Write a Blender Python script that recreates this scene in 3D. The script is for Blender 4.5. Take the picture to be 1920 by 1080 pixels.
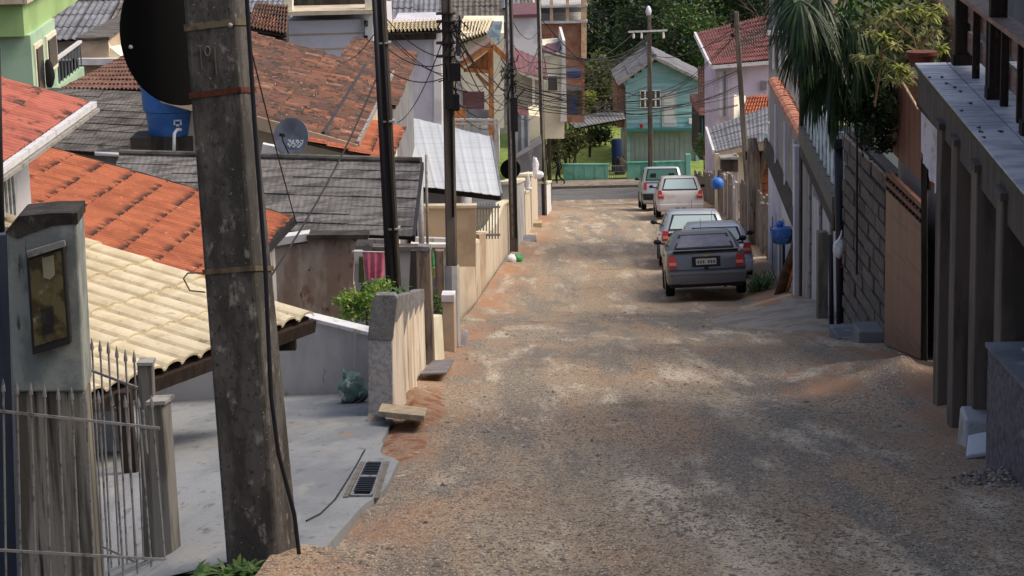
import bpy, bmesh, math, random
from mathutils import Vector as V, Matrix, noise

# ------------------------------------------------------------------ scene, camera, sky, sun
for o in list(bpy.data.objects):
    bpy.data.objects.remove(o, do_unlink=True)
S = bpy.context.scene
COL = S.collection
R = random.Random(7)
FPX, CAMZ = 4200.0, 21.0
PITCH, ROLL = math.atan(890 / 4200.0), 0.024
_r0, _f0, _u0 = V((1, 0, 0)), V((0, math.cos(PITCH), -math.sin(PITCH))), V((0, math.sin(PITCH), math.cos(PITCH)))
CR = _r0 * math.cos(ROLL) - _u0 * math.sin(ROLL)
CU = _r0 * math.sin(ROLL) + _u0 * math.cos(ROLL)
CAM = V((0, 0, CAMZ))
cd = bpy.data.cameras.new('camera')
cam = bpy.data.objects.new('camera', cd)
COL.objects.link(cam)
m3 = Matrix((CR, CU, -_f0)).transposed()
cam.matrix_world = Matrix.Translation(CAM) @ m3.to_4x4()
cd.sensor_width = 36
cd.lens = FPX / 1920 * 36
cd.clip_start = .1
cd.clip_end = 2000
S.camera = cam
SUN_EL, SUN_AZ = math.radians(52), math.radians(94)      # azimuth from +Y (down the street) towards +X (right)
w = bpy.data.worlds.new('World')
S.world = w
w.use_nodes = True
nt = w.node_tree
sky = nt.nodes.new('ShaderNodeTexSky')
sky.sky_type = 'NISHITA'
sky.sun_disc = False
sky.sun_elevation = SUN_EL
sky.sun_rotation = SUN_AZ
sky.air_density, sky.dust_density, sky.ozone_density = 1.0, 7.0, 1.0
nt.links.new(sky.outputs[0], nt.nodes['Background'].inputs[0])
nt.nodes['Background'].inputs[1].default_value = .15
sl = bpy.data.lights.new('sun', 'SUN')
sl.energy = .88
sl.angle = math.radians(26)
sl.color = (1, .92, .80)
so = bpy.data.objects.new('sun', sl)
COL.objects.link(so)
sd = V((math.sin(SUN_AZ) * math.cos(SUN_EL), math.cos(SUN_AZ) * math.cos(SUN_EL), math.sin(SUN_EL)))
so.rotation_euler = sd.to_track_quat('Z', 'Y').to_euler()
so.location = (30, 20, 60)
S.view_settings.view_transform = 'Standard'
S.view_settings.look = 'None'
S.view_settings.exposure = 0.44
S.view_settings.gamma = 1
S.view_settings.use_white_balance = True
S.view_settings.white_balance_temperature = 6700
S.view_settings.use_curve_mapping = False

# ------------------------------------------------------------------ helpers: places
def ray(px, py):
    return (CR * ((px - 960) / FPX) - CU * ((py - 540) / FPX) + _f0)
def P(px, py, Y):
    d = ray(px, py)
    return CAM + d * (Y / d.y)
def PZ(px, py, z):
    d = ray(px, py)
    return CAM + d * ((z - CAMZ) / d.z)
def lerp(nodes, y):
    if y <= nodes[0][0]: return nodes[0][1]
    for (a, b), (c, d) in zip(nodes, nodes[1:]):
        if y <= c: return b + (d - b) * (y - a) / (c - a)
    return nodes[-1][1]
_ZN = [(-30, 4), (0, -1.6), (10.5, -3.6), (20, -5.38), (27, -6.5), (42, -9.35), (45, -9.82), (57, -11.3), (79, -14.25), (85, -15.1), (100, -17.4), (113, -19.7), (118, -20.45), (125, -20.62), (160, -20.6), (400, -20.6)]
_XL = [(0, -1.0), (10, -.95), (16, -1.05), (20, -1.07), (27, -.75), (39, -.55), (45, -.45), (57, .15), (79, 1.15), (100, 1.8), (117, 2.3), (300, 6)]
_XR = [(0, 3.2), (15, 3.7), (20, 3.95), (30, 4.5), (45, 5.3), (60, 6.2), (85, 7.4), (117, 9), (300, 18)]
def zr(y):
    return CAMZ + sum(lerp(_ZN, y + k) for k in (-3, -1.5, 0, 1.5, 3)) / 5
def xl(y): return sum(lerp(_XL, y + k) for k in (-2, 0, 2)) / 3
def xr(y): return sum(lerp(_XR, y + k) for k in (-2, 0, 2)) / 3
def G(px, py, dz=0):
    "where the view ray meets the street"
    d = ray(px, py)
    a, b = 3.0, 300.0
    f = lambda y: (CAM + d * (y / d.y)).z - zr(y) - dz
    y = 5.0
    while y < 300 and f(y) > 0: y += .5
    a, b = y - .5, y
    for _ in range(30):
        m = (a + b) / 2
        if f(m) > 0: a = m
        else: b = m
    return P(px, py, (a + b) / 2)

# ------------------------------------------------------------------ helpers: materials
def C(r, g, b):
    f = lambda c: ((c / 255 + .055) / 1.055) ** 2.4 if c > 10 else c / 255 / 12.92
    r, g, b = f(r), f(g), f(b)
    l = .3 * r + .59 * g + .11 * b
    return tuple(l + (c - l) * .86 for c in (r, g, b)) + (1,)
M = {}
def mat(name, base, layers=(), edge=None, rough=.85, bump=None, var=0.0, metal=0.0, spec=.3, vstain=None, trans=0.0, hue=None, coat=0.0):
    """layers: (colour, scale or (sx,sy,sz), low, high[, detail]); vstain: (colour, v0, scale, low) lichen at a tile's lower end"""
    m = bpy.data.materials.new(name)
    m.use_nodes = True
    t = m.node_tree
    N, L = t.nodes, t.links
    b = N['Principled BSDF']
    b.inputs['Roughness'].default_value = rough
    b.inputs['Metallic'].default_value = metal
    b.inputs['Specular IOR Level'].default_value = spec
    if coat: b.inputs['Coat Weight'].default_value = coat
    geo = N.new('ShaderNodeNewGeometry')
    rgb = N.new('ShaderNodeRGB')
    rgb.outputs[0].default_value = base
    cur = rgb.outputs[0]
    def tex(scale, detail, off):
        mp = N.new('ShaderNodeMapping')
        mp.inputs['Location'].default_value = (off * 3.7, off * 1.3, off * 2.1)
        mp.inputs['Scale'].default_value = scale if isinstance(scale, tuple) else (scale,) * 3
        L.new(geo.outputs['Position'], mp.inputs[0])
        n = N.new('ShaderNodeTexNoise')
        n.inputs['Scale'].default_value = 1
        n.inputs['Detail'].default_value = detail
        n.inputs['Roughness'].default_value = .6
        L.new(mp.outputs[0], n.inputs[0])
        return n.outputs[0]
    def rng(src, lo, hi):
        r = N.new('ShaderNodeMapRange')
        r.interpolation_type = 'SMOOTHSTEP'
        r.inputs[1].default_value, r.inputs[2].default_value = lo, hi
        L.new(src, r.inputs[0])
        return r.outputs[0]
    def mix(a, bcol, fac):
        x = N.new('ShaderNodeMix')
        x.data_type = 'RGBA'
        L.new(a, x.inputs[6])
        if isinstance(bcol, tuple): x.inputs[7].default_value = bcol
        else: L.new(bcol, x.inputs[7])
        L.new(fac, x.inputs[0])
        return x.outputs[2]
    rnd = None
    if var or hue:
        oi = N.new('ShaderNodeObjectInfo')
        ad = N.new('ShaderNodeMath')
        ad.operation = 'ADD'
        L.new(oi.outputs['Random'], ad.inputs[0])
        L.new(geo.outputs['Random Per Island'], ad.inputs[1])
        fr = N.new('ShaderNodeMath')
        fr.operation = 'FRACT'
        L.new(ad.outputs[0], fr.inputs[0])
        rnd = fr.outputs[0]
    if hue:                                   # list of colours picked per piece
        cr = N.new('ShaderNodeValToRGB')
        cr.color_ramp.interpolation = 'LINEAR'
        el = cr.color_ramp.elements
        while len(el) < len(hue): el.new(.5)
        for k, c in enumerate(hue):
            el[k].position = k / (len(hue) - 1)
            el[k].color = c
        L.new(rnd, cr.inputs[0])
        cur = cr.outputs[0]
    for k, ly in enumerate(layers):
        col, sc, lo, hi = ly[:4]
        cur = mix(cur, col, rng(tex(sc, ly[4] if len(ly) > 4 else 5, k + 1), lo, hi))
    if edge:                                  # earth spilled along the street sides
        at = N.new('ShaderNodeAttribute')
        at.attribute_name = 'edge'
        mu = N.new('ShaderNodeMath')
        mu.operation = 'MULTIPLY'
        L.new(at.outputs['Fac'], mu.inputs[0])
        L.new(rng(tex(edge[1], 8, 7), edge[2], edge[3]), mu.inputs[1])
        cur = mix(cur, edge[0], mu.outputs[0])
    if vstain:
        uv = N.new('ShaderNodeUVMap')
        sx = N.new('ShaderNodeSeparateXYZ')
        L.new(uv.outputs[0], sx.inputs[0])
        a = rng(sx.outputs[1], vstain[1], 1.0)
        c = rng(tex(vstain[2], 4, 9), vstain[3], vstain[3] + .08)
        mu = N.new('ShaderNodeMath')
        mu.operation = 'MULTIPLY'
        L.new(a, mu.inputs[0])
        L.new(c, mu.inputs[1])
        cur = mix(cur, vstain[0], mu.outputs[0])
    if var:
        hs = N.new('ShaderNodeHueSaturation')
        r = N.new('ShaderNodeMapRange')
        r.inputs[3].default_value, r.inputs[4].default_value = 1 - var, 1 + var
        L.new(rnd, r.inputs[0])
        L.new(r.outputs[0], hs.inputs['Value'])
        L.new(cur, hs.inputs['Color'])
        cur = hs.outputs[0]
    L.new(cur, b.inputs['Base Color'])
    if bump:
        bp = N.new('ShaderNodeBump')
        bp.inputs['Strength'].default_value = bump[0]
        bp.inputs['Distance'].default_value = bump[2] if len(bump) > 2 else .02
        L.new(tex(bump[1], 6, 5), bp.inputs['Height'])
        L.new(bp.outputs[0], b.inputs['Normal'])
    if trans:                                 # leaf: light passes through
        tr = N.new('ShaderNodeBsdfTranslucent')
        L.new(cur, tr.inputs[0])
        ms = N.new('ShaderNodeMixShader')
        ms.inputs[0].default_value = trans
        L.new(b.outputs[0], ms.inputs[1])
        L.new(tr.outputs[0], ms.inputs[2])
        L.new(ms.outputs[0], N['Material Output'].inputs[0])
    M[name] = m
    return m

# ------------------------------------------------------------------ helpers: meshes and objects
def thing(name, label, cat, loc, group=None):
    o = bpy.data.objects.new(name, None)
    o.empty_display_size = .2
    COL.objects.link(o)
    o.location = loc
    return tag(o, label, cat, group, 'thing')
def tag(o, label, cat=None, group=None, kind=None):
    o['label'] = label
    if cat: o['category'] = cat
    if group: o['group'] = group
    if kind: o['kind'] = kind
    return o
def origin(o):
    p = V((0, 0, 0))
    while o is not None:
        p = p + o.location
        o = o.parent
    return p
Z = V((0, 0, 1))
class MB:
    def __init__(s):
        s.v, s.f, s.uv = [], [], []
    def add(s, vs, fs):
        n = len(s.v)
        s.v += [V(p) for p in vs]
        s.f += [tuple(i + n for i in f) for f in fs]
        return s
    def quad(s, *p): return s.add(p, [tuple(range(len(p)))])
    def hexa(s, p):
        return s.add(p, [(3, 2, 1, 0), (4, 5, 6, 7), (0, 1, 5, 4), (1, 2, 6, 5), (2, 3, 7, 6), (3, 0, 4, 7)])
    def box(s, c, size, ax=None):
        c = V(c)
        x, y, z = (ax or (V((1, 0, 0)), V((0, 1, 0)), Z))
        a, b, d = x * size[0] / 2, y * size[1] / 2, z * size[2] / 2
        return s.hexa([c - a - b - d, c + a - b - d, c + a + b - d, c - a + b - d, c - a - b + d, c + a - b + d, c + a + b + d, c - a + b + d])
    def slab(s, pts, off):
        pts = [V(p) for p in pts]
        n = len(pts)
        off = V(off)
        return s.add(pts + [p + off for p in pts], [tuple(range(n))[::-1], tuple(range(n, 2 * n))] + [(i, (i + 1) % n, n + (i + 1) % n, n + i) for i in range(n)])
    def beam(s, a, b, wd, ht, up=Z):
        a, b = V(a), V(b)
        d = (b - a)
        l = d.length
        d = d / l
        x = d.cross(up).normalized()
        z = x.cross(d)
        return s.box((a + b) / 2, (wd, l, ht), (x, d, z))
    def wall(s, a, b, z0, z1, t, z0b=None, z1b=None):
        "upright wall between plan points a and b"
        a, b = V((a[0], a[1], 0)), V((b[0], b[1], 0))
        n = (b - a).cross(Z).normalized() * t / 2
        z0b = z0 if z0b is None else z0b
        z1b = z1 if z1b is None else z1b
        f = lambda p, z: V((p.x, p.y, z))
        return s.hexa([f(a - n, z0), f(b - n, z0b), f(b + n, z0b), f(a + n, z0), f(a - n, z1), f(b - n, z1b), f(b + n, z1b), f(a + n, z1)])
    def tube(s, pts, r, n=6, cap=True):
        pts = [V(p) for p in pts]
        rs = r if isinstance(r, (list, tuple)) else [r] * len(pts)
        base = len(s.v)
        prev = None
        for k, p in enumerate(pts):
            d = (pts[min(k + 1, len(pts) - 1)] - pts[max(k - 1, 0)]).normalized()
            if prev is None:
                x = d.cross(Z if abs(d.z) < .9 else V((1, 0, 0))).normalized()
            else:
                x = (prev - d * prev.dot(d)).normalized()
            prev = x
            y = d.cross(x)
            for j in range(n):
                a = 2 * math.pi * j / n
                s.v.append(p + (x * math.cos(a) + y * math.sin(a)) * rs[k])
        for k in range(len(pts) - 1):
            for j in range(n):
                s.f.append((base + k * n + j, base + k * n + (j + 1) % n, base + (k + 1) * n + (j + 1) % n, base + (k + 1) * n + j))
        if cap:
            s.f.append(tuple(base + j for j in range(n))[::-1])
            s.f.append(tuple(base + (len(pts) - 1) * n + j for j in range(n)))
        return s
    def lathe(s, c, prof, n=20, ax=None):
        "prof: (radius, height) pairs"
        c = V(c)
        x, y, z = (ax or (V((1, 0, 0)), V((0, 1, 0)), Z))
        base = len(s.v)
        for r, h in prof:
            for j in range(n):
                a = 2 * math.pi * j / n
                s.v.append(c + x * (r * math.cos(a)) + y * (r * math.sin(a)) + z * h)
        for k in range(len(prof) - 1):
            for j in range(n):
                s.f.append((base + k * n + j, base + k * n + (j + 1) % n, base + (k + 1) * n + (j + 1) % n, base + (k + 1) * n + j))
        s.f.append(tuple(base + j for j in range(n))[::-1])
        s.f.append(tuple(base + (len(prof) - 1) * n + j for j in range(n)))
        return s
    def blob(s, c, rad, sub=2, amp=.15, fr=3.0, seed=0, flat=None):
        bm = bmesh.new()
        bmesh.ops.create_icosphere(bm, subdivisions=sub, radius=1)
        n = len(s.v)
        for v in bm.verts:
            p = v.co.copy()
            k = 1 + amp * noise.noise(p * fr + V((seed * 7.1, seed * 3.3, seed)))
            q = V((p.x * rad[0] * k, p.y * rad[1] * k, p.z * rad[2] * k))
            if flat is not None and q.z < flat: q.z = flat
            s.v.append(V(c) + q)
        for f in bm.faces: s.f.append(tuple(n + v.index for v in f.verts))
        bm.free()
        return s
    def mesh(s, name, mt, off=V((0, 0, 0)), smooth=False, fix=True):
        me = bpy.data.meshes.new(name)
        me.from_pydata([tuple(p - off) for p in s.v], [], s.f)
        if s.uv and len(s.uv) == len(s.v):
            ul = me.uv_layers.new(name='UVMap')
            for lp in me.loops: ul.data[lp.index].uv = s.uv[lp.vertex_index]
        if fix:
            bm = bmesh.new()
            bm.from_mesh(me)
            bmesh.ops.recalc_face_normals(bm, faces=bm.faces)
            bm.to_mesh(me)
            bm.free()
        if smooth: me.polygons.foreach_set('use_smooth', [True] * len(me.polygons))
        if mt: me.materials.append(M[mt] if isinstance(mt, str) else mt)
        return me
    def build(s, name, mt, parent=None, smooth=False, bevel=0, fix=True, kind=None, label=None):
        if parent is not None: off = origin(parent)
        else:
            off = V((sum(p.x for p in s.v) / len(s.v), sum(p.y for p in s.v) / len(s.v), min(p.z for p in s.v)))
        me = s.mesh(name, mt, off, smooth, fix)
        o = bpy.data.objects.new(name, me)
        COL.objects.link(o)
        if parent is not None: o.parent = parent
        else: o.location = off
        if bevel:
            bv = o.modifiers.new('bevel', 'BEVEL')
            bv.width = bevel
            bv.segments = 2
            bv.limit_method = 'ANGLE'
        if smooth == 'auto':
            for p in me.polygons: p.use_smooth = True
            me.set_sharp_from_angle(angle=math.radians(35))
        if kind: o['kind'] = kind
        if label: o['label'] = label
        return o
def single(mb, name, mt, label, cat, group=None, smooth=False, bevel=0, kind=None, fix=True):
    return tag(mb.build(name, mt, None, smooth, bevel, fix), label, cat, group, kind or 'thing')
def struct(mb, name, mt, smooth=False):
    o = mb.build(name, mt, None, smooth)
    o['kind'] = 'structure'
    return o
def place(me, name, loc, parent):
    "another object on shared mesh data, as a child"
    o = bpy.data.objects.new(name, me)
    COL.objects.link(o)
    o.parent = parent
    o.location = V(loc) - origin(parent)
    return o

# ------------------------------------------------------------------ helpers: roofs and leaves
def tiled(parent, E0, E1, R1, R0, nc, nr, amp, mt, deck='deck', flat=.3, lift=.45, lip=.018, most=300, jit=.006, th=.05, seg=6, shape=.8):
    "tiles in columns from ridge R0-R1 down to eave E0-E1"
    n = (E1 - E0).cross(R0 - E0).normalized()
    if n.z < 0: n = -n
    rf = MB().slab([p - n * .012 for p in (E0, E1, R1, R0)], -n * th).build('roof', deck, parent)
    du, dv = (E1 - E0) / nc, (E0 - R0) / nr
    tm = MB()
    us = [0, flat] + [flat + (1 - flat) * k / seg for k in range(1, seg + 1)]
    for e, v in enumerate((0, 1.07)):
        for u in us:
            h = amp * math.sin(math.pi * max(0, u - flat) / (1 - flat)) ** shape
            tm.v.append(du * u + dv * v + n * (h + amp * lift * v))
            tm.uv.append((u, v / 1.07))
    k = len(us)
    for i in range(k - 1): tm.f.append((i, i + 1, k + i + 1, k + i))
    for i in range(k):
        tm.v.append(tm.v[k + i] - n * lip)
        tm.uv.append((us[i], 1))
    for i in range(k - 1): tm.f.append((k + i, k + i + 1, 2 * k + i + 1, 2 * k + i))
    me = tm.mesh('tile', mt, fix=False)
    rr = random.Random(nc * 31 + nr)
    cells = [(i, j) for i in range(nc) for j in range(nr)]
    pos = {c: R0 + (R1 - R0) * (c[0] / nc) * (1 - c[1] / nr) + (E1 - E0) * (c[0] / nc) * (c[1] / nr) + dv * c[1] + V((0, 0, rr.uniform(0, jit))) + dv.normalized() * rr.uniform(-jit, jit) * 2 for c in cells}
    cells.sort(key=lambda c: (pos[c] - CAM).length)
    for c in cells[:most]: place(me, 'tile', pos[c], rf)
    if len(cells) > most:
        rest = MB()
        for c in cells[most:]:
            rest.add([p + pos[c] for p in tm.v], tm.f)
            rest.uv += tm.uv
        rest.build('tiles', mt, rf, fix=False, kind='stuff')
    return rf
def sheeted(parent, E0, E1, R1, R0, nr, pitch, amp, mt, ns=1, th=.012, kind='sine', name='roof_sheet', sag=.01):
    "corrugated sheets in nr rows and ns columns"
    n = (E1 - E0).cross(R0 - E0).normalized()
    if n.z < 0: n = -n
    rf = MB().slab([p - n * .03 for p in (E0, E1, R1, R0)], -n * .05).build('roof', 'deck', parent)
    rr = random.Random(int(abs(E0.x * 97)) + nr)
    for j in range(nr):
        a, b = j / nr, min((j + 1) / nr + .02, 1.02)
        for s_ in range(ns):
            u0, u1 = s_ / ns, (s_ + 1) / ns
            L0 = (E1 - E0).length * (u1 - u0)
            cnt = max(2, int(L0 / pitch * 4))
            mb = MB()
            off = rr.uniform(-sag, sag)
            for e, v in ((0, a), (1, b)):
                for i in range(cnt + 1):
                    u = u0 + (u1 - u0) * i / cnt
                    top, bot = R0.lerp(R1, u), E0.lerp(E1, u)
                    ph = i % 4
                    h = amp * (0, 1, 0, -1)[ph] if kind == 'sine' else amp * (0, 0, 0, 2)[ph]
                    mb.v.append(top.lerp(bot, v) + n * (h + e * (amp * .9 + .010) + off * e))
            k = cnt + 1
            mb.v += [p - n * th for p in mb.v[k:2 * k]]
            mb.f = [(i, i + 1, k + i + 1, k + i) for i in range(cnt)] + [(k + i, k + i + 1, 2 * k + i + 1, 2 * k + i) for i in range(cnt)]
            mb.build(name, mt, rf, fix=False)
    return rf
def leafy(mb, c, rad, n, size, rng, clumps=14, spread=.25, asp=.45, droop=0.0):
    "leaf faces in clumps through an ellipsoid"
    c = V(c)
    cs = []
    for _ in range(clumps):
        d = V((rng.gauss(0, 1), rng.gauss(0, 1), rng.gauss(0, 1))).normalized() * rng.uniform(.35, .95)
        cs.append((d, rng.uniform(.6, 1.3)))
    for _ in range(n):
        d, k = rng.choice(cs)
        q = d + V((rng.gauss(0, spread), rng.gauss(0, spread), rng.gauss(0, spread * .8))) * k * .8
        p = c + V((q.x * rad[0], q.y * rad[1], q.z * rad[2]))
        a = V((rng.gauss(0, 1), rng.gauss(0, 1), rng.gauss(0, .7) - droop)).normalized()
        b = a.cross(V((rng.gauss(0, 1), rng.gauss(0, 1), rng.gauss(0, 1)))).normalized()
        l = size * rng.uniform(.6, 1.4)
        mb.quad(p, p + a * l * .45 + b * l * asp * .5, p + a * l, p + a * l * .55 - b * l * asp * .5)
    return mb
def blade(mb, base, d, length, wd, droop, seg=4, side=None):
    "a long leaf bending down"
    d = d.normalized()
    sd_ = side or d.cross(Z).normalized()
    if sd_.length < .1: sd_ = V((1, 0, 0))
    pts = []
    p = V(base)
    for k in range(seg + 1):
        t = k / seg
        wk = wd * (math.sin(math.pi * min(1, .15 + t * .85)) ** .7 if t < 1 else 0.02)
        pts.append((p - sd_ * wk / 2, p + sd_ * wk / 2))
        d = (d + V((0, 0, -droop / seg))).normalized()
        p = p + d * length / seg
    n = len(mb.v)
    for a, b in pts: mb.v += [a, b]
    for k in range(seg): mb.f.append((n + 2 * k, n + 2 * k + 1, n + 2 * k + 3, n + 2 * k + 2))
def tree(name, label, base, h, rad, n, leaf, rng, mt='leaf_dark', group=None, trunk=.18, low=.3, clumps=26, cat='tree'):
    t = thing(name, label, cat, base, group)
    base = V(base)
    cz = h * (low + (1 - low) / 2)
    tb = MB()
    top = base + V((rng.uniform(-.1, .1) * h, rng.uniform(-.1, .1) * h, h * .8))
    tb.tube([base, base.lerp(top, .3) + V((.05, 0, 0)), base.lerp(top, .6), top], [trunk, trunk * .8, trunk * .5, trunk * .15], 7)
    for k in range(7):
        a = rng.uniform(0, 6.28)
        s0 = base.lerp(top, rng.uniform(.25, .7))
        e = s0 + V((math.cos(a) * rad[0] * .7, math.sin(a) * rad[1] * .7, h * rng.uniform(.1, .3)))
        tb.tube([s0, s0.lerp(e, .5) + V((0, 0, h * .04)), e], [trunk * .4, trunk * .25, trunk * .08], 5)
    tb.build('trunk', 'bark', t, smooth=True)
    leafy(MB(), (0, 0, 0), rad, 0, 1, rng)
    cb = leafy(MB(), base + V((0, 0, cz)), (rad[0], rad[1], h * (1 - low) / 2), n, leaf, rng, clumps)
    cb.build('crown', mt, t, fix=False)
    return t
# ------------------------------------------------------------------ materials
mat('deck', C(58, 46, 38), [(C(40, 32, 28), 3, .45, .6)])
mat('asphalt', C(112, 112, 114), [(C(92, 92, 94), (.6, 3, 1), .45, .6), (C(130, 126, 120), 6, .6, .75)], bump=(.3, 40))
mat('soil', C(120, 98, 72), [(C(96, 84, 64), .8, .4, .6), (C(84, 96, 50), .3, .55, .62)], bump=(.4, 8))
mat('grass', C(128, 148, 58), [(C(104, 128, 48), 2, .4, .6), (C(130, 128, 60), 5, .6, .75)], bump=(.5, 12, .1))
mat('concrete_drive', C(138, 143, 147), [(C(118, 124, 130), (1.6, .5, 1), .4, .6), (C(144, 146, 144), (2.6, .8, 1), .52, .7), (C(98, 102, 104), (9, 3, 1), .58, .70), (C(140, 124, 104), (2.2, .8, 1), .64, .74), (C(86, 88, 88), 26, .62, .70)], bump=(.3, 40))
mat('concrete_pole', C(90, 88, 85), [(C(62, 60, 58), (9, 9, 3), .40, .6), (C(140, 138, 132), (18, 18, 9), .58, .72), (C(52, 50, 48), (40, 40, 26), .52, .7), (C(70, 72, 56), (6, 6, 1.4), .62, .75), (C(168, 166, 160), (60, 60, 60), .66, .72)], bump=(.4, (90, 90, 60), .008))
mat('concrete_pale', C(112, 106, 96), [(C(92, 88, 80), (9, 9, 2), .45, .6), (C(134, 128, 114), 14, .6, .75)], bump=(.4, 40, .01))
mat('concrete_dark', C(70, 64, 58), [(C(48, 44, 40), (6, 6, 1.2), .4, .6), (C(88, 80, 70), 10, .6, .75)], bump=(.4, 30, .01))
mat('far_pole', C(112, 102, 92), [(C(80, 73, 66), (5, 5, .6), .42, .6), (C(96, 90, 82), (8, 8, 2), .58, .72)], bump=(.3, 30))
mat('far_pole_dark', C(74, 68, 63), [(C(52, 48, 45), (5, 5, .6), .42, .6)], bump=(.3, 30))
mat('meter_wall', C(148, 154, 148), [(C(116, 124, 122), (5, 5, 3), .42, .6), (C(120, 124, 116), (14, 14, 4), .58, .74), (C(62, 66, 62), (20, 20, 3), .62, .72)], bump=(.3, 50, .01))
mat('meter_base', C(136, 132, 122), [(C(82, 77, 69), (9, 9, .5), .44, .56), (C(124, 118, 102), (12, 12, 1.2), .58, .7), (C(44, 40, 34), (16, 16, .7), .6, .68)], bump=(.4, 40, .01))
mat('meter_cap', C(60, 56, 52), [(C(40, 38, 36), 9, .4, .6), (C(88, 84, 76), 20, .6, .7)], bump=(.5, 50, .01))
mat('blue_grey', C(62, 70, 84), [(C(48, 56, 70), (4, 4, .8), .4, .6)])
mat('metal_grey', C(150, 150, 152), [(C(110, 108, 106), 20, .5, .65), (C(120, 84, 58), 14, .68, .74)], rough=.45, metal=.5)
mat('metal_dark', C(52, 52, 56), [(C(80, 70, 60), 12, .6, .7)], rough=.5, metal=.4)
mat('meter_glass', C(104, 94, 60), [(C(64, 56, 38), 9, .45, .6), (C(130, 128, 108), 14, .6, .72)], rough=.25, spec=.5)
mat('dial', C(150, 146, 116), rough=.4)
mat('post_grey', C(120, 118, 114), [(C(90, 88, 84), (16, 16, 1.5), .45, .6), (C(112, 106, 72), (9, 9, 1), .62, .72)], bump=(.3, (60, 60, 6), .01))
mat('wood_dark', C(52, 38, 30), [(C(34, 26, 22), (20, 20, 4), .45, .6), (C(76, 58, 46), (30, 30, 8), .6, .7)], bump=(.3, 50, .01))
mat('wood_brown', C(142, 112, 100), [(C(116, 88, 78), (20, 4, 20), .45, .6), (C(130, 110, 100), (30, 8, 30), .6, .7)], bump=(.3, 50, .01), rough=.6)
mat('wood_orange', C(176, 112, 46), [(C(140, 84, 34), (8, 8, 2), .45, .6)], rough=.6)
mat('cream_tile', C(208, 196, 164), [(C(194, 180, 146), 5, .42, .62), (C(172, 160, 132), 20, .58, .70), (C(150, 142, 124), (3, 9, 3), .64, .72)], rough=.55, var=.05, bump=(.15, 60, .01))
mat('orange_tile', C(170, 92, 54), [(C(150, 78, 45), 3, .42, .6), (C(192, 118, 80), 14, .6, .72)], rough=.8, var=.10, vstain=(C(58, 40, 36), .70, (4, 6, 4), .44), bump=(.2, 60, .01))
mat('red_tile', C(174, 94, 76), [(C(154, 80, 64), 3, .42, .6), (C(84, 60, 52), (5, 5, 5), .57, .66)], rough=.8, var=.07, vstain=(C(70, 50, 44), .45, 3, .54), bump=(.2, 60, .01))
mat('old_tile', C(140, 84, 60), [(C(88, 64, 54), 1.1, .42, .60), (C(60, 51, 47), 6, .50, .62), (C(182, 122, 92), 9, .62, .70)], hue=[C(168, 104, 74), C(108, 72, 55), C(142, 86, 60), C(84, 62, 52), C(122, 78, 57), C(72, 56, 50), C(134, 92, 70)], rough=.85, var=.22, bump=(.25, 50, .01))
mat('brown_tile', C(110, 78, 66), [(C(90, 58, 50), 2, .45, .6), (C(70, 52, 48), 6, .58, .7)], hue=[C(120, 82, 68), C(98, 70, 60), C(112, 84, 72)], rough=.85, var=.1)
mat('pink_tile', C(164, 110, 102), [(C(148, 94, 88), 1.2, .45, .6), (C(190, 112, 98), 3, .6, .7)], rough=.8, var=.07)
mat('coping_tile', C(180, 118, 88), [(C(160, 92, 66), 6, .45, .6), (C(120, 80, 62), 16, .58, .7)], rough=.8, var=.14)
mat('fibre_cement', C(112, 110, 108), [(C(76, 74, 75), (1.5, 6, 6), .42, .6), (C(122, 120, 118), (9, 3, 3), .58, .72), (C(58, 55, 54), (3, 14, 14), .6, .7)], bump=(.5, (60, 20, 20), .015), var=.1)
mat('fibre_cement_old', C(108, 104, 98), [(C(70, 66, 63), (1.5, 5, 5), .42, .6), (C(116, 110, 104), (8, 4, 4), .58, .72), (C(60, 60, 46), 3, .62, .7)], bump=(.5, 40, .015), var=.1)
mat('fibre_cement_blue', C(116, 120, 128), [(C(96, 98, 106), (1, 2, 2), .42, .6), (C(136, 138, 142), 4, .6, .72)], var=.05)
mat('white_metal', C(190, 198, 206), [(C(174, 182, 190), (.4, 5, 1), .45, .65)], rough=.45, var=.03)
mat('maroon_metal', C(112, 70, 76), [(C(98, 60, 66), 1, .42, .6)], rough=.6, var=.05)
mat('grey_metal', C(120, 126, 134), [(C(98, 102, 108), (1, 1, 1), .45, .6)], rough=.5, var=.05)
mat('gutter_white', C(206, 208, 212), [(C(176, 178, 182), 8, .5, .65)], rough=.5)
mat('gutter_grey', C(150, 148, 144), [(C(110, 106, 102), 10, .5, .65)], rough=.5)
mat('white_wall', C(212, 212, 214), [(C(190, 190, 194), 1.2, .45, .62), (C(160, 158, 156), (3, 3, .8), .62, .74)], bump=(.1, 40, .01))
mat('lavender_wall', C(196, 196, 208), [(C(180, 180, 194), .8, .45, .62), (C(164, 162, 172), (3, 3, .5), .62, .74)])  # this tint also paints shade on a white house front
mat('pink_wall', C(214, 202, 222), [(C(198, 186, 208), .8, .45, .62), (C(176, 164, 186), (3, 3, .5), .62, .74)])
mat('cream_wall', C(222, 216, 190), [(C(204, 198, 172), .8, .45, .62), (C(180, 174, 152), (3, 3, .5), .62, .74)])
mat('weathered_wall', C(150, 148, 150), [(C(122, 120, 124), (2.5, 2.5, .5), .42, .6), (C(172, 168, 166), (4, 4, 1.2), .56, .70), (C(92, 88, 86), (7, 7, .8), .58, .68), (C(128, 108, 92), (3, 3, 1.6), .62, .72)], bump=(.25, 30, .01))
mat('beige_wall', C(184, 162, 136), [(C(164, 142, 118), 1, .45, .62), (C(146, 126, 106), (4, 4, .8), .6, .72)], bump=(.1, 30, .01))
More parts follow.
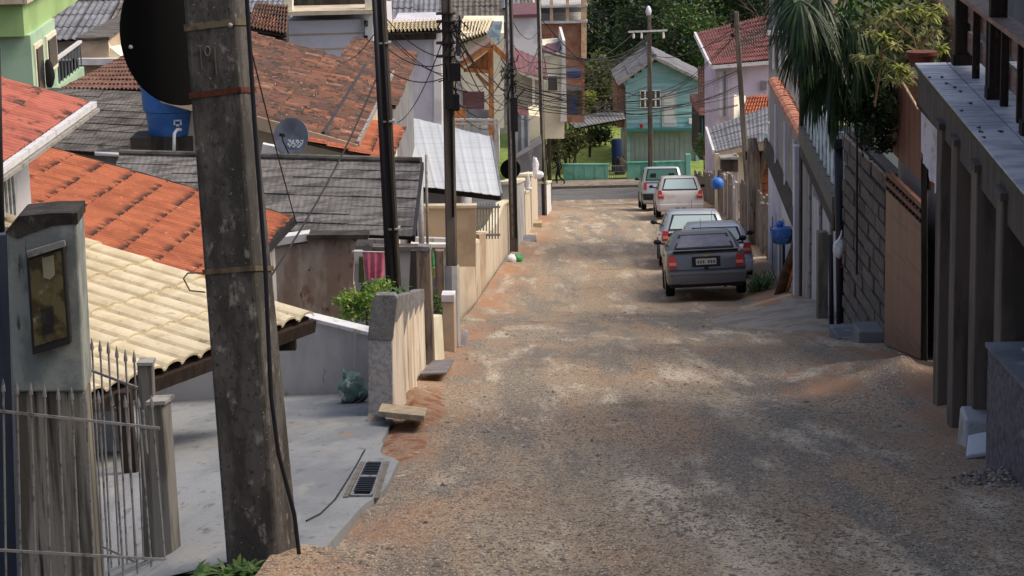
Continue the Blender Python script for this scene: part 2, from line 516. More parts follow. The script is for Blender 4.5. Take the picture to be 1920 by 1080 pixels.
mat('tan_wall', C(196, 182, 160), [(C(178, 162, 140), (2, 2, .8), .45, .62), (C(158, 136, 110), (5, 5, 1), .62, .74)], bump=(.15, 30, .01))
mat('grey_wall', C(122, 122, 124), [(C(106, 106, 110), 1.2, .42, .62), (C(140, 138, 134), (4, 4, 1), .58, .72)], bump=(.1, 30, .01))
mat('drive_wall', C(180, 180, 181), [(C(160, 160, 162), (1.8, 1.8, .8), .42, .62), (C(172, 170, 166), (4, 4, 1), .58, .72), (C(128, 126, 124), (6, 6, 2), .64, .72)], bump=(.1, 30, .01))
mat('pale_grey_wall', C(172, 172, 172), [(C(150, 150, 150), 1.2, .42, .62), (C(126, 124, 120), (4, 4, .8), .6, .72)], bump=(.1, 30, .01))
mat('stained_wall', C(176, 162, 148), [(C(146, 124, 108), (2.6, 2.6, .9), .42, .58), (C(176, 166, 152), (4, 4, .7), .56, .68), (C(132, 92, 68), (3, 3, 1.4), .6, .7), (C(70, 62, 56), (5, 5, 2.2), .6, .68)], bump=(.3, 20, .02))
mat('slab_wall', C(218, 208, 192), [(C(188, 168, 144), (7, 7, .7), .45, .6), (C(226, 210, 184), (12, 12, .9), .56, .68), (C(124, 104, 86), (14, 14, 1.2), .6, .68), (C(196, 140, 96), (4, 4, 1.5), .62, .72)], bump=(.3, 25, .02))
mat('slab_cap', C(126, 126, 128), [(C(108, 106, 106), 12, .42, .6), (C(142, 140, 138), 40, .58, .7)], bump=(.6, 70, .02))
mat('slab_end', C(166, 168, 172), [(C(146, 146, 150), 26, .42, .6), (C(180, 180, 182), 60, .58, .7)], bump=(.6, 80, .02))
mat('rust_post', C(138, 122, 106), [(C(104, 88, 76), (12, 12, 1.4), .42, .58), (C(142, 116, 90), (16, 16, 1.2), .58, .7), (C(60, 50, 46), (10, 10, 3), .6, .7)], bump=(.4, 30, .01))
mat('green_wall', C(150, 186, 116), [(C(136, 172, 104), .6, .45, .62), (C(118, 150, 92), (2, 2, .4), .62, .74)])
mat('mint_wall', C(162, 196, 166), [(C(146, 180, 152), .6, .45, .62)])
mat('teal_wall', C(142, 194, 202), [(C(122, 176, 184), (.6, .6, 3), .42, .6), (C(110, 190, 186), (3, 3, 1), .6, .74), (C(70, 126, 126), (4, 4, .6), .64, .74)], var=.04)
mat('teal_low', C(106, 176, 160), [(C(62, 148, 126), .8, .42, .6), (C(100, 180, 156), 2, .6, .74), (C(74, 118, 100), (2, 2, .8), .64, .74)])
mat('teal_trim', C(52, 120, 122))
mat('garage_grey', C(152, 162, 166), [(C(138, 148, 152), .6, .42, .6)], var=.03)
mat('brick', C(142, 104, 84), [(C(130, 80, 60), 1.5, .42, .6), (C(184, 130, 100), 6, .58, .72)], bump=(.4, 10), var=.1)
mat('brick_orange', C(190, 108, 62), [(C(140, 82, 54), 5, .5, .6)], hue=[C(204, 118, 66), C(150, 88, 56), C(178, 100, 58), C(110, 74, 56)])
mat('timber_pale', C(196, 164, 128), [(C(170, 140, 108), 6, .45, .6)])
mat('blue_plastic', C(30, 112, 196), [(C(26, 98, 176), 3, .45, .6), (C(44, 96, 150), 9, .64, .74)], rough=.4, spec=.4)
mat('blue_deep', C(26, 50, 104), rough=.5)
mat('blue_bag', C(40, 124, 222), [(C(28, 100, 196), 12, .45, .6)], rough=.35, bump=(.5, 18, .03))
mat('white_plastic', C(222, 224, 230), [(C(190, 190, 200), 20, .5, .65)], rough=.4, bump=(.5, 26, .02))
mat('green_plastic', C(40, 150, 76), [(C(28, 116, 58), 16, .45, .6)], rough=.35, bump=(.5, 20, .02))
mat('green_bag', C(120, 150, 142), [(C(84, 116, 110), 6, .42, .58), (C(186, 204, 196), 9, .56, .64), (C(126, 116, 96), 5, .62, .7)], rough=.35, bump=(.6, 16, .03))  # pale patches are highlights painted into the plastic colour
mat('dish', C(120, 126, 138), [(C(104, 108, 118), 3, .45, .6)], rough=.5)
mat('white_paint', C(232, 234, 236), rough=.5)
mat('black', C(20, 20, 22), rough=.6)
mat('disc_black', C(12, 12, 14), rough=.7, spec=.15)
mat('cable', C(28, 27, 28), rough=.7)
mat('conduit', C(30, 32, 42), rough=.5)
mat('conduit_blue', C(46, 58, 76), rough=.5)
mat('rust', C(96, 46, 30), [(C(70, 36, 26), 20, .45, .6)])
mat('strap', C(118, 106, 84), [(C(90, 80, 66), 20, .45, .6)], rough=.5, metal=.3)
mat('red_clay', C(154, 122, 94), [(C(140, 88, 60), 3.5, .46, .6), (C(180, 154, 124), 5, .56, .68), (C(104, 78, 60), 22, .58, .68)], bump=(.8, 20, .05))
mat('plank', C(176, 158, 128), [(C(150, 132, 106), (9, 9, 9), .45, .6)], bump=(.2, 40))
mat('plate', C(120, 116, 122), [(C(100, 96, 100), 5, .45, .6)], rough=.5)
mat('pink_cloth', C(222, 116, 142), [(C(206, 98, 126), 12, .42, .6)], bump=(.3, (60, 10, 10), .02))
mat('brown_gate', C(118, 78, 64), [(C(106, 69, 57), (1, 1, .6), .45, .6), (C(100, 65, 54), (.5, .5, 18), .55, .6)], rough=.5, var=.02)
mat('brown_slat', C(126, 84, 66), [(C(110, 72, 56), (4, 4, 1), .45, .6)], rough=.7, var=.08)
mat('stone_piece', C(108, 98, 90), [(C(88, 80, 76), 8, .42, .6), (C(128, 116, 104), 18, .58, .7)], var=.12, bump=(.6, 40, .02))
mat('mortar_dark', C(50, 50, 58), [(C(40, 40, 46), 14, .45, .6)], bump=(.4, 40))
mat('shade_tarp', C(192, 194, 206), [(C(150, 146, 140), (2, 2, 3), .5, .66), (C(208, 210, 220), 14, .6, .7)], rough=.6)
mat('terrace_tile', C(196, 198, 208), [(C(160, 162, 178), 2.5, .42, .6), (C(140, 140, 148), 8, .62, .74)], rough=.45, var=.05)
mat('terrace_joint', C(70, 76, 58), [(C(50, 66, 36), 5, .45, .6)])
mat('moss', C(64, 92, 44), [(C(48, 74, 34), 20, .4, .6)], bump=(.6, 40))
mat('terrace_edge', C(86, 79, 73), [(C(70, 64, 60), (4, 4, 1.4), .42, .6), (C(116, 106, 96), (8, 8, 2), .58, .72)], bump=(.3, 30))
mat('pillar_dark', C(108, 95, 85), [(C(80, 70, 62), (5, 5, .9), .42, .6), (C(98, 84, 74), (9, 9, 1.4), .6, .72), (C(122, 84, 60), (6, 6, 2), .66, .74)], bump=(.3, 30))
mat('gravel_wall', C(110, 104, 112), [(C(86, 80, 88), 16, .42, .6), (C(130, 124, 128), 30, .58, .7)], bump=(.6, 70, .02))
mat('tile_white', C(164, 166, 172), [(C(138, 138, 142), 6, .45, .6), (C(112, 104, 96), 9, .58, .70)], rough=.4)
mat('rail_white', C(206, 216, 230), rough=.4, metal=.2)
mat('rail_blue', C(176, 200, 212), [(C(130, 156, 172), 5, .45, .6)], rough=.4)
mat('pipe_dark', C(34, 36, 48), rough=.45)
mat('weathered_wood', C(122, 110, 100), [(C(92, 82, 74), (10, 10, 1), .42, .6), (C(146, 132, 118), (16, 16, 1.4), .58, .7)], var=.14, bump=(.4, (60, 60, 8), .01))
mat('pale_board', C(178, 176, 182), [(C(150, 146, 150), (8, 8, 1), .45, .6)], var=.08)
mat('log', C(96, 62, 40), [(C(60, 40, 30), (6, 6, 4), .42, .6), (C(150, 92, 52), (9, 9, 3), .6, .7)], bump=(.6, 30, .02))
mat('pot_clay', C(118, 62, 50), [(C(96, 50, 42), 9, .45, .6)])
mat('pot_black', C(32, 32, 36), rough=.5)
mat('bark', C(84, 70, 58), [(C(60, 50, 42), (9, 9, 2), .42, .6)], bump=(.6, 20, .03))
mat('leaf_dark', C(46, 70, 32), [(C(28, 48, 24), .5, .42, .55), (C(92, 112, 46), .7, .58, .70)], var=.35, trans=.25, rough=.5)
mat('leaf_mid', C(84, 116, 46), [(C(60, 92, 38), 1.6, .42, .58), (C(128, 150, 66), 2.4, .6, .74)], var=.3, trans=.25, rough=.5)
mat('leaf_bright', C(132, 164, 54), [(C(96, 134, 44), 6, .42, .58), (C(176, 196, 96), 9, .58, .72)], var=.25, trans=.3, rough=.5)
mat('leaf_olive', C(104, 112, 62), [(C(78, 88, 50), 2, .42, .58), (C(130, 128, 84), 3, .58, .72)], var=.3, trans=.25, rough=.6)
mat('leaf_yellow', C(160, 158, 88), [(C(122, 130, 62), 5, .42, .58), (C(196, 190, 132), 8, .58, .72)], var=.2, trans=.3, rough=.5)
mat('leaf_lime', C(150, 158, 56), [(C(140, 156, 44), 3, .42, .58)], var=.2, trans=.3, rough=.5)
mat('leaf_palm', C(52, 80, 44), [(C(36, 58, 34), 3, .42, .58), (C(84, 110, 66), 5, .62, .74)], var=.25, trans=.2, rough=.4)
mat('stem_brown', C(124, 92, 72))
mat('stone', C(148, 140, 130), [(C(118, 110, 102), 20, .45, .6)], var=.42, bump=(.4, 80, .01))
mat('car_dark', C(92, 93, 98), rough=.32, metal=.35, spec=.5, coat=.4)
mat('car_silver', C(176, 184, 194), rough=.32, metal=.45, spec=.5, coat=.4)
mat('car_white', C(180, 178, 177), [(C(162, 157, 150), 2, .5, .66)], rough=.35, spec=.5, coat=.3)
mat('car_trim', C(30, 31, 34), rough=.6)
mat('bumper_grey', C(96, 98, 104), rough=.45, spec=.4)
mat('glass', C(58, 70, 74), rough=.06, spec=.8)
mat('glass_pale', C(150, 176, 180), rough=.08, spec=.8)
mat('glass_lilac', C(100, 100, 116), [(C(84, 82, 98), (3, 3, 4), .4, .65)], rough=.1, spec=.8)
mat('glass_green', C(50, 100, 88), rough=.08, spec=.8)
mat('lamp_red', C(176, 24, 30), rough=.25, spec=.6)
mat('lamp_amber', C(206, 120, 96), rough=.25)
mat('lamp_clear', C(200, 196, 190), rough=.25)
mat('plate_grey', C(176, 176, 170), rough=.5)
mat('plate_text', C(86, 78, 74), rough=.6)
mat('gold', C(196, 150, 60), rough=.3, metal=.6)
mat('tyre', C(26, 26, 27), [(C(60, 54, 48), 9, .6, .72)], rough=.9)
mat('rim', C(120, 122, 126), rough=.35, metal=.7)
mat('window_dark', C(52, 58, 62), rough=.12, spec=.6)
mat('shutter', C(206, 210, 212), [(C(180, 184, 186), (1, 1, 9), .5, .6)])
mat('door_white', C(190, 196, 200), [(C(164, 170, 176), (2, 2, .6), .45, .6)])
mat('skin', C(110, 80, 64))
mat('cloth_black', C(24, 25, 30))
mat('hair', C(22, 20, 20))
mat('pavement', C(146, 136, 126), [(C(126, 114, 102), 2, .45, .6)])
# the unpaved street: tan earth, grey gravel and red clay
def road_material():
    C0 = C
    def C_(r, g, b): return tuple(c * 1.2 for c in C0(r, g, b)[:3]) + (1,)
    m = mat('street_earth', C_(154, 129, 101), [
        (C_(148, 134, 114), (.9, .14, 1), .38, .58, 9),
        (C_(122, 114, 103), (1.7, .022, 1), .46, .57, 9),
        (C_(160, 130, 102), (.8, .14, 1), .54, .72, 9),
        (C_(186, 172, 150), (1.9, .24, 1), .52, .66, 9),
        (C_(110, 95, 80), (1.0, .5, 1), .60, .72, 8),
        (C_(178, 168, 150), (6, 2.2, 1), .62, .74, 6),
        (C_(112, 102, 90), (9, 3.5, 1), .58, .72, 6),
        (C_(96, 88, 80), (22, 12, 22), .53, .63, 5),
        (C_(180, 168, 148), (34, 18, 30), .58, .68, 5),
        (C_(78, 70, 63), (60, 30, 50), .54, .63, 3),
        (C_(206, 198, 184), (80, 40, 60), .59, .67, 3)], rough=.95, bump=(.7, (50, 26, 50), .03), spec=.15, edge=(C_(150, 112, 84), (1.4, .35, 1), .42, .60))
road_material()
# ------------------------------------------------------------------ setting: ground, street, main road
def fbm(x, y, s, o=4):
    return noise.fractal(V((x * s, y * s, s * 3.1)), 1.0, 2.0, o)
def frange(a, b, st):
    out = [a]
    while out[-1] < b - 1e-6: out.append(min(b, out[-1] + st))
    return out
def ground_z(x, y):
    z = zr(min(y, 124)) - .25
    l, r = xl(y), xr(y)
    if y > 118: l, r = l, 200
    if x < l - .4: z -= min(1.8, (l - .4 - x) * .45) * (1 if y < 100 else max(0, (118 - y) / 18))
    if x > r + 1.0: z += 0
    if y > 190: z += (y - 190) * .16
    return z
xs = [-200, -120, -80, -50, -35, -25, -18, -12, -9, -7, -5.5, -4.5, -3.5, -2.8, -2.2, -1.7, -1.2, -.6, 0, .8, 1.6, 2.4, 3.2, 4, 5, 6, 7, 8, 9, 10, 12, 15, 20, 28, 40, 60, 90, 140, 220]
ys = frange(-25, 30, 1.5)[:-1] + frange(30, 130, 4)[:-1] + frange(130, 460, 15)
g = MB()
for y in ys:
    for x in xs: g.v.append(V((x, y, ground_z(x, y))))
n = len(xs)
g.f = [(j * n + i, j * n + i + 1, (j + 1) * n + i + 1, (j + 1) * n + i) for j in range(len(ys) - 1) for i in range(n - 1)]
struct(g, 'ground', 'soil')
# street
def road_z(x, y, fine=True):
    l, r = xl(y), xr(y)
    t = (x - l) / (r - l)
    z = zr(y) + .0
    z += .022 * fbm(x, y, .35) + (.009 * fbm(x + 9, y, 1.6, 5) if y < 60 else 0)
    for c in (.30, .62): z -= .03 * math.exp(-((t - c - .02 * fbm(y, 3, .15)) / .07) ** 2)
    if t > .86: z += min(.22, (t - .86) * 1.4) * max(0, min(1, (y - 31) / 6))
    if t < .06: z += min(.06, (.06 - t) * .6)
    if 10.9 < y < 20.6 and x < l + .30: z -= min(.08, (l + .30 - x) * .25)
    if y > 108: z = z * max(0, (118 - y) / 10) + zr(y) * (1 - max(0, (118 - y) / 10)) if y < 118 else zr(y)
    return z
g = MB()
ysr = frange(1, 30, .09)[:-1] + frange(30, 60, .22)[:-1] + frange(60, 118.5, .6)
nx = 84
for y in ysr:
    l, r = xl(y) - .25, xr(y) + 1.1
    for i in range(nx + 1):
        x = l + (r - l) * i / nx
        g.v.append(V((x, y, road_z(x, y))))
k = nx + 1
g.f = [(j * k + i, j * k + i + 1, (j + 1) * k + i + 1, (j + 1) * k + i) for j in range(len(ysr) - 1) for i in range(nx)]
st = struct(g, 'street', 'street_earth', smooth=True)
at = st.data.attributes.new('edge', 'FLOAT', 'POINT')
at.data.foreach_set('value', [max(0.0, min(1.0, max((.16 - i / nx) / .12, (i / nx - .62) / .2))) for _ in ysr for i in range(nx + 1)])
# main road crossing at the bottom of the hill, its kerb, pavement, lawn
zm = zr(121)
struct(MB().hexa([V((-60, 117.6, zm - .3)), V((60, 117.6, zm - .3)), V((60, 123, zm - .3)), V((-60, 123, zm - .3)), V((-60, 117.6, zm + .02)), V((60, 117.6, zm + .02)), V((60, 123, zm + .02)), V((-60, 123, zm + .02))]), 'main_road', 'asphalt')
struct(MB().box((0, 123.1, zm), (120, .2, .3)), 'kerb', 'concrete_pale')
struct(MB().box((0, 124.2, zm - .02), (120, 2.0, .3)), 'pavement', 'pavement')
struct(MB().box((4, 138, zm - .02), (60, 25, .36)), 'lawn', 'grass')
# loose stones, too many to count
rg = random.Random(3)
ico = [V((1, 0, 0)), V((-1, 0, 0)), V((0, 1, 0)), V((0, -1, 0)), V((0, 0, 1)), V((0, 0, -1))]
icf = [(0, 2, 4), (2, 1, 4), (1, 3, 4), (3, 0, 4), (2, 0, 5), (1, 2, 5), (3, 1, 5), (0, 3, 5)]
g = MB()
cnt = 0
while cnt < 15000:
    y = 9.5 + 32 * rg.random() ** 1.7
    l, r = xl(y), xr(y)
    x = rg.uniform(l - .1, r + .6)
    d = fbm(x * 1.0, y * .45, .8, 3) + .35 * fbm(x, y, 2.5, 2)
    if d < rg.uniform(-.15, .6): continue
    s_ = .004 + .007 * rg.random() ** 2 + (.022 * rg.random() if rg.random() < .025 else 0)
    c = V((x, y, road_z(x, y) + s_ * .25))
    a = rg.uniform(0, 3.14)
    ca, sa = math.cos(a), math.sin(a)
    k1, k2, k3 = s_ * rg.uniform(.8, 1.6), s_ * rg.uniform(.7, 1.2), s_ * rg.uniform(.4, .8)
    g.add([c + V(((p.x * k1) * ca - (p.y * k2) * sa, (p.x * k1) * sa + (p.y * k2) * ca, p.z * k3)) for p in ico], icf)
    cnt += 1
tag(g.build('gravel', 'stone', fix=False), 'loose grey gravel scattered over the dirt street', 'gravel', None, 'stuff')
# ------------------------------------------------------------------ left foreground: pole, sign, meter pillar, gate
def seg(a, b, t): return a + (b - a) * t
def px_prism(Y0, Y1, lo, hi, ext=(-.15, 1.5)):
    "tapered post: lo/hi = (y, x_front_left, x_front_right, x_back_right) in the picture at the bottom and the top"
    out = []
    pts = []
    for (y, a, b, c) in (lo, hi):
        fl, fr, br = P(a, y, Y0), P(b, y, Y0), P(c, y, Y1)
        pts.append((fl, fr, br, fl + (br - fr)))
    return pts
PB, PT = px_prism(10.5, 10.78, (1070, 424, 524, 566), (0, 343, 436, 462))
def pole_at(t, grow=1.0):
    q = [seg(PB[i], PT[i], t) for i in range(4)]
    c = (q[0] + q[1] + q[2] + q[3]) / 4
    return [c + (p - c) * grow for p in q]
t = thing('utility_pole', 'stained concrete utility pole with metal bands in the left foreground', 'utility pole', pole_at(0)[0])
m = MB()
lv = [-.12] + [k / 8 for k in range(0, 9)] + [1.5, 2.1]
n0 = 0
for a in lv:
    m.v += pole_at(a)
m.f = [(k * 4 + i, k * 4 + (i + 1) % 4, k * 4 + 4 + (i + 1) % 4, k * 4 + 4 + i) for k in range(len(lv) - 1) for i in range(4)] + [(3, 2, 1, 0), tuple(len(m.v) - 4 + i for i in range(4))]
m.build('shaft', 'concrete_pole', t, bevel=.018)
def t_of(y): return (1070 - y) / 1070.0
def band(y0, slope, mt, h=.03):
    lo, hi = pole_at(t_of(y0) - h / 5.4, 1.035), pole_at(t_of(y0) + h / 5.4, 1.035)
    for k, q in ((0, lo), (1, hi)):
        q[1].z += slope
        q[2].z += slope
    MB().hexa(lo + hi).build('band', mt, t)
band(50, .03, 'strap')
band(172, .03, 'rust', .026)
band(496, .02, 'strap', .024)
cb = [P(*q) for q in ((466, -400, 10.52), (463, 0, 10.5), (478, 240, 10.47), (497, 495, 10.44), (508, 740, 10.46), (522, 850, 10.46), (552, 965, 10.5), (562, 1050, 10.55), (572, 1120, 10.5))]
MB().tube(cb, .0105, 8).build('cable', 'conduit', t, smooth=True)
m = MB()                                            # marks cast into the concrete
for x0, y0, x1, y1 in ((375, 88, 379, 130), (402, 88, 406, 140)):
    m.beam(P(x0, y0, 10.497), P(x1, y1, 10.497), .008, .006)
ring = [P(389 + 5 * math.cos(a), 96 + 9 * math.sin(a), 10.497) for a in [k * math.pi / 6 for k in range(13)]]
m.tube(ring, .004, 5)
m.build('cast_mark', 'concrete_pale', t)
MB().lathe(P(432, 47, 10.47), [(.012, 0), (.012, .02), (.006, .03)], 8, (V((1, 0, 0)), V((0, 0, 1)), V((0, -1, 0)))).build('bolt', 'metal_grey', t)
# black round sign seen from behind
c = P(347, 52, 10.9)
ax = V((-.70, .714, 0)).normalized()
sx = V((ax.y, -ax.x, 0))
t = thing('traffic_sign', 'black back of a round road sign fixed to the foreground pole', 'road sign', c)
MB().lathe(c, [(.30, .0), (.372, .0), (.378, .006), (.372, .014), (.30, .012)], 48, (sx, Z, ax)).build('disc', 'disc_black', t, smooth='auto')
MB().beam(c + ax * .03, c + ax * .10 + sx * .1, .03, .05).build('bracket', 'rust', t)
q = P(258, 79, 10.9)
q = c + sx * ((q - c).dot(V((1, 0, 0))) / sx.x) + Z * (q.z - c.z)
MB().lathe(q - ax * .001, [(.009, 0), (.008, .012), (.003, .016)], 10, (sx, Z, -ax)).build('rivet', 'white_paint', t)
# meter pillar
YP = 11.7
t = thing('meter_pillar', 'grey concrete meter pillar with glazed electricity meter box beside the spiked gate', 'meter pillar', P(100, 1080, YP))
f = [P(12, 434, YP), P(36, 408, YP), P(92, 402, YP), P(143, 400, YP), P(160, 735, YP), P(26, 735, YP)]
MB().slab(f, V((-.02, .32, 0))).build('pillar', 'meter_wall', t, bevel=.012)
MB().slab([P(10, 435, YP - .004), P(35, 406, YP - .004), P(92, 400, YP - .004), P(145, 399, YP - .004), P(146, 420, YP - .004), P(96, 424, YP - .004), P(52, 440, YP - .004), P(34, 448, YP - .004), P(12, 440, YP - .004)], V((-.02, .34, .008))).build('cap', 'meter_cap', t)
MB().slab([P(26, 734, YP + .02), P(158, 734, YP + .02), P(190, 1180, YP + .02), P(46, 1180, YP + .02)], V((-.02, .3, 0))).build('base', 'meter_base', t, bevel=.01)
box = [P(52, 470, YP - .004), P(122, 449, YP - .004), P(136, 640, YP - .004), P(64, 662, YP - .004)]
bx_ = MB().slab(box, V((0, -.05, 0))).build('meter_box', 'metal_dark', t, bevel=.006)
cc = sum(box, V()) / 4
ins = [cc + (p - cc) * .84 + V((0, -.052, 0)) for p in box]
MB().slab(ins, V((0, -.004, 0))).build('pane', 'meter_glass', bx_)
lidp = [P(52, 470, YP - .06), P(122, 449, YP - .06), P(124, 460, YP - .06), P(54, 482, YP - .06)]
MB().slab(lidp, V((0, -.03, 0))).build('hood', 'metal_grey', bx_)
MB().slab([P(x, y, YP - .0625) for x, y in ((79, 484), (101, 478), (103, 515), (94, 524), (82, 520))], V((0, -.004, 0))).build('dial', 'dial', bx_)
MB().slab([P(x, y, YP - .0625) for x, y in ((76, 580), (100, 573), (101, 622), (80, 628))], V((0, -.003, 0))).build('meter', 'meter_cap', bx_)
# blue-grey wall edge at the very left and thin upright pipe
single(MB().slab([P(-160, 452, 12.2), P(13, 440, 12.2), P(34, 1150, 12.2), P(-140, 1150, 12.2)], V((0, .25, 0))), 'boundary_wall', 'blue_grey', 'blue grey wall edge at the far left behind the spiked gate', 'wall')
single(MB().tube([P(2, 440, 12.3), P(-3, 250, 12.3), P(-6, 90, 12.3)], .022, 8), 'pipe', 'metal_dark', 'thin upright metal pipe rising at the left edge above the meter pillar', 'pipe', smooth=True)
# spiked gate leaves
def spiked(name, label, a0, a1, b0, b1, nb, up, dn, r=.0062, tipm='metal_grey', cat='gate'):
    t = thing(name, label, cat, b0, 'spiked steel gate leaves')
    MB().beam(a0, a1, .012, .014).build('rail', 'metal_grey', t)
    MB().beam(b0, b1, .012, .014).build('rail', 'metal_grey', t)
    for k in range(nb):
        u = (k + .5) / nb
        lo, hi = seg(b0, b1, u), seg(a0, a1, u)
        d = (hi - lo).normalized()
        off = V((0, .008, 0))
        top = hi + d * (up + R.uniform(-.01, .01)) + off
        MB().tube([lo - d * dn + off, top, top + d * .003, top + d * .03, top + d * .07], [r, r, .012, .010, .0015], 6).build('bar', 'metal_grey', t)
    return t
spiked('spiked_gate', 'front leaf of grey spiked steel gate across the bottom left corner', P(-60, 764, 11.15), P(300, 803, 11.5), P(-60, 1028, 11.15), P(322, 1050, 11.5), 14, .10, .5)
spiked('spiked_gate', 'rear leaf of grey spiked steel gate seen against the cream carport roof', P(152, 687, 12.9), P(262, 729, 12.1), P(170, 1014, 12.9), P(278, 1064, 12.1), 7, .13, .4)
t = thing('gate_post', 'pair of weathered grey gate posts at the end of the spiked gate', 'post', P(300, 1080, 11.8))
MB().slab([P(257, 684, 11.95), P(284, 684, 11.95), P(306, 1200, 11.95), P(276, 1200, 11.95)], V((0, .1, 0))).build('post', 'post_grey', t, bevel=.004)
MB().slab([P(256, 680, 11.94), P(286, 680, 11.94), P(286, 686, 11.94), P(256, 686, 11.94)], V((0, .12, 0))).build('cap', 'gutter_grey', t)
MB().slab([P(276, 760, 11.75), P(304, 757, 11.75), P(336, 1200, 11.75), P(296, 1200, 11.75)], V((.03, .12, 0))).build('post', 'post_grey', t, bevel=.006)
MB().slab([P(272, 754, 11.74), P(310, 752, 11.74), P(310, 759, 11.74), P(272, 761, 11.74)], V((.03, .14, 0))).build('cap', 'gutter_grey', t)
MB().tube([P(268, 770, 11.7), P(276, 850, 11.7)], .008, 6).build('latch', 'metal_grey', t)

# ------------------------------------------------------------------ carport with cream tiles
E0, E1 = P(165, 742, 16.0), None
E1 = PZ(580, 592, E0.z)
ed = V((E1.x - E0.x, E1.y - E0.y, 0)).normalized()
up = V((-ed.y, ed.x, 0))
L_ = 3.35
rise = .66
E0 = E0 - ed * .75
R0, R1 = E0 + up * L_ + Z * rise, E1 + up * L_ + Z * rise
t = thing('carport', 'low carport with cream barrel tiles on dark brown timbers', 'carport', V((E0.x, E0.y, zr(E0.y) - .6)))
tiled(t, E0, E1, R1, R0, 16, 6, .046, 'cream_tile', 'wood_dark', flat=.12, lift=.42, lip=.02, jit=.004, seg=8, shape=.5)
n = (E1 - E0).cross(R0 - E0).normalized()
if n.z < 0: n = -n
dn = (E0 - R0).normalized()
MB().beam(E0 - n * .085 + dn * .035, E1 - n * .085 + dn * .035 + ed * .03, .05, .11, n).build('eave_beam', 'wood_dark', t)
MB().beam(E0 - n * .15 - dn * .45, E1 - n * .15 - dn * .45 - ed * .1, .07, .13, n).build('eave_beam', 'wood_dark', t)
for k in range(9):
    u = (k + .3) / 9
    a = seg(E0, E1, u) - n * .09
    MB().beam(a, a - dn * L_ * .95, .05, .06, n).build('rafter', 'wood_dark', t)
q = P(537, 640, E1.y - .2)
MB().box(q, (.16, .10, .14)).build('corbel', 'wood_dark', t)
MB().beam(q + V((.05, 0, .04)), q + V((.0, .1, .2)), .06, .07).build('bracket', 'wood_dark', t)
b0, b1 = P(255, 1034, 15.6), P(244, 745, 15.8)
MB().beam(V((b0.x, b0.y, zr(15.6) - .3)) , V((b0.x - .02, b0.y, b1.z + .1)), .105, .105, V((0, 1, 0))).build('post', 'wood_dark', t)
MB().slab([P(160, 775, 17.5), P(232, 770, 17.5), P(262, 1090, 17.5), P(165, 1090, 17.5)], V((0, .1, 0))).build('wall', 'white_wall', t)
# ------------------------------------------------------------------ concrete drive, wall, drain
def drive_z(x, y):
    return zr(y) + .022 - .06 * max(0, xl(y) - .6 - x) - .4 * max(0, -1.62 - .05 * (y - 11) - x) * max(0, min(1, (15 - y) / 2))
g = MB()
yy = frange(10.72, 22.6, .2)
for y in yy:
    e = xl(y) + lerp([(10.7, -.02), (12.5, .06), (13.6, .19), (15.4, .20), (15.9, .06), (17, .0), (20, 0)], y) + .02 * fbm(y, 2, .9)
    for i in range(9):
        x = e + (-6.2 - e) * (i / 8) ** 1.3
        g.v.append(V((x, y, drive_z(x, y) + .006 * fbm(x, y, 2))))
g.f = [(j * 9 + i, j * 9 + i + 1, j * 9 + 10 + i, j * 9 + 9 + i) for j in range(len(yy) - 1) for i in range(8)]
e0 = len(g.v)
g.v += [g.v[j * 9] + V((.01, 0, -.12)) for j in range(len(yy))]
g.f += [(j * 9, (j + 1) * 9, e0 + j + 1, e0 + j) for j in range(len(yy) - 1)]
struct(g, 'driveway', 'concrete_drive', smooth='auto')
g = MB()
yv = frange(8.4, 11.3, .1)
for y in yv:
    for i in range(21):
        x = -1.95 + (xl(y) + .15 + 1.95) * i / 20
        dd = .5 * max(0, -1.62 - x)
        dd += .26 * max(0, min(1, (xl(y) - .02 - x) / .25)) * max(0, min(1, (10.75 - y) / .2)) + (.1 if y > 10.75 else 0)
        g.v.append(V((x, y, zr(y) + .012 - dd + .015 * fbm(x, y, 2.2))))
g.f = [(j * 21 + i, j * 21 + i + 1, j * 21 + 22 + i, j * 21 + 21 + i) for j in range(len(yv) - 1) for i in range(20)]
struct(g, 'verge', 'street_earth', smooth=True)
wr, wl = P(700, 740, 21.6), P(250, 722, 22.6)
t = thing('boundary_wall', 'low grey rendered wall with white coping at the end of the driveway', 'wall', wr)
tr_, tm_, tl_ = P(700, 629, 21.6), P(582, 600, 21.85), P(250, 540, 22.6)
m = MB()
wn = V((0, .14, 0))
m.slab([V((wl.x, wl.y, wl.z - .6)), V((wr.x, wr.y, wr.z - .4)), tr_, tm_, tl_], wn)
m.build('wall', 'drive_wall', t)
for a, b in ((tl_, tm_), (tm_, tr_)):
    MB().beam(a + V((0, .07, .018)), b + V((0, .07, .018)), .19, .035, Z).build('coping', 'gutter_white', t)
MB().slab([P(663, 618, 21.585), P(666, 617, 21.585), P(666, 738, 21.585), P(663, 738, 21.585)], V((0, .02, 0))).build('joint', 'pale_grey_wall', t)
# groove curving across the drive
gp = [G(*q_) for q_ in ((575, 985), (600, 972), (628, 945), (650, 910), (668, 880), (684, 850))]
gp = [V((p.x, p.y, drive_z(p.x, p.y) + .004)) for p in gp]
single(MB().tube(gp, .007, 4), 'expansion_joint', 'metal_dark', 'dark curved joint line in the concrete driveway beside the grate', 'joint')
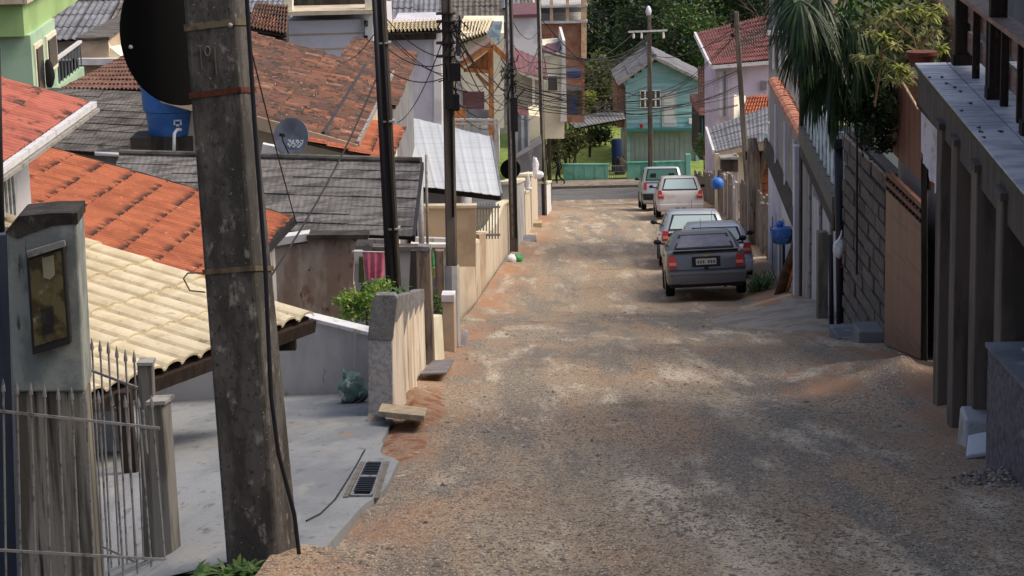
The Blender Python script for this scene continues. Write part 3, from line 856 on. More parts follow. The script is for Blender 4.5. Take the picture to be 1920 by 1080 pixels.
# green bag
q = P(662, 752, 20.6)
q.z = drive_z(q.x, q.y)
t = thing('garbage_bag', 'translucent green plastic bag slumped against the grey driveway wall', 'bag', q)
MB().blob(q + V((0, 0, .125)), (.14, .12, .155), 4, .45, 1.5, 5, flat=-.125).build('bag', 'green_bag', t, smooth=True)
MB().tube([q + V((-.06, 0, .24)), q + V((-.075, 0, .29)), q + V((-.09, .01, .315))], [.03, .012, .02], 7).build('knot', 'green_bag', t, smooth=True)
q2 = P(690, 738, 20.3)
single(MB().tube([q + V((.04, -.12, .02)), q + V((.12, -.14, .08)), q + V((.2, -.12, .15))], [.012, .01, .004], 5), 'stick', 'bark', 'short dark stick lying beside the green plastic bag', 'stick')
# drain with grate
dz = lambda p: V((p.x, p.y, zr(p.y) + .03))
c4 = [dz(G(*q)) for q in ((688, 872), (719, 872), (697, 940), (657, 940))]
t = thing('drain_grate', 'dark steel drain grate set in the driveway edge', 'drain grate', c4[3])
cc = sum(c4, V()) / 4
MB().slab([cc + (p - cc) * .8 for p in c4], V((0, 0, .004))).build('channel', 'metal_dark', t)
for i in range(4):
    a, b = c4[i], c4[(i + 1) % 4]
    MB().beam(a.lerp(cc, .06), b.lerp(cc, .06), .02, .012).build('frame', 'metal_grey', t)
for i in (1, 3):
    a, b = c4[i], c4[(i + 1) % 4]
    o_ = (a + b) / 2 - cc
    o_.z = 0
    o_ = o_.normalized() * .03
    MB().beam(a + o_ - Z * .006, b + o_ - Z * .012, .03, .012).build('kerb_strip', 'concrete_pale', t)
for k in range(17):
    u = (k + 1) / 18
    a, b = c4[0].lerp(c4[3], u).lerp(cc, .12), c4[1].lerp(c4[2], u).lerp(cc, .12)
    MB().beam(a + Z * .008, b + Z * .008, .016 if k != 8 else .04, .010).build('bar', 'conduit' if k != 8 else 'metal_grey', t)
# ------------------------------------------------------------------ street-side fence of concrete panels
s0, s1 = G(742, 782), G(792, 700)
nP = 5
dirv = (s1 - s0)
dh = V((dirv.x, dirv.y, 0)).normalized()
nrm = V((dh.y, -dh.x, 0))            # towards the street
t = thing('panel_fence', 'street side fence of water stained pale concrete panels with dark tops', 'fence', s0)
for k in range(nP):
    a, b = s0 + dirv * (k / nP), s0 + dirv * ((k + .97) / nP)
    za, zb = zr(a.y) - .2, zr(b.y) - .2
    H = 1.06 - .03 * k
    A0, B0 = a - nrm * .045, b + nrm * .045
    f = lambda p, z: V((p.x, p.y, z))
    bk = -nrm * .10
    MB().hexa([f(A0, za), f(B0, zb), f(B0 + bk, zb), f(A0 + bk, za), f(A0, za + .2 + H), f(B0, zb + .2 + H), f(B0 + bk, zb + .2 + H), f(A0 + bk, za + .2 + H)]).build('panel', 'slab_wall', t, bevel=.012)
    o_ = nrm * .006
    dp = R.uniform(.3, .5)
    MB().slab([f(A0 + o_, za + .2 + H + .012), f(B0 + o_, zb + .2 + H + .012), f(B0 + o_, zb + .2 + H - .12), f(A0.lerp(B0, .55) + o_, za + .2 + H - dp), f(A0.lerp(B0, .2) + o_, za + .2 + H - .2)], bk * 1.12).build('cap', 'slab_cap', t)
e0 = P(735, 783, s0.y - .03)
ew = .215
MB().slab([P(690, 778, s0.y - .06), P(737, 786, s0.y - .06), P(735, 638, s0.y - .06), P(690, 636, s0.y - .06)], V((0, .12, 0))).build('end_block', 'slab_end', t, bevel=.008)
MB().slab([P(689, 637, s0.y - .07), P(736, 639, s0.y - .07), P(746, 560, s0.y - .07), P(740, 553, s0.y - .07), P(704, 553, s0.y - .07), P(696, 575, s0.y - .07)], V((0, .14, 0))).build('end_cap', 'slab_cap', t, bevel=.008)
MB().slab([P(684, 862, 17.6), P(712, 862, 17.6), P(722, 780, 18.8), P(690, 776, 18.8)], V((.02, .3, -.3))).build('footing', 'concrete_pale', t)
# red clay heap by the panels
def heap(name, mt, label, px, py, rx, ry, rz, seed, cat):
    q = G(px, py)
    m = MB()
    nn = 26
    for j in range(nn + 1):
        for i in range(nn + 1):
            x, y = (i / nn * 2 - 1), (j / nn * 2 - 1)
            r_ = math.sqrt(x * x + y * y)
            k_ = max(0, 1 - r_ * (1 + .25 * noise.noise(V((x * 2, y * 2, seed)))))
            X_, Y_ = q.x + x * rx, q.y + y * ry
            m.v.append(V((X_, Y_, road_z(X_, Y_) - .015 + rz * k_ * (1 + .6 * noise.noise(V((X_ * 9, Y_ * 9, seed)))))))
    m.f = [(j * (nn + 1) + i, j * (nn + 1) + i + 1, (j + 1) * (nn + 1) + i + 1, (j + 1) * (nn + 1) + i) for j in range(nn) for i in range(nn)]
    return single(m, name, mt, label, cat, smooth=True)
heap('clay_heap', 'red_clay', 'low heap of red clay dug out below the panel fence', 772, 768, .36, 2.4, .13, 2, 'soil heap')
heap('clay_heap', 'red_clay', 'small red clay heap around the drain end of the footing', 752, 830, .34, 1.5, .05, 4, 'soil heap')
q = G(755, 805)
m = MB()
m.slab([G(710, 803), G(797, 813), G(802, 796), G(716, 787)], V((0, 0, .05)))
for p in m.v: p.z += .1
single(m, 'concrete_plank', 'plank', 'pale concrete plank lying at the foot of the panel fence', 'plank', bevel=.006)
# posts and small walls down to the second pole
b = G(798, 694)
t = thing('gate_post', 'tall rust stained concrete post standing beyond the panel fence', 'post', b)
MB().slab([P(785, 696, b.y), P(814, 696, b.y), P(806, 466, b.y), P(780, 466, b.y)], V((.01, .16, 0))).build('post', 'rust_post', t, bevel=.01)
MB().slab([P(779, 471, b.y - .01), P(807, 471, b.y - .01), P(805, 463, b.y - .01), P(782, 462, b.y - .01)], V((.01, .18, 0))).build('cap', 'slab_cap', t)
MB().slab([P(770, 470, b.y + .3), P(781, 470, b.y + .3), P(786, 560, b.y + .3), P(766, 560, b.y + .3)], V((0, .06, 0))).build('stay', 'concrete_dark', t)
b = G(826, 690)
t = thing('boundary_wall', 'narrow cream wall end between the rust stained post and the cream box', 'wall', b)
MB().slab([P(815, 695, b.y), P(834, 680, b.y + .8), P(829, 590, b.y + .8), P(812, 594, b.y)], V((-.12, .05, 0))).build('wall', 'cream_wall', t, bevel=.008)
b = G(845, 664)
t = thing('letter_box', 'cream box pillar with white cap at the foot of the second pole', 'pillar', b)
MB().slab([P(832, 664, b.y), P(853, 666, b.y), P(851, 562, b.y), P(829, 562, b.y)], V((.02, .22, 0))).build('pillar', 'beige_wall', t, bevel=.008)
MB().slab([P(827, 566, b.y - .02), P(852, 567, b.y - .02), P(852, 553, b.y - .02), P(827, 553, b.y - .02)], V((.01, .26, 0))).build('cap', 'white_wall', t, bevel=.006)
b = G(822, 710)
m = MB().slab([G(788, 721), G(838, 719), G(852, 693), G(812, 695)], V((0, 0, .02)))
for i, p in enumerate(m.v): p.z += .10
single(m, 'metal_plate', 'plate', 'flat grey plate lying as a bridge beside the rust stained post', 'plate', bevel=.004)
b = G(868, 650)
single(MB().slab([P(863, 652, b.y), P(874, 650, b.y), P(878, 620, b.y + .1), P(866, 618, b.y + .1)], V((0, .02, 0))), 'board', 'pale_board', 'small pale board leaning at the foot of the second pole', 'board')
# plants behind the wall
rg = random.Random(11)
t = thing('shrub', 'bright green leafy shrub growing over the grey driveway wall', 'shrub', P(690, 640, 23))
m = MB()
leafy(m, P(665, 580, 23.0), (.26, .3, .17), 900, .05, rg, 10)
leafy(m, P(700, 560, 23.2), (.26, .3, .2), 900, .05, rg, 10)
m.build('leaf_mass', 'leaf_bright', t, fix=False)
m = MB()
leafy(m, P(700, 548, 23.6), (.25, .3, .12), 500, .055, rg, 8)
m.build('leaf_mass', 'leaf_mid', t, fix=False)
MB().tube([P(690, 660, 23), P(688, 590, 23.1), P(700, 540, 23.2)], [.02, .015, .006], 6).build('stem', 'bark', t)
t = thing('potted_plant', 'dark pot with broad drooping green leaves on the panel fence', 'potted plant', P(758, 580, 22.4))
MB().lathe(P(758, 588, 22.4), [(.06, 0), (.085, .17), (.1, .175), (.1, .2), (.085, .2)], 16).build('pot', 'pot_black', t, smooth='auto')
m = MB()
for k in range(26):
    a = rg.uniform(0, 6.28)
    blade(m, P(742 + rg.uniform(-8, 8), 545, 22.5), V((math.cos(a), math.sin(a), rg.uniform(.3, 1.2))), rg.uniform(.14, .26), .045, rg.uniform(1, 2.4))
m.build('leaf_mass', 'leaf_mid', t, fix=False)
# weeds at the foot of the foreground pole
t = thing('weed', 'low green weeds at the foot of the foreground pole', 'plant', P(420, 1075, 10.4))
m = MB()
for k in range(150):
    a = rg.uniform(0, 6.28)
    blade(m, P(rg.choice((395, 440, 462)) + rg.gauss(0, 18), 1078, 10.2 + rg.uniform(-.1, .1)), V((math.cos(a), math.sin(a), rg.uniform(.5, 1.6))), rg.uniform(.06, .15), .024, rg.uniform(.6, 2))
m.build('leaf_mass', 'leaf_mid', t, fix=False)
# ------------------------------------------------------------------ houses left of the street
def under(parent, E0, E1, R1, R0, z0, mt, ins=.22, name='wall', drop=.1):
    "walls that carry a roof plane"
    c = (E0 + E1 + R0 + R1) / 4
    q = []
    for p in (E0, E1, R1, R0):
        d = V((c.x - p.x, c.y - p.y, 0))
        q.append(p + d.normalized() * ins * 1.4 - Z * drop)
    return MB().hexa([V((p.x, p.y, z0)) for p in q] + q).build(name, mt, parent)
def roof_frame(B, Apx, L, rise, tilt=0):
    "eave from near point A to far point B (same height), slope rising to the left"
    A = PZ(Apx[0], Apx[1], B.z)
    e = V((B.x - A.x, B.y - A.y, 0)).normalized()
    u = V((-e.y, e.x, 0))
    return A, B, B + u * L + Z * rise, A + u * L + Z * rise, e, u
def pbox(parent, name, mt, pts, off):
    return MB().slab(pts, off).build(name, mt, parent)
# house with orange tiles
A, B, RB, RA, e, u = roof_frame(P(545, 408, 27), (392, 568), 3.05, .92)
t = thing('house', 'house with clean orange tiled roof and dark lichen rows', 'house', V((A.x - 1.5, A.y + 2, zr(24) - 1.2)))
tiled(t, A, B, RB, RA, 46, 8, .022, 'orange_tile', flat=.2, lift=.4, lip=.010, seg=4, jit=.003)
under(t, A, B, RB, RA, zr(24) - 1.4, 'pale_grey_wall')
MB().beam(A + V((.02, 0, -.05)), B + V((.02, .05, -.05)), .07, .10).build('gutter', 'metal_dark', t)
MB().beam(B + V((.0, .03, -.03)), RB + V((0, .03, -.03)), .04, .10).build('verge_board', 'wood_dark', t)
# house with red tiles and white gutter
A, B, RB, RA, e, u = roof_frame(P(160, 193, 21.5), (-40, 332), 3.2, 1.0)
t = thing('house', 'house with faded red tiled roof, white gutter and shuttered wall at the left edge', 'house', V((A.x - 1.5, A.y + 2, zr(20) - 1.2)))
tiled(t, A, B, RB, RA, 34, 8, .026, 'red_tile', flat=.25, lift=.35, lip=.010, seg=4, jit=.002)
gx = V((.07, 0, -.02))
MB().beam(A + gx, B + gx + V((0, .06, 0)), .06, .055).build('gutter', 'gutter_white', t)
MB().beam(A + gx + V((.03, 0, -.055)), B + gx + V((.03, .06, -.055)), .05, .03).build('gutter_lip', 'gutter_grey', t)
wc = P(60, 400, 21.3)
MB().hexa([V((wc.x - 2.4, 17, zr(20) - 1.3)), V((wc.x, 17, zr(20) - 1.3)), V((wc.x, 21.3, zr(20) - 1.3)), V((wc.x - 2.4, 21.3, zr(20) - 1.3)), V((wc.x - 2.4, 17, A.z - .02)), V((wc.x, 17, A.z - .02)), V((wc.x, 21.3, A.z - .02)), V((wc.x - 2.4, 21.3, A.z - .02))]).build('wall', 'white_wall', t)
wz0, wz1 = P(20, 396, 19.8).z, P(20, 318, 19.8).z
w_ = MB().box((wc.x + .012, 19.75, (wz0 + wz1) / 2 - .1), (.03, 1.5, (wz1 - wz0) + .25)).build('window', 'window_dark', t)
for k in range(10): MB().box((wc.x + .035, 19.05 + k * .155, (wz0 + wz1) / 2 - .1), (.02, .05, (wz1 - wz0) + .25)).build('shutter_slat', 'shutter', w_)
# house with dark grey fibre cement roof (front)
R1_ = P(790, 304, 35.0)
R0_ = PZ(225, 289, R1_.z)
E1_ = P(773, 441, 32.6)
E0_ = E1_ + (R0_ - R1_)
t = thing('house', 'low house under a weathered dark grey fibre cement roof beside the stained wall', 'house', V((E1_.x - 2, E1_.y, zr(34) - 1.4)))
sheeted(t, E0_, E1_, R1_, R0_, 8, .10, .003, 'fibre_cement', ns=5)
under(t, E0_, E1_, R1_, R0_, zr(34) - 1.6, 'pale_grey_wall', .3)
rd = (R1_ - R0_).normalized()
MB().beam(E1_ + rd * .02 - Z * .05, R1_ + rd * .02 - Z * .05, .04, .11).build('verge_board', 'metal_dark', t)
MB().tube([R0_ + Z * .03, R1_ + Z * .03], .05, 8).build('ridge_cap', 'fibre_cement_old', t)
MB().slab([P(595, 447, 32.55), P(742, 449, 32.45), P(742, 462, 32.45), P(595, 460, 32.55)], V((0, .05, 0))).build('gutter', 'gutter_grey', t)
# house with grey roof further back, carries the tank
R1b = P(535, 184, 42.5)
R0b = PZ(90, 164, R1b.z)
E1b = P(478, 302, 39.2)
E0b = E1b + (R0b - R1b)
t = thing('house', 'house under a brownish grey fibre cement roof carrying the blue water tank', 'house', V((E1b.x - 2, E1b.y + 1, zr(41) - 1.6)))
sheeted(t, E0b, E1b, R1b, R0b, 9, .10, .003, 'fibre_cement_old', ns=4)
under(t, E0b, E1b, R1b, R0b, zr(41) - 1.6, 'grey_wall', .3)
rd = (R1b - R0b).normalized()
MB().beam(E1b + rd * .03, R1b + rd * .03, .05, .09).build('verge_board', 'gutter_grey', t)
def rz_on(p, E, Rr, n0):
    return p
# water tank on a dark stand
c = P(330, 250, 39.8)
t = thing('water_tank', 'round blue plastic water tank with white sticker on the grey roof', 'water tank', P(330, 282, 39.8))
tb = MB().lathe(c, [(.46, 0), (.475, .03), (.52, .42), (.56, .44), (.56, .48), (.575, .82), (.6, .84), (.6, .90), (.5, .96), (.1, 1.02)], 32).build('tank', 'blue_plastic', t, smooth='auto')
MB().box(P(310, 266, 39.8), (1.1, .9, .30)).build('stand', 'concrete_dark', t)
for dx, dy, w1, h1 in ((-6, -2, 3, 9), (6, -2, 3, 9), (0, -6, 14, 3), (0, 3, 6, 4)):
    q = P(333 + dx, 232 + dy, 39.8 - .535)
    MB().box(q, (w1 / 106, .012, h1 / 106)).build('sticker', 'white_paint', tb)
MB().tube([P(340, 243, 39.2), P(332, 243, 39.15), P(327, 250, 39.1), P(326, 292, 39.1)], .03, 8).build('pipe', 'white_paint', t, smooth=True)
single(MB().tube([P(178, 288, 38.2), P(262, 292, 38.2), P(372, 293, 38.2)], .035, 8), 'pipe', 'white_paint', 'long white pipe lying across the grey roofs below the blue tank', 'pipe', smooth=True)
# big mottled terracotta roof
A, B, RB, RA, e, u = roof_frame(P(735, 138, 50), (668, 272), 3.35, 1.04)
t = thing('house', 'large house with mottled old terracotta tile roof behind the satellite dish', 'house', V((A.x - 2, A.y + 4, zr(45) - 1.5)))
tiled(t, A, B, RB, RA, 30, 9, .045, 'old_tile', flat=.3, lift=.6, lip=.025, jit=.012)
under(t, A, B, RB, RA, zr(45) - 1.5, 'tan_wall', .3, drop=.16)
MB().beam(A + V((.03, 0, .03)), B + V((.03, 0, .03)), .05, .08).build('gutter', 'gutter_grey', t)
m1, m2 = A.lerp(RA, .17), B.lerp(RB, .17)
MB().tube([m1 + Z * .05, m2 + Z * .05], .03, 6).build('cable_duct', 'metal_dark', t)
MB().beam(A - e * .06 - Z * .09, RA - e * .06 - Z * .09, .05, .22).build('verge_board', 'beige_wall', t)
q = P(675, 272, 39.0)
MB().tube([q, V((q.x, q.y, q.z - .9))], .03, 8).build('downpipe', 'gutter_grey', t)
# lower roof pieces of the terracotta house
A2, B2, RB2, RA2, e2, u2 = roof_frame(P(783, 102, 57.5), (742, 200), 1.6, .46)
t = thing('house', 'rear wing with terracotta tiles next to the lavender house front', 'house', V((A2.x - 1, A2.y + 2, zr(52) - 1.5)))
tiled(t, A2, B2, RB2, RA2, 30, 5, .05, 'old_tile', flat=.3, lift=.5, jit=.014)
under(t, A2, B2, RB2, RA2, zr(52) - 1.5, 'grey_wall', .55)
q = P(741, 203, 50.6)
MB().tube([q, V((q.x, q.y, q.z - 1.1))], .035, 8).build('downpipe', 'gutter_grey', t)
A3, B3, RB3, RA3, e3, u3 = roof_frame(P(757, 243, 42.5), (733, 302), 1.9, .5)
t = thing('house', 'low tiled lean-to roof in bright orange below the terracotta eave', 'lean-to', V((A3.x - 1, A3.y + 1, zr(40) - 1.5)))
tiled(t, A3, B3, RB3, RA3, 16, 5, .05, 'orange_tile', flat=.3, lift=.5)
under(t, A3, B3, RB3, RA3, zr(40) - 1.5, 'cream_wall', .2)
# brown roof left of the foreground pole
A4, B4, RB4, RA4, e4, u4 = roof_frame(P(380, 100, 62), (330, 172), 3.2, .1)
t = thing('house', 'dull brown tiled roof peeking over the grey roof left of the round sign', 'house', P(200, 200, 55))
q0, q1, q2, q3 = P(112, 168, 50), P(330, 172, 50), P(330, 82, 58), P(255, 100, 58)
q3 = P(248, 104, 57)
tiled(t, q0, q1, P(345, 96, 57), P(235, 104, 57), 26, 9, .045, 'brown_tile', flat=.3, lift=.5, jit=.01)
MB().hexa([V((p.x, p.y, zr(52) - 2)) for p in (q0 + V((.3, .3, 0)), q1 + V((-.2, .3, 0)), P(345, 96, 57) + V((0, -.2, 0)), P(235, 104, 57) + V((.2, -.2, 0)))] + [p - Z * .12 for p in (q0 + V((.3, .3, 0)), q1 + V((-.2, .3, 0)), P(345, 96, 57) + V((0, -.2, 0)), P(235, 104, 57) + V((.2, -.2, 0)))]).build('wall', 'tan_wall', t)
# satellite dish
c = P(545, 257, 37.2)
axd = V((-.38, -.90, .25)).normalized()
xd = axd.cross(Z).normalized()
yd = xd.cross(axd)
t = thing('satellite_dish', 'grey satellite dish with white lettering on the roof ridge', 'satellite dish', P(545, 300, 37.2))
dsh = MB().lathe(c, [(.03, -.065), (.12, -.055), (.22, -.03), (.32, .0), (.33, .0), (.33, -.012), (.22, -.05), (.03, -.085)], 36, (xd, yd, axd)).build('reflector', 'dish', t, smooth='auto')
rg = random.Random(5)
pat = ["1101101011", "1011101110", "1101011101", "0110110111", "0011011010"]
for j, row in enumerate(pat):
    for i, ch in enumerate(row):
        if ch == '1':
            MB().box(c + xd * (-.22 + i * .030) + yd * (-.05 - j * .027) + axd * (-.028 - .0 * i), (.024, .022, .012), (xd, yd, axd)).build('mark', 'white_paint', dsh)
MB().tube([c - yd * .3, c - yd * .1 + axd * .25, c + axd * .3], .012, 6).build('arm', 'metal_dark', t)
MB().box(c + axd * .3, (.06, .05, .09), (xd, yd, axd)).build('receiver', 'black', t)
MB().tube([c - axd * .07, P(548, 300, 37.4)], .025, 8).build('mast', 'gutter_grey', t)
# white rag and pale bits beside the dish
t = thing('parapet', 'white painted parapet piece behind the dark grey roof ridge under the dish', 'wall', P(525, 300, 37.9))
MB().slab([P(488, 300, 37.9), P(560, 302, 37.9), P(548, 288, 37.9), P(520, 276, 37.9), P(492, 270, 37.9)], V((0, .2, 0))).build('wall', 'white_wall', t)
# white box house with flat roof, front shade painted as lavender
t = thing('house', 'white flat roofed house, front shade painted as lavender, with horizontal grooves above the terracotta roof', 'house', P(615, 140, 62))
fz = zr(62) - 1
f = [P(538, 40, 62), P(694, 36, 62)]
MB().hexa([V((f[0].x, 62, fz)), V((f[1].x, 62, fz)), V((f[1].x + .3, 68, fz)), V((f[0].x, 68, fz)), f[0], f[1], f[1] + V((.3, 6, 0)), f[0] + V((0, 6, 0))]).build('wall', 'lavender_wall', t)
for y0 in (64, 92):
    MB().slab([P(539, y0, 61.99), P(694, y0 - 4, 61.99), P(694, y0 - 1, 61.99), P(539, y0 + 4, 61.99)], V((0, .02, 0))).build('groove', 'beige_wall', t)
MB().slab([P(684, 20, 61.9), P(699, 20, 61.9), P(700, 130, 61.9), P(686, 130, 61.9)], V((.1, .3, 0))).build('pilaster', 'white_wall', t)  # white strip paints the sunlit right side of the house
MB().slab([P(530, 30, 61.6), P(698, 26, 61.6), P(698, 18, 61.6), P(530, 22, 61.6)], V((.1, 7, 0))).build('cornice', 'tan_wall', t)
for pts in ([(532, 20), (548, 20), (548, -60), (532, -60)], [(684, 18), (699, 18), (699, -60), (684, -60)]):
    MB().slab([P(x, y, 61.8) for x, y in pts], V((0, .4, 0))).build('parapet_post', 'cream_wall', t)
MB().slab([P(548, 18, 63.5), P(684, 15, 63.5), P(684, -50, 63.5), P(548, -50, 63.5)], V((0, .2, 0))).build('terrace_screen', 'concrete_dark', t)
q = P(686, 44, 61.85)
for y0 in (44, 72): MB().box(P(686, y0, 61.8), (.10, .14, .16)).build('insulator', 'black', t)
# small terracotta ridge piece at the top
A5, B5, RB5, RA5, e5, u5 = roof_frame(P(538, 52, 58), (505, 68), 2.0, .75)
t = thing('house', 'small terracotta tile roof corner beside the white flat roofed house', 'house', P(500, 90, 57))
tiled(t, P(462, 52, 54), P(538, 66, 54), P(540, 12, 57.5), P(478, 6, 57.5), 12, 7, .05, 'old_tile', flat=.3, lift=.5, jit=.012)
MB().hexa([V((p.x, p.y, zr(55) - 1)) for p in (P(462, 58, 54.2), P(538, 74, 54.2), P(540, 20, 57.3), P(478, 12, 57.3))] + [P(462, 58, 54.2), P(538, 74, 54.2), P(540, 20, 57.3), P(478, 12, 57.3)]).build('wall', 'concrete_dark', t)
# house with white metal roof
t = thing('house', 'garage with bright white corrugated metal roof beside the street', 'house', P(860, 450, 53))
E0w, E1w, R1w, R0w = P(770, 346, 52), P(938, 365, 50.4), P(919, 256, 58.5), P(736, 212, 62)
sheeted(t, E0w, E1w, R1w, R0w, 1, .3, .006, 'white_metal', ns=5, kind='rib')
MB().hexa([V((E0w.x + .2, 52.3, zr(54) - 1.5)), V((-1.15, 52.0, zr(54) - 1.5)), V((-1.0, 58, zr(54) - 1.5)), V((E0w.x + .2, 58, zr(54) - 1.5)), V((E0w.x + .2, 52.3, E0w.z - .05)), V((-1.15, 52.0, E1w.z - .02)), V((-1.0, 58, R1w.z - .35)), V((E0w.x + .2, 58, R1w.z - .3))]).build('wall', 'lavender_wall', t)
MB().beam(E0w - Z * .08, E1w - Z * .08, .05, .12).build('fascia', 'wood_dark', t)
MB().beam(E1w + V((.03, 0, -.02)), R1w + V((.03, 0, -.02)), .05, .10).build('verge_board', 'grey_metal', t)
# garden walls in front of it
t = thing('boundary_wall', 'brown beige wall panels below the white metal roof', 'wall', P(830, 480, 42.3))
MB().slab([P(784, 500, 42.3), P(892, 500, 42.3), P(892, 388, 42.3), P(784, 388, 42.3)], V((0, .15, 0))).build('wall', 'beige_wall', t)
MB().slab([P(782, 391, 42.25), P(894, 390, 42.25), P(894, 385, 42.25), P(782, 386, 42.25)], V((0, .25, 0))).build('coping', 'tan_wall', t)
t = thing('boundary_wall', 'pale wall with flaking blue paint behind the rust stained post', 'wall', P(810, 500, 40.5))
MB().slab([P(775, 505, 40.5), P(850, 505, 40.5), P(850, 448, 40.5), P(775, 446, 40.5)], V((0, .15, 0))).build('wall', 'pale_grey_wall', t)
MB().slab([P(770, 464, 40.3), P(852, 464, 40.3), P(852, 458, 40.3), P(770, 458, 40.3)], V((0, .3, 0))).build('coping', 'white_wall', t)
for x, y0, y1, wd in ((788, 312, 470, .045), (799, 290, 466, .022)):
    single(MB().tube([P(x, y0, 36.5), P(x + 3, y1 + 20, 36.5)], wd, 8), 'pipe', 'gutter_white' if wd > .03 else 'gutter_grey', 'wide white downpipe at the corner of the dark grey roof' if wd > .03 else 'slim grey pipe beside the white downpipe at the dark grey roof', 'pipe', smooth=True)
# old stained wall with washing
t = thing('boundary_wall', 'old brown stained plaster wall below the dark grey roof', 'wall', P(590, 590, 29.5))
pts = [P(498, 600, 29.5), P(676, 600, 29.5), P(672, 570, 29.5), P(662, 530, 29.5), P(664, 470, 29.5), P(668, 452, 29.5), P(630, 443, 29.5), P(578, 445, 29.5), P(576, 456, 29.5), P(498, 462, 29.5)]
MB().slab(pts, V((0, .18, 0))).build('wall', 'stained_wall', t)
MB().slab([P(575, 450, 29.42), P(690, 449, 29.42), P(690, 440, 29.42), P(575, 441, 29.42)], V((0, .35, 0))).build('coping', 'concrete_dark', t)
MB().slab([P(498, 464, 29.44), P(578, 452, 29.44), P(578, 438, 29.44), P(520, 446, 29.44), P(498, 458, 29.44)], V((0, .3, 0))).build('coping', 'white_wall', t)
t = thing('towel', 'pink towel hanging on a line behind the shrub', 'towel', P(698, 525, 28.5))
m = MB()
nx_, ny_ = 14, 8
for j in range(ny_ + 1):
    for i in range(nx_ + 1):
        u_, v_ = i / nx_, j / ny_
        p = P(679 + 42 * u_ + 4 * v_ * (1 - u_) * 2, 473 + 54 * v_ - 8 * (u_) * v_, 28.5)
        m.v.append(p + V((0, .025 * math.sin(u_ * 19 + v_ * 2) * (.3 + v_), 0)))
m.f = [(j * 15 + i, j * 15 + i + 1, j * 15 + 16 + i, j * 15 + 15 + i) for j in range(ny_) for i in range(nx_)]
m.build('cloth', 'pink_cloth', t, smooth=True)
MB().tube([P(660, 471, 28.5), P(745, 473, 28.5)], .006, 5).build('line', 'white_paint', t)
t = thing('window_frame', 'white frame end and mossy post beside the pink towel', 'frame', P(672, 525, 29.2))
MB().slab([P(664, 494, 29.2), P(680, 494, 29.2), P(680, 470, 29.2), P(664, 470, 29.2)], V((0, .06, 0))).build('panel', 'white_wall', t)
MB().slab([P(672, 530, 29.1), P(684, 530, 29.1), P(680, 482, 29.1), P(673, 482, 29.1)], V((0, .08, 0))).build('post', 'leaf_olive', t)
t = thing('boundary_wall', 'pale grey yard wall behind the potted plant', 'wall', P(755, 540, 31))
MB().slab([P(700, 560, 31), P(790, 560, 31), P(790, 468, 31), P(700, 468, 31)], V((0, .15, 0))).build('wall', 'pale_grey_wall', t)
MB().slab([P(698, 471, 30.95), P(792, 471, 30.95), P(792, 463, 30.95), P(698, 463, 30.95)], V((0, .25, 0))).build('coping', 'fibre_cement_old', t)
for nm, x0, x1, y0, y1, mt, lb in (('bottle', 808, 815, 470, 500, 'green_plastic', 'green bottle standing on the wall beside the second pole'), ('crate', 808, 816, 501, 521, 'lamp_amber', 'small yellow box below the green bottle')):
    q = P((x0 + x1) / 2, y1, 30)
    w1 = (x1 - x0) / 4200 * 30
    h1 = (y1 - y0) / 4200 * 30
    m = MB().lathe(q, [(w1 * .5, 0), (w1 * .52, h1 * .6), (w1 * .3, h1 * .8), (w1 * .2, h1)], 12) if nm == 'bottle' else MB().box(q + Z * h1 / 2, (w1, w1, h1))
    single(m, nm, mt if nm == 'bottle' else 'leaf_yellow', lb, nm)
single(MB().slab([P(817, 560, 30.2), P(834, 560, 30.2), P(832, 470, 30.2), P(815, 470, 30.2)], V((0, .12, 0))), 'post', 'rust_post', 'short brown post left of the second pole behind the cream box', 'post', bevel=.01)
rg = random.Random(4)
m = leafy(MB(), P(820, 560, 29), (.07, .12, .26), 260, .05, rg, 6)
tag(m.build('shrub', 'leaf_mid', fix=False), 'slim green plant growing between the rust stained post and the cream box', 'plant')

# ------------------------------------------------------------------ walls along the left kerb
b = G(880, 572)
t = thing('boundary_wall', 'plain tan rendered street wall right of the second pole', 'wall', b)
MB().slab([P(856, 600, b.y), P(898, 590, b.y + 1), P(893, 453, b.y + 1), P(852, 455, b.y)], V((-.1, .1, 0))).build('wall', 'tan_wall', t)
MB().slab([P(850, 457, b.y - .02), P(899, 455, b.y + 1), P(899, 449, b.y + 1), P(850, 451, b.y - .02)], V((-.1, .16, 0))).build('coping', 'cream_wall', t)
MB().slab([P(893, 588, b.y + .9), P(902, 580, b.y + 2.2), P(900, 452, b.y + 2.2), P(891, 453, b.y + .9)], V((-.1, .1, 0))).build('pier', 'tan_wall', t)
c0, c1 = G(908, 540), G(957, 470)
t = thing('boundary_wall', 'cream street wall with its top sweeping up in a curve', 'wall', c0)
tops = [(905, 440), (912, 437), (922, 430), (930, 417), (937, 398), (943, 384), (950, 380), (956, 378)]
m = MB()
nk = len(tops)
for k, (x, y) in enumerate(tops):
    u_ = k / (nk - 1)
    yy_ = c0.y + (c1.y - c0.y) * u_
    tp = P(x, y, yy_)
    bt = V((tp.x, tp.y, zr(yy_) - .2))
    m.v += [bt, tp, tp + V((-.14, .02, 0)), bt + V((-.14, .02, 0))]
m.f = [(k * 4 + i, k * 4 + (i + 1) % 4, k * 4 + 4 + (i + 1) % 4, k * 4 + 4 + i) for k in range(nk - 1) for i in range(4)] + [(0, 1, 2, 3), tuple(len(m.v) - 4 + i for i in (3, 2, 1, 0))]
m.build('wall', 'tan_wall', t)
m = MB()
for k, (x, y) in enumerate(tops):
    yy_ = c0.y + (c1.y - c0.y) * k / (nk - 1)
    tp = P(x, y, yy_)
    m.v += [tp + V((.04, -.01, 0)), tp + V((.04, -.01, .06)), tp + V((-.18, .02, .06)), tp + V((-.18, .02, 0))]
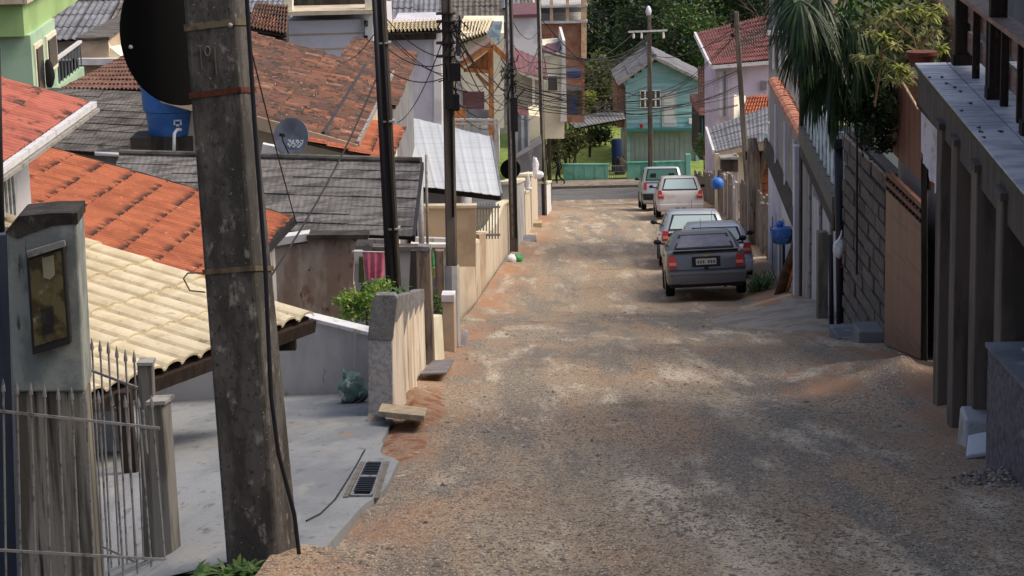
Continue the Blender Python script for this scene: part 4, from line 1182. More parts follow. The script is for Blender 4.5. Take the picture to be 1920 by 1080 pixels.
m.f = [(k * 4 + i, k * 4 + (i + 1) % 4, k * 4 + 4 + (i + 1) % 4, k * 4 + 4 + i) for k in range(nk - 1) for i in range(4)] + [(0, 1, 2, 3), tuple(len(m.v) - 4 + i for i in (3, 2, 1, 0))]
m.build('coping', 'cream_wall', t)
b = c0
MB().slab([P(899, 565, b.y - .6), P(911, 560, b.y - .1), P(911, 436, b.y - .1), P(899, 440, b.y - .6)], V((-.12, .1, 0))).build('pier', 'beige_wall', t)
t = thing('railing', 'grey upright bar railing behind the cream curved wall', 'railing', P(912, 440, 49.5))
for k in range(9):
    x = 890 + k * 5.5
    MB().beam(P(x, 448, 49.5), P(x, 382, 49.5), .03, .02, V((0, 1, 0))).build('bar', 'grey_metal', t)
MB().beam(P(886, 388, 49.48), P(938, 388, 49.48), .03, .05).build('rail', 'grey_metal', t)
MB().beam(P(886, 442, 49.48), P(938, 440, 49.48), .03, .05).build('rail', 'grey_metal', t)
# further walls up to the main road
for (x0, y0, x1, y1, ytop0, ytop1, mt, lb, extra) in (
        (968, 470, 985, 447, 345, 338, 'pale_grey_wall', 'grey green rendered wall directly right of the third pole', 0),
        (986, 446, 996, 432, 362, 356, 'tan_wall', 'narrow peach wall end with white finial past the third pole', 0),
        (998, 430, 1009, 414, 330, 326, 'tan_wall', 'orange tinted plaster wall just before the fourth pole', 0),
        (1026, 406, 1034, 396, 344, 342, 'white_wall', 'white wall end right of the fourth pole', 0)):
    a, b = G(x0, y0), G(x1, y1)
    t = thing('boundary_wall', lb, 'wall', a)
    ta, tb_ = P(x0, ytop0, a.y), P(x1, ytop1, b.y)
    MB().hexa([V((a.x, a.y, a.z - .3)), V((b.x, b.y, b.z - .3)), V((b.x - .3, b.y, b.z - .3)), V((a.x - .5, a.y, a.z - .3)), V((a.x, a.y, ta.z)), V((b.x, b.y, tb_.z)), V((b.x - .3, b.y, tb_.z)), V((a.x - .5, a.y, ta.z))]).build('wall', mt, t)
    MB().hexa([V((a.x + .04, a.y - .04, ta.z)), V((b.x + .04, b.y, tb_.z)), V((b.x - .35, b.y, tb_.z)), V((a.x - .55, a.y - .04, ta.z)), V((a.x + .04, a.y - .04, ta.z + .08)), V((b.x + .04, b.y, tb_.z + .08)), V((b.x - .35, b.y, tb_.z + .08)), V((a.x - .55, a.y - .04, ta.z + .08))]).build('coping', 'cream_wall', t)
q = P(991, 356, 64)
single(MB().lathe(q, [(.10, 0), (.12, .05), (.05, .1), (.07, .2), (.03, .4), (.01, .55)], 10), 'finial', 'white_paint', 'white finial on top of the peach wall end', 'finial', smooth=True)
q = G(1008, 427)
single(MB().box((q.x - .1, q.y, q.z + .1), (.5, .6, .24)), 'step', 'plank', 'pale concrete step at the foot of the orange tinted wall', 'step', bevel=.02)
q = G(990, 452)
single(MB().box((q.x - .1, q.y, q.z + .03), (.7, .9, .14)), 'step', 'fibre_cement_blue', 'low grey kerb slab below the peach wall end', 'step', bevel=.02)
# rubbish bags at the third pole
q = G(970, 492)
t = thing('garbage_bag', 'shiny green rubbish bag at the foot of the third pole', 'bag', q)
MB().blob(q + V((0, 0, .1)), (.14, .14, .12), 3, .3, 2.5, 3, flat=-.1).build('bag', 'green_plastic', t, smooth=True)
q = G(959, 494)
t = thing('garbage_bag', 'white rubbish bag left of the green one at the third pole', 'bag', q)
MB().blob(q + V((0, 0, .11)), (.12, .14, .13), 3, .3, 2.5, 8, flat=-.1).build('bag', 'white_plastic', t, smooth=True)
# white bags hung high near the fourth pole
q = P(1003, 322, 71)
t = thing('hanging_bag', 'white plastic bags hanging above the wall left of the fourth pole', 'bag', q)
MB().blob(P(1004, 315, 71), (.10, .10, .36), 3, .35, 2.0, 3).build('bag', 'white_plastic', t, smooth=True)
MB().blob(P(1012, 328, 71), (.13, .12, .12), 3, .35, 2.0, 6).build('bag', 'white_plastic', t, smooth=True)
# ------------------------------------------------------------------ utility poles down the street
def upole(label, bx, by, tx, ty, Y, r0, r1, mt='far_pole', ext=1.35, cond=(), base_z=None):
    b, tp = P(bx, by, Y), P(tx, ty, Y)
    if base_z is not None:
        b = b + (tp - b) * ((base_z - b.z) / (tp.z - b.z))
    tp = b + (tp - b) * ext
    t = thing('utility_pole', label, 'utility pole', b, 'utility poles along the street')
    ax = (V((.92, .38, 0)), V((-.38, .92, 0)))
    m = MB()
    nseg = 8
    for k in range(nseg + 1):
        c = b.lerp(tp, k / nseg)
        r = r0 + (r1 - r0) * k / nseg
        for i in range(4):
            a = math.pi / 4 + i * math.pi / 2
            for da in (-.18, .18): m.v.append(c + V((math.cos(a + da), math.sin(a + da), 0)) * r)
    m.f = [(k * 8 + i, k * 8 + (i + 1) % 8, k * 8 + 8 + (i + 1) % 8, k * 8 + 8 + i) for k in range(nseg) for i in range(8)] + [tuple(range(8))[::-1], tuple(nseg * 8 + i for i in range(8))]
    m.build('shaft', mt, t)
    for (dx, u0, u1, rr, cm) in cond:
        p0, p1 = b.lerp(tp, u0), b.lerp(tp, u1)
        o0 = V((dx, -r0 * .95, 0))
        MB().tube([p0 + o0, p1 + o0 * .9], rr, 6).build('conduit', cm, t, smooth=True)
    return t, b, tp
pB, bB, tB = upole('dark utility pole with black conduits behind the green shrub', 740, 530, 713, 0, 27, .098, .078, 'far_pole_dark', 1.35, ((-.07, .05, .98, .035, 'conduit'), (.02, .05, .98, .02, 'cable')), base_z=zr(27) - .3)
for u_ in (.08, .30, .51, .66): MB().box(bB.lerp(tB, u_), (.2, .2, .02)).build('strap', 'gutter_grey', pB)
q = G(850, 655)
pC, bC, tC = upole('second utility pole with pale painted foot beside the cream box', 850, 655, 838, 0, q.y, .088, .082, 'far_pole', 1.3, ((.03, .3, .98, .016, 'cable'),))
MB().tube([bC.lerp(tC, .0) + Z * .05, bC.lerp(tC, .19)], .094, 8).build('painted_foot', 'pale_grey_wall', pC)
MB().box(P(853, 135, q.y - .12), (.14, .1, .22)).build('junction_box', 'black', pC)
MB().box(P(842, 178, q.y - .13), (.10, .08, .34)).build('junction_box', 'cable', pC)
MB().box(P(851, 192, q.y - .08), (.14, .12, .20)).build('transformer', 'black', pC)
for y0 in (25, 40, 58, 80, 105): MB().box(P(836, y0, q.y), (.24, .22, .018)).build('strap', 'cable', pC)
rg = random.Random(9)
m = MB()
for k in range(26):
    a = P(rg.uniform(832, 866), rg.uniform(20, 175), q.y - .1)
    c_ = a + V((rg.uniform(-.12, .16), rg.uniform(-.1, .1), rg.uniform(-.25, .1)))
    m.tube([a, (a + c_) / 2 + V((rg.uniform(-.1, .1), 0, -.08)), c_], .009, 5)
m.build('cable_tangle', 'cable', pC)
q = G(964, 475)
pD, bD, tD = upole('third utility pole with small black round sign back', 964, 475, 954, 0, q.y, .138, .125, 'far_pole', 1.3, ((-.03, .05, .95, .03, 'gutter_grey'), (.07, .05, .9, .03, 'conduit')))
m = MB()
for k in range(30):
    a = P(rg.uniform(946, 972), rg.uniform(110, 200), q.y - .2)
    c_ = a + V((rg.uniform(-.3, .3), rg.uniform(-.1, .1), rg.uniform(-.4, .4)))
    m.tube([a, (a + c_) / 2 + V((rg.uniform(-.2, .2), 0, -.1)), c_], .016, 5)
m.build('cable_tangle', 'cable', pD)
MB().box(P(965, 215, q.y - .2), (.16, .12, .9)).build('junction_box', 'cable', pD)
c = P(957, 317, q.y + .2)
single(MB().lathe(c, [(.1, 0), (.27, 0), (.275, .008), (.27, .016), (.1, .014)], 32, (V((1, .1, 0)).normalized(), Z, V((.1, -1, 0)).normalized())), 'traffic_sign', 'disc_black', 'small black back of a round sign fixed behind the third pole', 'road sign', smooth='auto')
q = G(1021, 406)
pE, bE, tE = upole('fourth utility pole at the left kerb before the main road', 1021, 406, 1010, 0, q.y, .112, .10, 'far_pole_dark', 1.3, ((.04, .0, .95, .03, 'gutter_grey'),))
pF, bF, tF = upole('slim pole with white crossarm in front of the turquoise house', 1220, 335, 1217, 28, 123.8, .17, .13, 'far_pole', 1.0)
MB().beam(P(1178, 60, 123.7), P(1252, 57, 123.7), .10, .09).build('crossarm', 'gutter_white', pF)
for x in (1188, 1203, 1244): MB().lathe(P(x, 72, 123.7), [(.05, 0), (.07, .06), (.05, .3), (.03, .36)], 8).build('insulator', 'white_paint', pF)
MB().lathe(P(1216, 32, 123.8), [(.05, 0), (.14, .15), (.17, .35), (.10, .55), (.03, .62)], 12).build('lamp_head', 'rail_white', pF, smooth=True)
pG, bG, tG = upole('bare pole on the right in front of the pink house', 1398, 300, 1380, 22, 72, .105, .09, 'far_pole', 1.0, base_z=zr(72) + .1)
for y0 in (30, 48, 66): MB().box(P(1373, y0, 72), (.10, .12, .12)).build('insulator', 'cable', pG)
# ------------------------------------------------------------------ bottom of the hill: turquoise house, low walls, person
YH = 131.0
zg = zr(131) + .1
t = thing('house', 'two storey turquoise board house with grey gable roof at the end of the street', 'house', V((P(1245, 300, YH).x, YH, zg)))
fl, fr = P(1174, 240, YH), P(1311, 240, YH)
zf = P(1240, 240, YH).z
ap = P(1231, 116, YH)
tl, tr2 = P(1173, 159, YH), P(1310, 152, YH)
tl.z = tr2.z = (tl.z + tr2.z) / 2
dep = V((0, 6, 0))
nb = 13
wl_ = MB().slab([V((fl.x, YH + .08, zf)), V((fr.x, YH + .08, zf)), V((fr.x, YH + .08, tr2.z)), V((ap.x, YH + .08, ap.z)), V((fl.x, YH + .08, tl.z))], dep).build('wall', 'teal_wall', t)
for k in range(nb):                                    # clapboards
    z0 = zf + (ap.z - zf) * k / nb
    z1 = zf + (ap.z - zf) * (k + .96) / nb
    if z0 > tl.z:
        u0 = (z0 - tl.z) / (ap.z - tl.z)
        a, b = fl.x + (ap.x - fl.x) * u0, fr.x + (ap.x - fr.x) * u0
    else: a, b = fl.x, fr.x
    if b - a < .4: continue
    MB().hexa([V((a, YH + .03, z0)), V((b, YH + .03, z0)), V((b, YH + .1, z0)), V((a, YH + .1, z0)), V((a, YH + .06, z1)), V((b, YH + .06, z1)), V((b, YH + .1, z1)), V((a, YH + .1, z1))]).build('board', 'teal_wall', wl_)
MB().hexa([V((fl.x - .02, YH + .2, zg - .3)), V((fr.x + .02, YH + .2, zg - .3)), V((fr.x + .02, YH + 6, zg - .3)), V((fl.x - .02, YH + 6, zg - .3)), V((fl.x - .02, YH + .2, zf)), V((fr.x + .02, YH + .2, zf)), V((fr.x + .02, YH + 6, zf)), V((fl.x - .02, YH + 6, zf))]).build('ground_floor', 'garage_grey', t)
for k in range(14):
    x = fl.x + .25 + (fr.x - fl.x - .5) * k / 13
    MB().box((x, YH + .19, (zg + zf) / 2), (.03, .03, zf - zg - .1)).build('panel_rib', 'garage_grey', t)
for x in (fl.x + .1, fr.x - .1): MB().box((x, YH + .12, (zg + zf) / 2), (.24, .2, zf - zg)).build('corner_post', 'teal_wall', t)
MB().box(((fl.x + fr.x) / 2, YH - .1, zf - .04), (fr.x - fl.x + .3, .7, .16)).build('balcony_slab', 'teal_trim', t)
MB().box((fl.x - .25, YH + 3, (zf + tl.z) / 2 - .1), (.5, 5.5, tl.z - zf - .3)).build('side_wall', 'brick', t)
# roof
ov = .55
al = P(1158, 160, YH - ov)
ar = P(1322, 148, YH - ov)
al.z = ar.z = (al.z + ar.z) / 2
apr = P(1228, 106, YH - ov)
for s_, q in ((0, al), (1, ar)):
    sheeted(t, V((q.x, YH - ov, q.z)), V((q.x, YH + 6.4, q.z)), V((apr.x, YH + 6.4, apr.z)), V((apr.x, YH - ov, apr.z)), 3, .18, .02, 'fibre_cement_blue', ns=4)
    MB().beam(V((q.x, YH - ov - .02, q.z - .08)), V((apr.x, YH - ov - .02, apr.z - .08)), .06, .16).build('rake_board', 'gutter_grey', t)
MB().tube([V((apr.x, YH - ov, apr.z + .05)), V((apr.x, YH + 6.4, apr.z + .05))], .12, 8).build('ridge_cap', 'fibre_cement_blue', t)
# window and door
x0, x1 = P(1200, 185, YH).x, P(1239, 185, YH).x
z0, z1 = P(1220, 202, YH).z, P(1220, 169, YH).z
w_ = MB().box(((x0 + x1) / 2, YH + .0, (z0 + z1) / 2), (x1 - x0, .06, z1 - z0)).build('window', 'white_paint', t)
for i in range(4):
    for j in range(2):
        cx = x0 + (x1 - x0) * (i + .5) / 4
        cz = z0 + (z1 - z0) * (j + .5) / 2
        MB().box((cx, YH - .033, cz), ((x1 - x0) / 4 - .10, .012, (z1 - z0) / 2 - .10)).build('pane', 'window_dark', w_)
x0, x1 = P(1241, 200, YH).x, P(1268, 200, YH).x
z0, z1 = zf + .06, P(1255, 170, YH).z
d_ = MB().box(((x0 + x1) / 2, YH + .01, (z0 + z1) / 2), (x1 - x0, .06, z1 - z0)).build('door', 'door_white', t)
MB().box(((x0 + x1) / 2, YH - .03, z0 + (z1 - z0) * .72), ((x1 - x0) * .72, .03, (z1 - z0) * .34)).build('door_panel', 'shutter', d_)
MB().box(((x0 + x1) / 2, YH - .03, z0 + (z1 - z0) * .28), ((x1 - x0) * .72, .03, (z1 - z0) * .36)).build('door_panel', 'shutter', d_)
MB().box((x0 + .1, YH - .05, z0 + 1.0), (.05, .06, .1)).build('handle', 'metal_dark', d_)
q = P(1297, 227, YH - .1)
MB().box(q, (.34, .16, .3)).build('meter', 'white_paint', t)
single(MB().lathe(P(1203, 241, YH - .25), [(.07, 0), (.11, .2), (.14, .24), (.04, .32)], 10), 'flower_pot', 'lamp_red', 'small red pot on the balcony edge of the turquoise house', 'pot')
# lean-to left of it
t = thing('lean_to', 'flat grey sheet awning left of the turquoise house', 'awning', V((P(1110, 240, 129).x, 129, zg)))
E0a, E1a, R1a, R0a = P(1078, 240, 127.5), P(1173, 223, 127.5), P(1168, 206, 131.5), P(1056, 220, 131.5)
sheeted(t, E0a, E1a, R1a, R0a, 1, .18, .02, 'fibre_cement_blue', ns=4)
for p in (E0a, E1a, R0a.lerp(E0a, .2)): MB().beam(V((p.x, p.y + .2, zg)), p + V((0, .2, -.08)), .12, .12, V((0, 1, 0))).build('post', 'weathered_wood', t)
q = P(1157, 285, 127.5)
single(MB().lathe(V((q.x, 128, zg)), [(.28, 0), (.3, .1), (.3, 1.9), (.27, 2.0)], 16), 'water_drum', 'blue_deep', 'tall dark blue drum under the grey sheet awning', 'drum', smooth='auto')
q = P(1163, 305, 126.4)
single(MB().blob((q.x, 126.8, zg + .55), (.35, .3, .6), 3, .4, 2, 3), 'rubbish_heap', 'concrete_dark', 'dark bundled heap behind the gap in the low teal wall', 'heap', smooth=True)
# low teal walls
YW = 125.4
for (x0, x1, yt0, yt1, lb) in ((1057, 1141, 309, 309, 'left stretch of low teal garden wall along the main road'), (1176, 1290, 306, 303, 'right stretch of low teal garden wall behind the silver pickup')):
    a, b = P(x0, 346, YW), P(x1, 346, YW)
    za, zb = P(x0, yt0, YW).z, P(x1, yt1, YW).z
    t = thing('garden_wall', lb, 'wall', V((a.x, YW, zg - .2)))
    MB().wall((a.x, YW), (b.x, YW), zg - .3, za, .2, z1b=zb).build('wall', 'teal_low', t)
    MB().wall((a.x - .03, YW), (b.x + .03, YW), za, za + .06, .26, z0b=zb, z1b=zb + .06).build('coping', 'teal_low', t)
    n_ = 4
    for k in range(n_ + 1):
        x = a.x + .1 + (b.x - a.x - .2) * k / n_
        MB().box((x, YW - .11, (zg - .3 + min(za, zb)) / 2), (.16, .03, min(za, zb) - zg + .28)).build('pier', 'teal_low', t)
a = P(1290, 303, YW)
single(MB().box((a.x, YW - .05, a.z - .2), (.3, .3, 1.3)), 'gate_pier', 'teal_low', 'pale teal pier ending the low wall by the pickup cab', 'pier', bevel=.03)
t = thing('gate', 'grey wire gate in the gap of the low teal wall', 'gate', V((P(1159, 330, YW).x, YW, zg)))
a, b = P(1143, 340, YW), P(1174, 340, YW)
for z_ in (P(1159, 311, YW).z, P(1159, 322, YW).z): MB().beam(V((a.x, YW, z_)), V((b.x, YW, z_)), .05, .05).build('rail', 'grey_metal', t)
for k in range(9): MB().beam(V((a.x + (b.x - a.x) * k / 8, YW, zg)), V((a.x + (b.x - a.x) * k / 8, YW, P(1159, 310, YW).z)), .025, .025, V((0, 1, 0))).build('bar', 'grey_metal', t)
# walking person
def person(label, base, h, heading):
    t = thing('person', label, 'person', base)
    f = V((math.sin(heading), math.cos(heading), 0))
    s = V((f.y, -f.x, 0))
    J = lambda a, b, c: V(base) + f * (a * h) + s * (b * h) + Z * (c * h)
    vs = [('pelvis', J(0, 0, .53), .085), ('waist', J(.01, 0, .62), .075), ('chest', J(.03, 0, .75), .095), ('neck', J(.045, 0, .835), .032), ('head0', J(.06, 0, .875), .045), ('head1', J(.065, 0, .945), .05),
          ('hl', J(0, .05, .50), .06), ('kl', J(.12, .05, .29), .04), ('al', J(.08, .05, .05), .026), ('tl', J(.15, .05, .025), .02),
          ('hr', J(0, -.05, .50), .06), ('kr', J(-.02, -.05, .28), .04), ('ar', J(-.20, -.05, .10), .026), ('tr', J(-.15, -.05, .02), .02),
          ('sl', J(.03, .105, .80), .04), ('el', J(-.08, .13, .64), .03), ('wl', J(-.03, .12, .50), .02), ('fl', J(-.01, .12, .45), .018),
          ('sr', J(.03, -.105, .80), .04), ('er', J(.09, -.13, .65), .03), ('wr', J(.20, -.11, .58), .02), ('fr', J(.24, -.11, .57), .018)]
    ed = [('pelvis', 'waist'), ('waist', 'chest'), ('chest', 'neck'), ('neck', 'head0'), ('head0', 'head1'), ('pelvis', 'hl'), ('hl', 'kl'), ('kl', 'al'), ('al', 'tl'), ('pelvis', 'hr'), ('hr', 'kr'), ('kr', 'ar'), ('ar', 'tr'), ('chest', 'sl'), ('sl', 'el'), ('el', 'wl'), ('wl', 'fl'), ('chest', 'sr'), ('sr', 'er'), ('er', 'wr'), ('wr', 'fr')]
    ix = {v[0]: i for i, v in enumerate(vs)}
    me = bpy.data.meshes.new('body')
    me.from_pydata([tuple(v[1] - V(base)) for v in vs], [(ix[a], ix[b]) for a, b in ed], [])
    me.materials.append(M['cloth_black'])
    o = bpy.data.objects.new('body', me)
    COL.objects.link(o)
    o.parent = t
    o.modifiers.new('skin', 'SKIN')
    for i, v in enumerate(vs):
        me.skin_vertices[0].data[i].radius = (v[2] * h, v[2] * h * (.75 if v[0] in ('chest', 'waist', 'pelvis') else 1))
        me.skin_vertices[0].data[i].use_root = (i == 0)
    o.modifiers.new('sub', 'SUBSURF').levels = 2
    o.modifiers['sub'].render_levels = 2
    hd = J(.068, 0, .93)
    MB().blob(hd, (.052 * h, .056 * h, .068 * h), 3, .03, 2, 1).build('face', 'skin', t, smooth=True)
    MB().blob(hd - f * .012 * h + Z * .02 * h, (.056 * h, .06 * h, .062 * h), 3, .05, 4, 2).build('hair', 'hair', t, smooth=True)
    for q in (J(.255, -.11, .565), J(-.005, .12, .435)):
        mm = MB().blob(q, (.022 * h, .016 * h, .026 * h), 2, .05, 2, 1)
        for k in range(5): mm.tube([q, q + f * (.02 * h) + s * ((k - 2) * .007 * h) - Z * (.03 * h), q + f * (.024 * h) + s * ((k - 2) * .008 * h) - Z * (.042 * h)], [.006 * h, .005 * h, .003 * h], 5)
        mm.build('hand', 'skin', t, smooth=True)
    return t
pp = P(1049, 353, 124.2)
person('person in dark clothes walking left along the far pavement', V((pp.x, 124.2, zr(124) + .13)), 1.62, math.radians(-80))
# ------------------------------------------------------------------ pink house and grey roof on the right
t = thing('house', 'pale pink house with red tiled roof behind the bare right hand pole', 'house', V((P(1400, 260, 98).x, 98, zr(98))))
E0p, E1p = P(1334, 122, 97), P(1475, 110, 97)
R0p, R1p = P(1305, 62, 103), P(1475, 20, 103)
tiled(t, E0p, E1p, R1p, R0p, 34, 10, .05, 'pink_tile', flat=.3, lift=.4, lip=.03)
MB().beam(E0p + V((-.05, 0, -.05)), R0p + V((-.05, 0, -.05)), .1, .22).build('verge_board', 'gutter_white', t)
MB().beam(E0p - Z * .1, E1p - Z * .1, .1, .16).build('fascia', 'gutter_white', t)
wl0, wl1 = P(1342, 230, 97.6), P(1480, 230, 97.6)
MB().hexa([V((wl0.x, 97.6, zr(98) - 1)), V((wl1.x, 97.6, zr(98) - 1)), V((wl1.x, 103, zr(98) - 1)), V((wl0.x, 103, zr(98) - 1)), V((wl0.x, 97.6, E0p.z + .0)), V((wl1.x, 97.6, E0p.z)), V((wl1.x, 103, R0p.z - .3)), V((wl0.x, 103, R0p.z - .5))]).build('wall', 'pink_wall', t)
w_ = MB().slab([P(1345, 222, 97.55), P(1371, 222, 97.55), P(1371, 130, 97.55), P(1345, 130, 97.55)], V((0, .05, 0))).build('shutter_door', 'lavender_wall', t)
for k in range(3): MB().slab([P(1349 + k * 8, 218, 97.52), P(1353 + k * 8, 218, 97.52), P(1353 + k * 8, 134, 97.52), P(1349 + k * 8, 134, 97.52)], V((0, .03, 0))).build('slat', 'pink_wall' if k != 1 else 'grey_wall', w_)
MB().box(P(1432, 160, 97.5), (.25, .15, .4)).build('meter', 'metal_grey', t)
q = zr(98)
tiled(t, P(1388, 218, 94), P(1470, 212, 94), P(1470, 180, 97), P(1402, 182, 97), 14, 5, .1, 'orange_tile', flat=.3, lift=.4, lip=.03)
MB().beam(P(1392, 224, 94.2), P(1470, 216, 94.2), .1, .12).build('fascia', 'cream_wall', t)
MB().slab([P(1376, 230, 94.5), P(1398, 230, 94.5), P(1398, 180, 96.5), P(1376, 178, 96.5)], V((0, .1, 0))).build('porch_wall', 'cream_wall', t)
t = thing('house', 'small brown tiled house squeezed between turquoise and pink houses', 'house', V((P(1328, 250, 118).x, 118, zr(118))))
tiled(t, P(1310, 202, 116), P(1346, 202, 116), P(1350, 126, 124), P(1308, 126, 124), 12, 12, .07, 'brown_tile', flat=.3, lift=.4)
MB().slab([P(1311, 216, 115.9), P(1352, 216, 115.9), P(1352, 202, 115.9), P(1311, 202, 115.9)], V((0, 6, 0))).build('fascia', 'pink_tile', t)
MB().slab([P(1312, 300, 116.3), P(1362, 300, 116.3), P(1352, 217, 116.3), P(1312, 217, 116.3)], V((0, 5, 0))).build('shed_wall', 'concrete_dark', t)
for k in range(7): MB().slab([P(1316 + k * 5, 255, 116.2), P(1318 + k * 5, 255, 116.2), P(1318 + k * 5, 218, 116.2), P(1316 + k * 5, 218, 116.2)], V((0, .08, 0))).build('slat', 'teal_trim', t)
t = thing('house', 'low house with plain grey roof in front of the pink house', 'house', V((P(1400, 300, 80).x, 80, zr(80))))
E0g, E1g, R1g, R0g = P(1341, 284, 77), P(1450, 260, 77), P(1450, 196, 83), P(1327, 240, 82)
sheeted(t, E0g, E1g, R1g, R0g, 4, .12, .01, 'fibre_cement_blue', ns=4)
MB().beam(E0g + V((-.05, 0, -.03)), R0g + V((-.05, 0, -.03)), .08, .16).build('verge_board', 'gutter_white', t)
MB().beam(E0g - Z * .12, E1g - Z * .12, .1, .2).build('fascia', 'tan_wall', t)
under(t, E0g, E1g, R1g, R0g, zr(80) - .5, 'tan_wall', .3, drop=.2)
MB().slab([P(1433, 283, 76.8), P(1447, 283, 76.8), P(1447, 248, 76.8), P(1433, 248, 76.8)], V((0, .08, 0))).build('window', 'rail_blue', t)
# ------------------------------------------------------------------ houses in the middle distance, left
t = thing('house', 'lavender house with white corner and cream tiled eave left of the second pole', 'house', V((P(780, 230, 66).x, 66, zr(66) - 1)))
f0, f1 = P(732, 230, 66), P(818, 230, 66)
zt = P(775, 62, 66).z
MB().hexa([V((f0.x, 66, zr(66) - 1.5)), V((f1.x, 66, zr(66) - 1.5)), V((f1.x + .3, 73, zr(66) - 1.5)), V((f0.x, 73, zr(66) - 1.5)), V((f0.x, 66, zt)), V((f1.x, 66, zt)), V((f1.x + .3, 73, zt)), V((f0.x, 73, zt))]).build('wall', 'lavender_wall', t)
MB().slab([P(814, 235, 65.9), P(828, 235, 65.9), P(828, 58, 65.9), P(814, 58, 65.9)], V((.1, .4, 0))).build('corner_pilaster', 'white_wall', t)
MB().slab([P(726, 76, 65.7), P(818, 74, 65.7), P(818, 58, 65.7), P(726, 60, 65.7)], V((0, .2, 0))).build('frieze', 'concrete_dark', t)
tiled(t, P(722, 62, 65.2), P(826, 58, 65.2), P(826, 38, 67.6), P(726, 42, 67.6), 14, 5, .09, 'cream_tile', flat=.3, lift=.4)
t = thing('house', 'white walled house with pale tiled gable behind the tangle of wires', 'house', V((P(900, 150, 80).x, 80, zr(80) - 1)))
MB().slab([P(864, 240, 80), P(945, 240, 80), P(945, 62, 80), P(864, 62, 80)], V((0, 7, 0))).build('wall', 'cream_wall', t)
tiled(t, P(862, 80, 79.5), P(912, 62, 79.5), P(925, 38, 82.5), P(866, 40, 82.5), 9, 5, .1, 'cream_tile', flat=.3, lift=.4)
MB().slab([P(912, 66, 79.6), P(936, 84, 79.6), P(942, 40, 79.6), P(926, 40, 79.6)], V((0, .2, 0))).build('gable_panel', 'rail_blue', t)
MB().slab([P(868, 205, 79.9), P(908, 205, 79.9), P(908, 172, 79.9), P(868, 172, 79.9)], V((0, .1, 0))).build('painted_band', 'maroon_metal', t)
MB().slab([P(868, 226, 79.8), P(918, 226, 79.8), P(918, 206, 79.8), P(868, 206, 79.8)], V((0, .1, 0))).build('painted_band', 'grey_metal', t)
# timber gable frame
YT = 70
t = thing('timber_canopy', 'orange timber gable frame with brace between the second and third poles', 'canopy', P(921, 245, YT))
MB().beam(P(922, 265, YT), P(920, 88, YT), .16, .16, V((0, 1, 0))).build('post', 'wood_orange', t)
MB().beam(P(862, 124, YT - .3), P(922, 84, YT - .3), .12, .16).build('rafter', 'wood_orange', t)
MB().beam(P(922, 84, YT - .3), P(958, 118, YT - .3), .12, .16).build('rafter', 'wood_orange', t)
MB().beam(P(870, 131, YT), P(918, 134, YT), .12, .12).build('tie_beam', 'wood_orange', t)
MB().beam(P(893, 138, YT), P(917, 160, YT), .10, .10).build('brace', 'wood_orange', t)
a, b = P(862, 119, YT - .4), P(920, 81, YT - .4)
MB().slab([a, b, b + V((0, 1.6, 0)), a + V((0, 1.6, 0))], V((0, 0, .06))).build('roof_board', 'wood_brown', t)
MB().slab([P(874, 128, YT + .1), P(916, 131, YT + .1), P(917, 95, YT + .1)], V((0, .06, 0))).build('gable_board', 'wood_orange', t)
MB().slab([P(850, 236, YT - .5), P(874, 236, YT - .5), P(873, 204, YT - .5), P(852, 204, YT - .5)], V((0, .1, 0))).build('side_panel', 'wood_orange', t)
t = thing('railing', 'white horizontal rail above the white metal roof', 'railing', P(890, 245, 60))
for y0 in (224, 232): MB().beam(P(848, y0, 60), P(934, y0 + 1, 60), .05, .05).build('rail', 'gutter_white', t)
for k in range(6): MB().beam(P(852 + k * 16, 250, 60.05), P(852 + k * 16, 222, 60.05), .05, .05, V((0, 1, 0))).build('post', 'gutter_white', t)
# house with maroon roofs
t = thing('house', 'cream house with maroon metal roofs between third and fourth poles', 'house', V((P(1010, 230, 90).x, 90, zr(90) - 1)))
for qs in (((925, 114, 85), (950, 122, 85), (950, 82, 89), (928, 80, 89)), ((968, 131, 86), (1024, 150, 86), (1026, 116, 90), (960, 88, 90)), ((1017, 100, 91), (1048, 97, 91), (1056, 76, 95), (1018, 84, 95)), ((962, 216, 84), (1008, 218, 84), (1004, 206, 86), (964, 198, 86))):
    p4 = [P(*q) for q in qs]
    sheeted(t, p4[0], p4[1], p4[2], p4[3], 1, .2, .012, 'maroon_metal', ns=2, kind='rib')
    MB().beam(p4[0] - Z * .06, p4[1] - Z * .06, .06, .12).build('gutter', 'gutter_white', t)
MB().slab([P(1018, 260, 91.2), P(1058, 260, 91.2), P(1058, 98, 91.2), P(1018, 101, 91.2)], V((0, 6, 0))).build('wall', 'cream_wall', t)
MB().slab([P(1051, 228, 91), P(1063, 228, 91), P(1060, 76, 91), P(1055, 76, 91)], V((0, 6, 0))).build('side_strip', 'white_wall', t)  # paler strip along the right edge of the front wall
w_ = MB().slab([P(1026, 172, 91.15), P(1047, 172, 91.15), P(1047, 141, 91.15), P(1026, 141, 91.15)], V((0, .08, 0))).build('window', 'white_paint', t)
MB().slab([P(1028, 170, 91.1), P(1045, 170, 91.1), P(1045, 143, 91.1), P(1028, 143, 91.1)], V((0, .03, 0))).build('pane', 'window_dark', w_)
MB().slab([P(925, 235, 87), P(1018, 235, 87), P(1018, 142, 87), P(968, 130, 87), P(925, 118, 87)], V((0, 4, 0))).build('wall', 'pale_grey_wall', t)
MB().slab([P(998, 215, 86.8), P(1003, 215, 86.8), P(1003, 146, 86.8), P(998, 146, 86.8)], V((0, .1, 0))).build('downpipe', 'white_paint', t)
m = sheeted(t, P(962, 305, 80), P(994, 305, 80), P(992, 216, 80.4), P(962, 215, 80.4), 1, .24, .03, 'grey_metal', ns=1)
MB().slab([P(992, 300, 81), P(1014, 300, 81), P(1012, 218, 81), P(992, 216, 81)], V((0, 3, 0))).build('porch_wall', 'cream_wall', t)
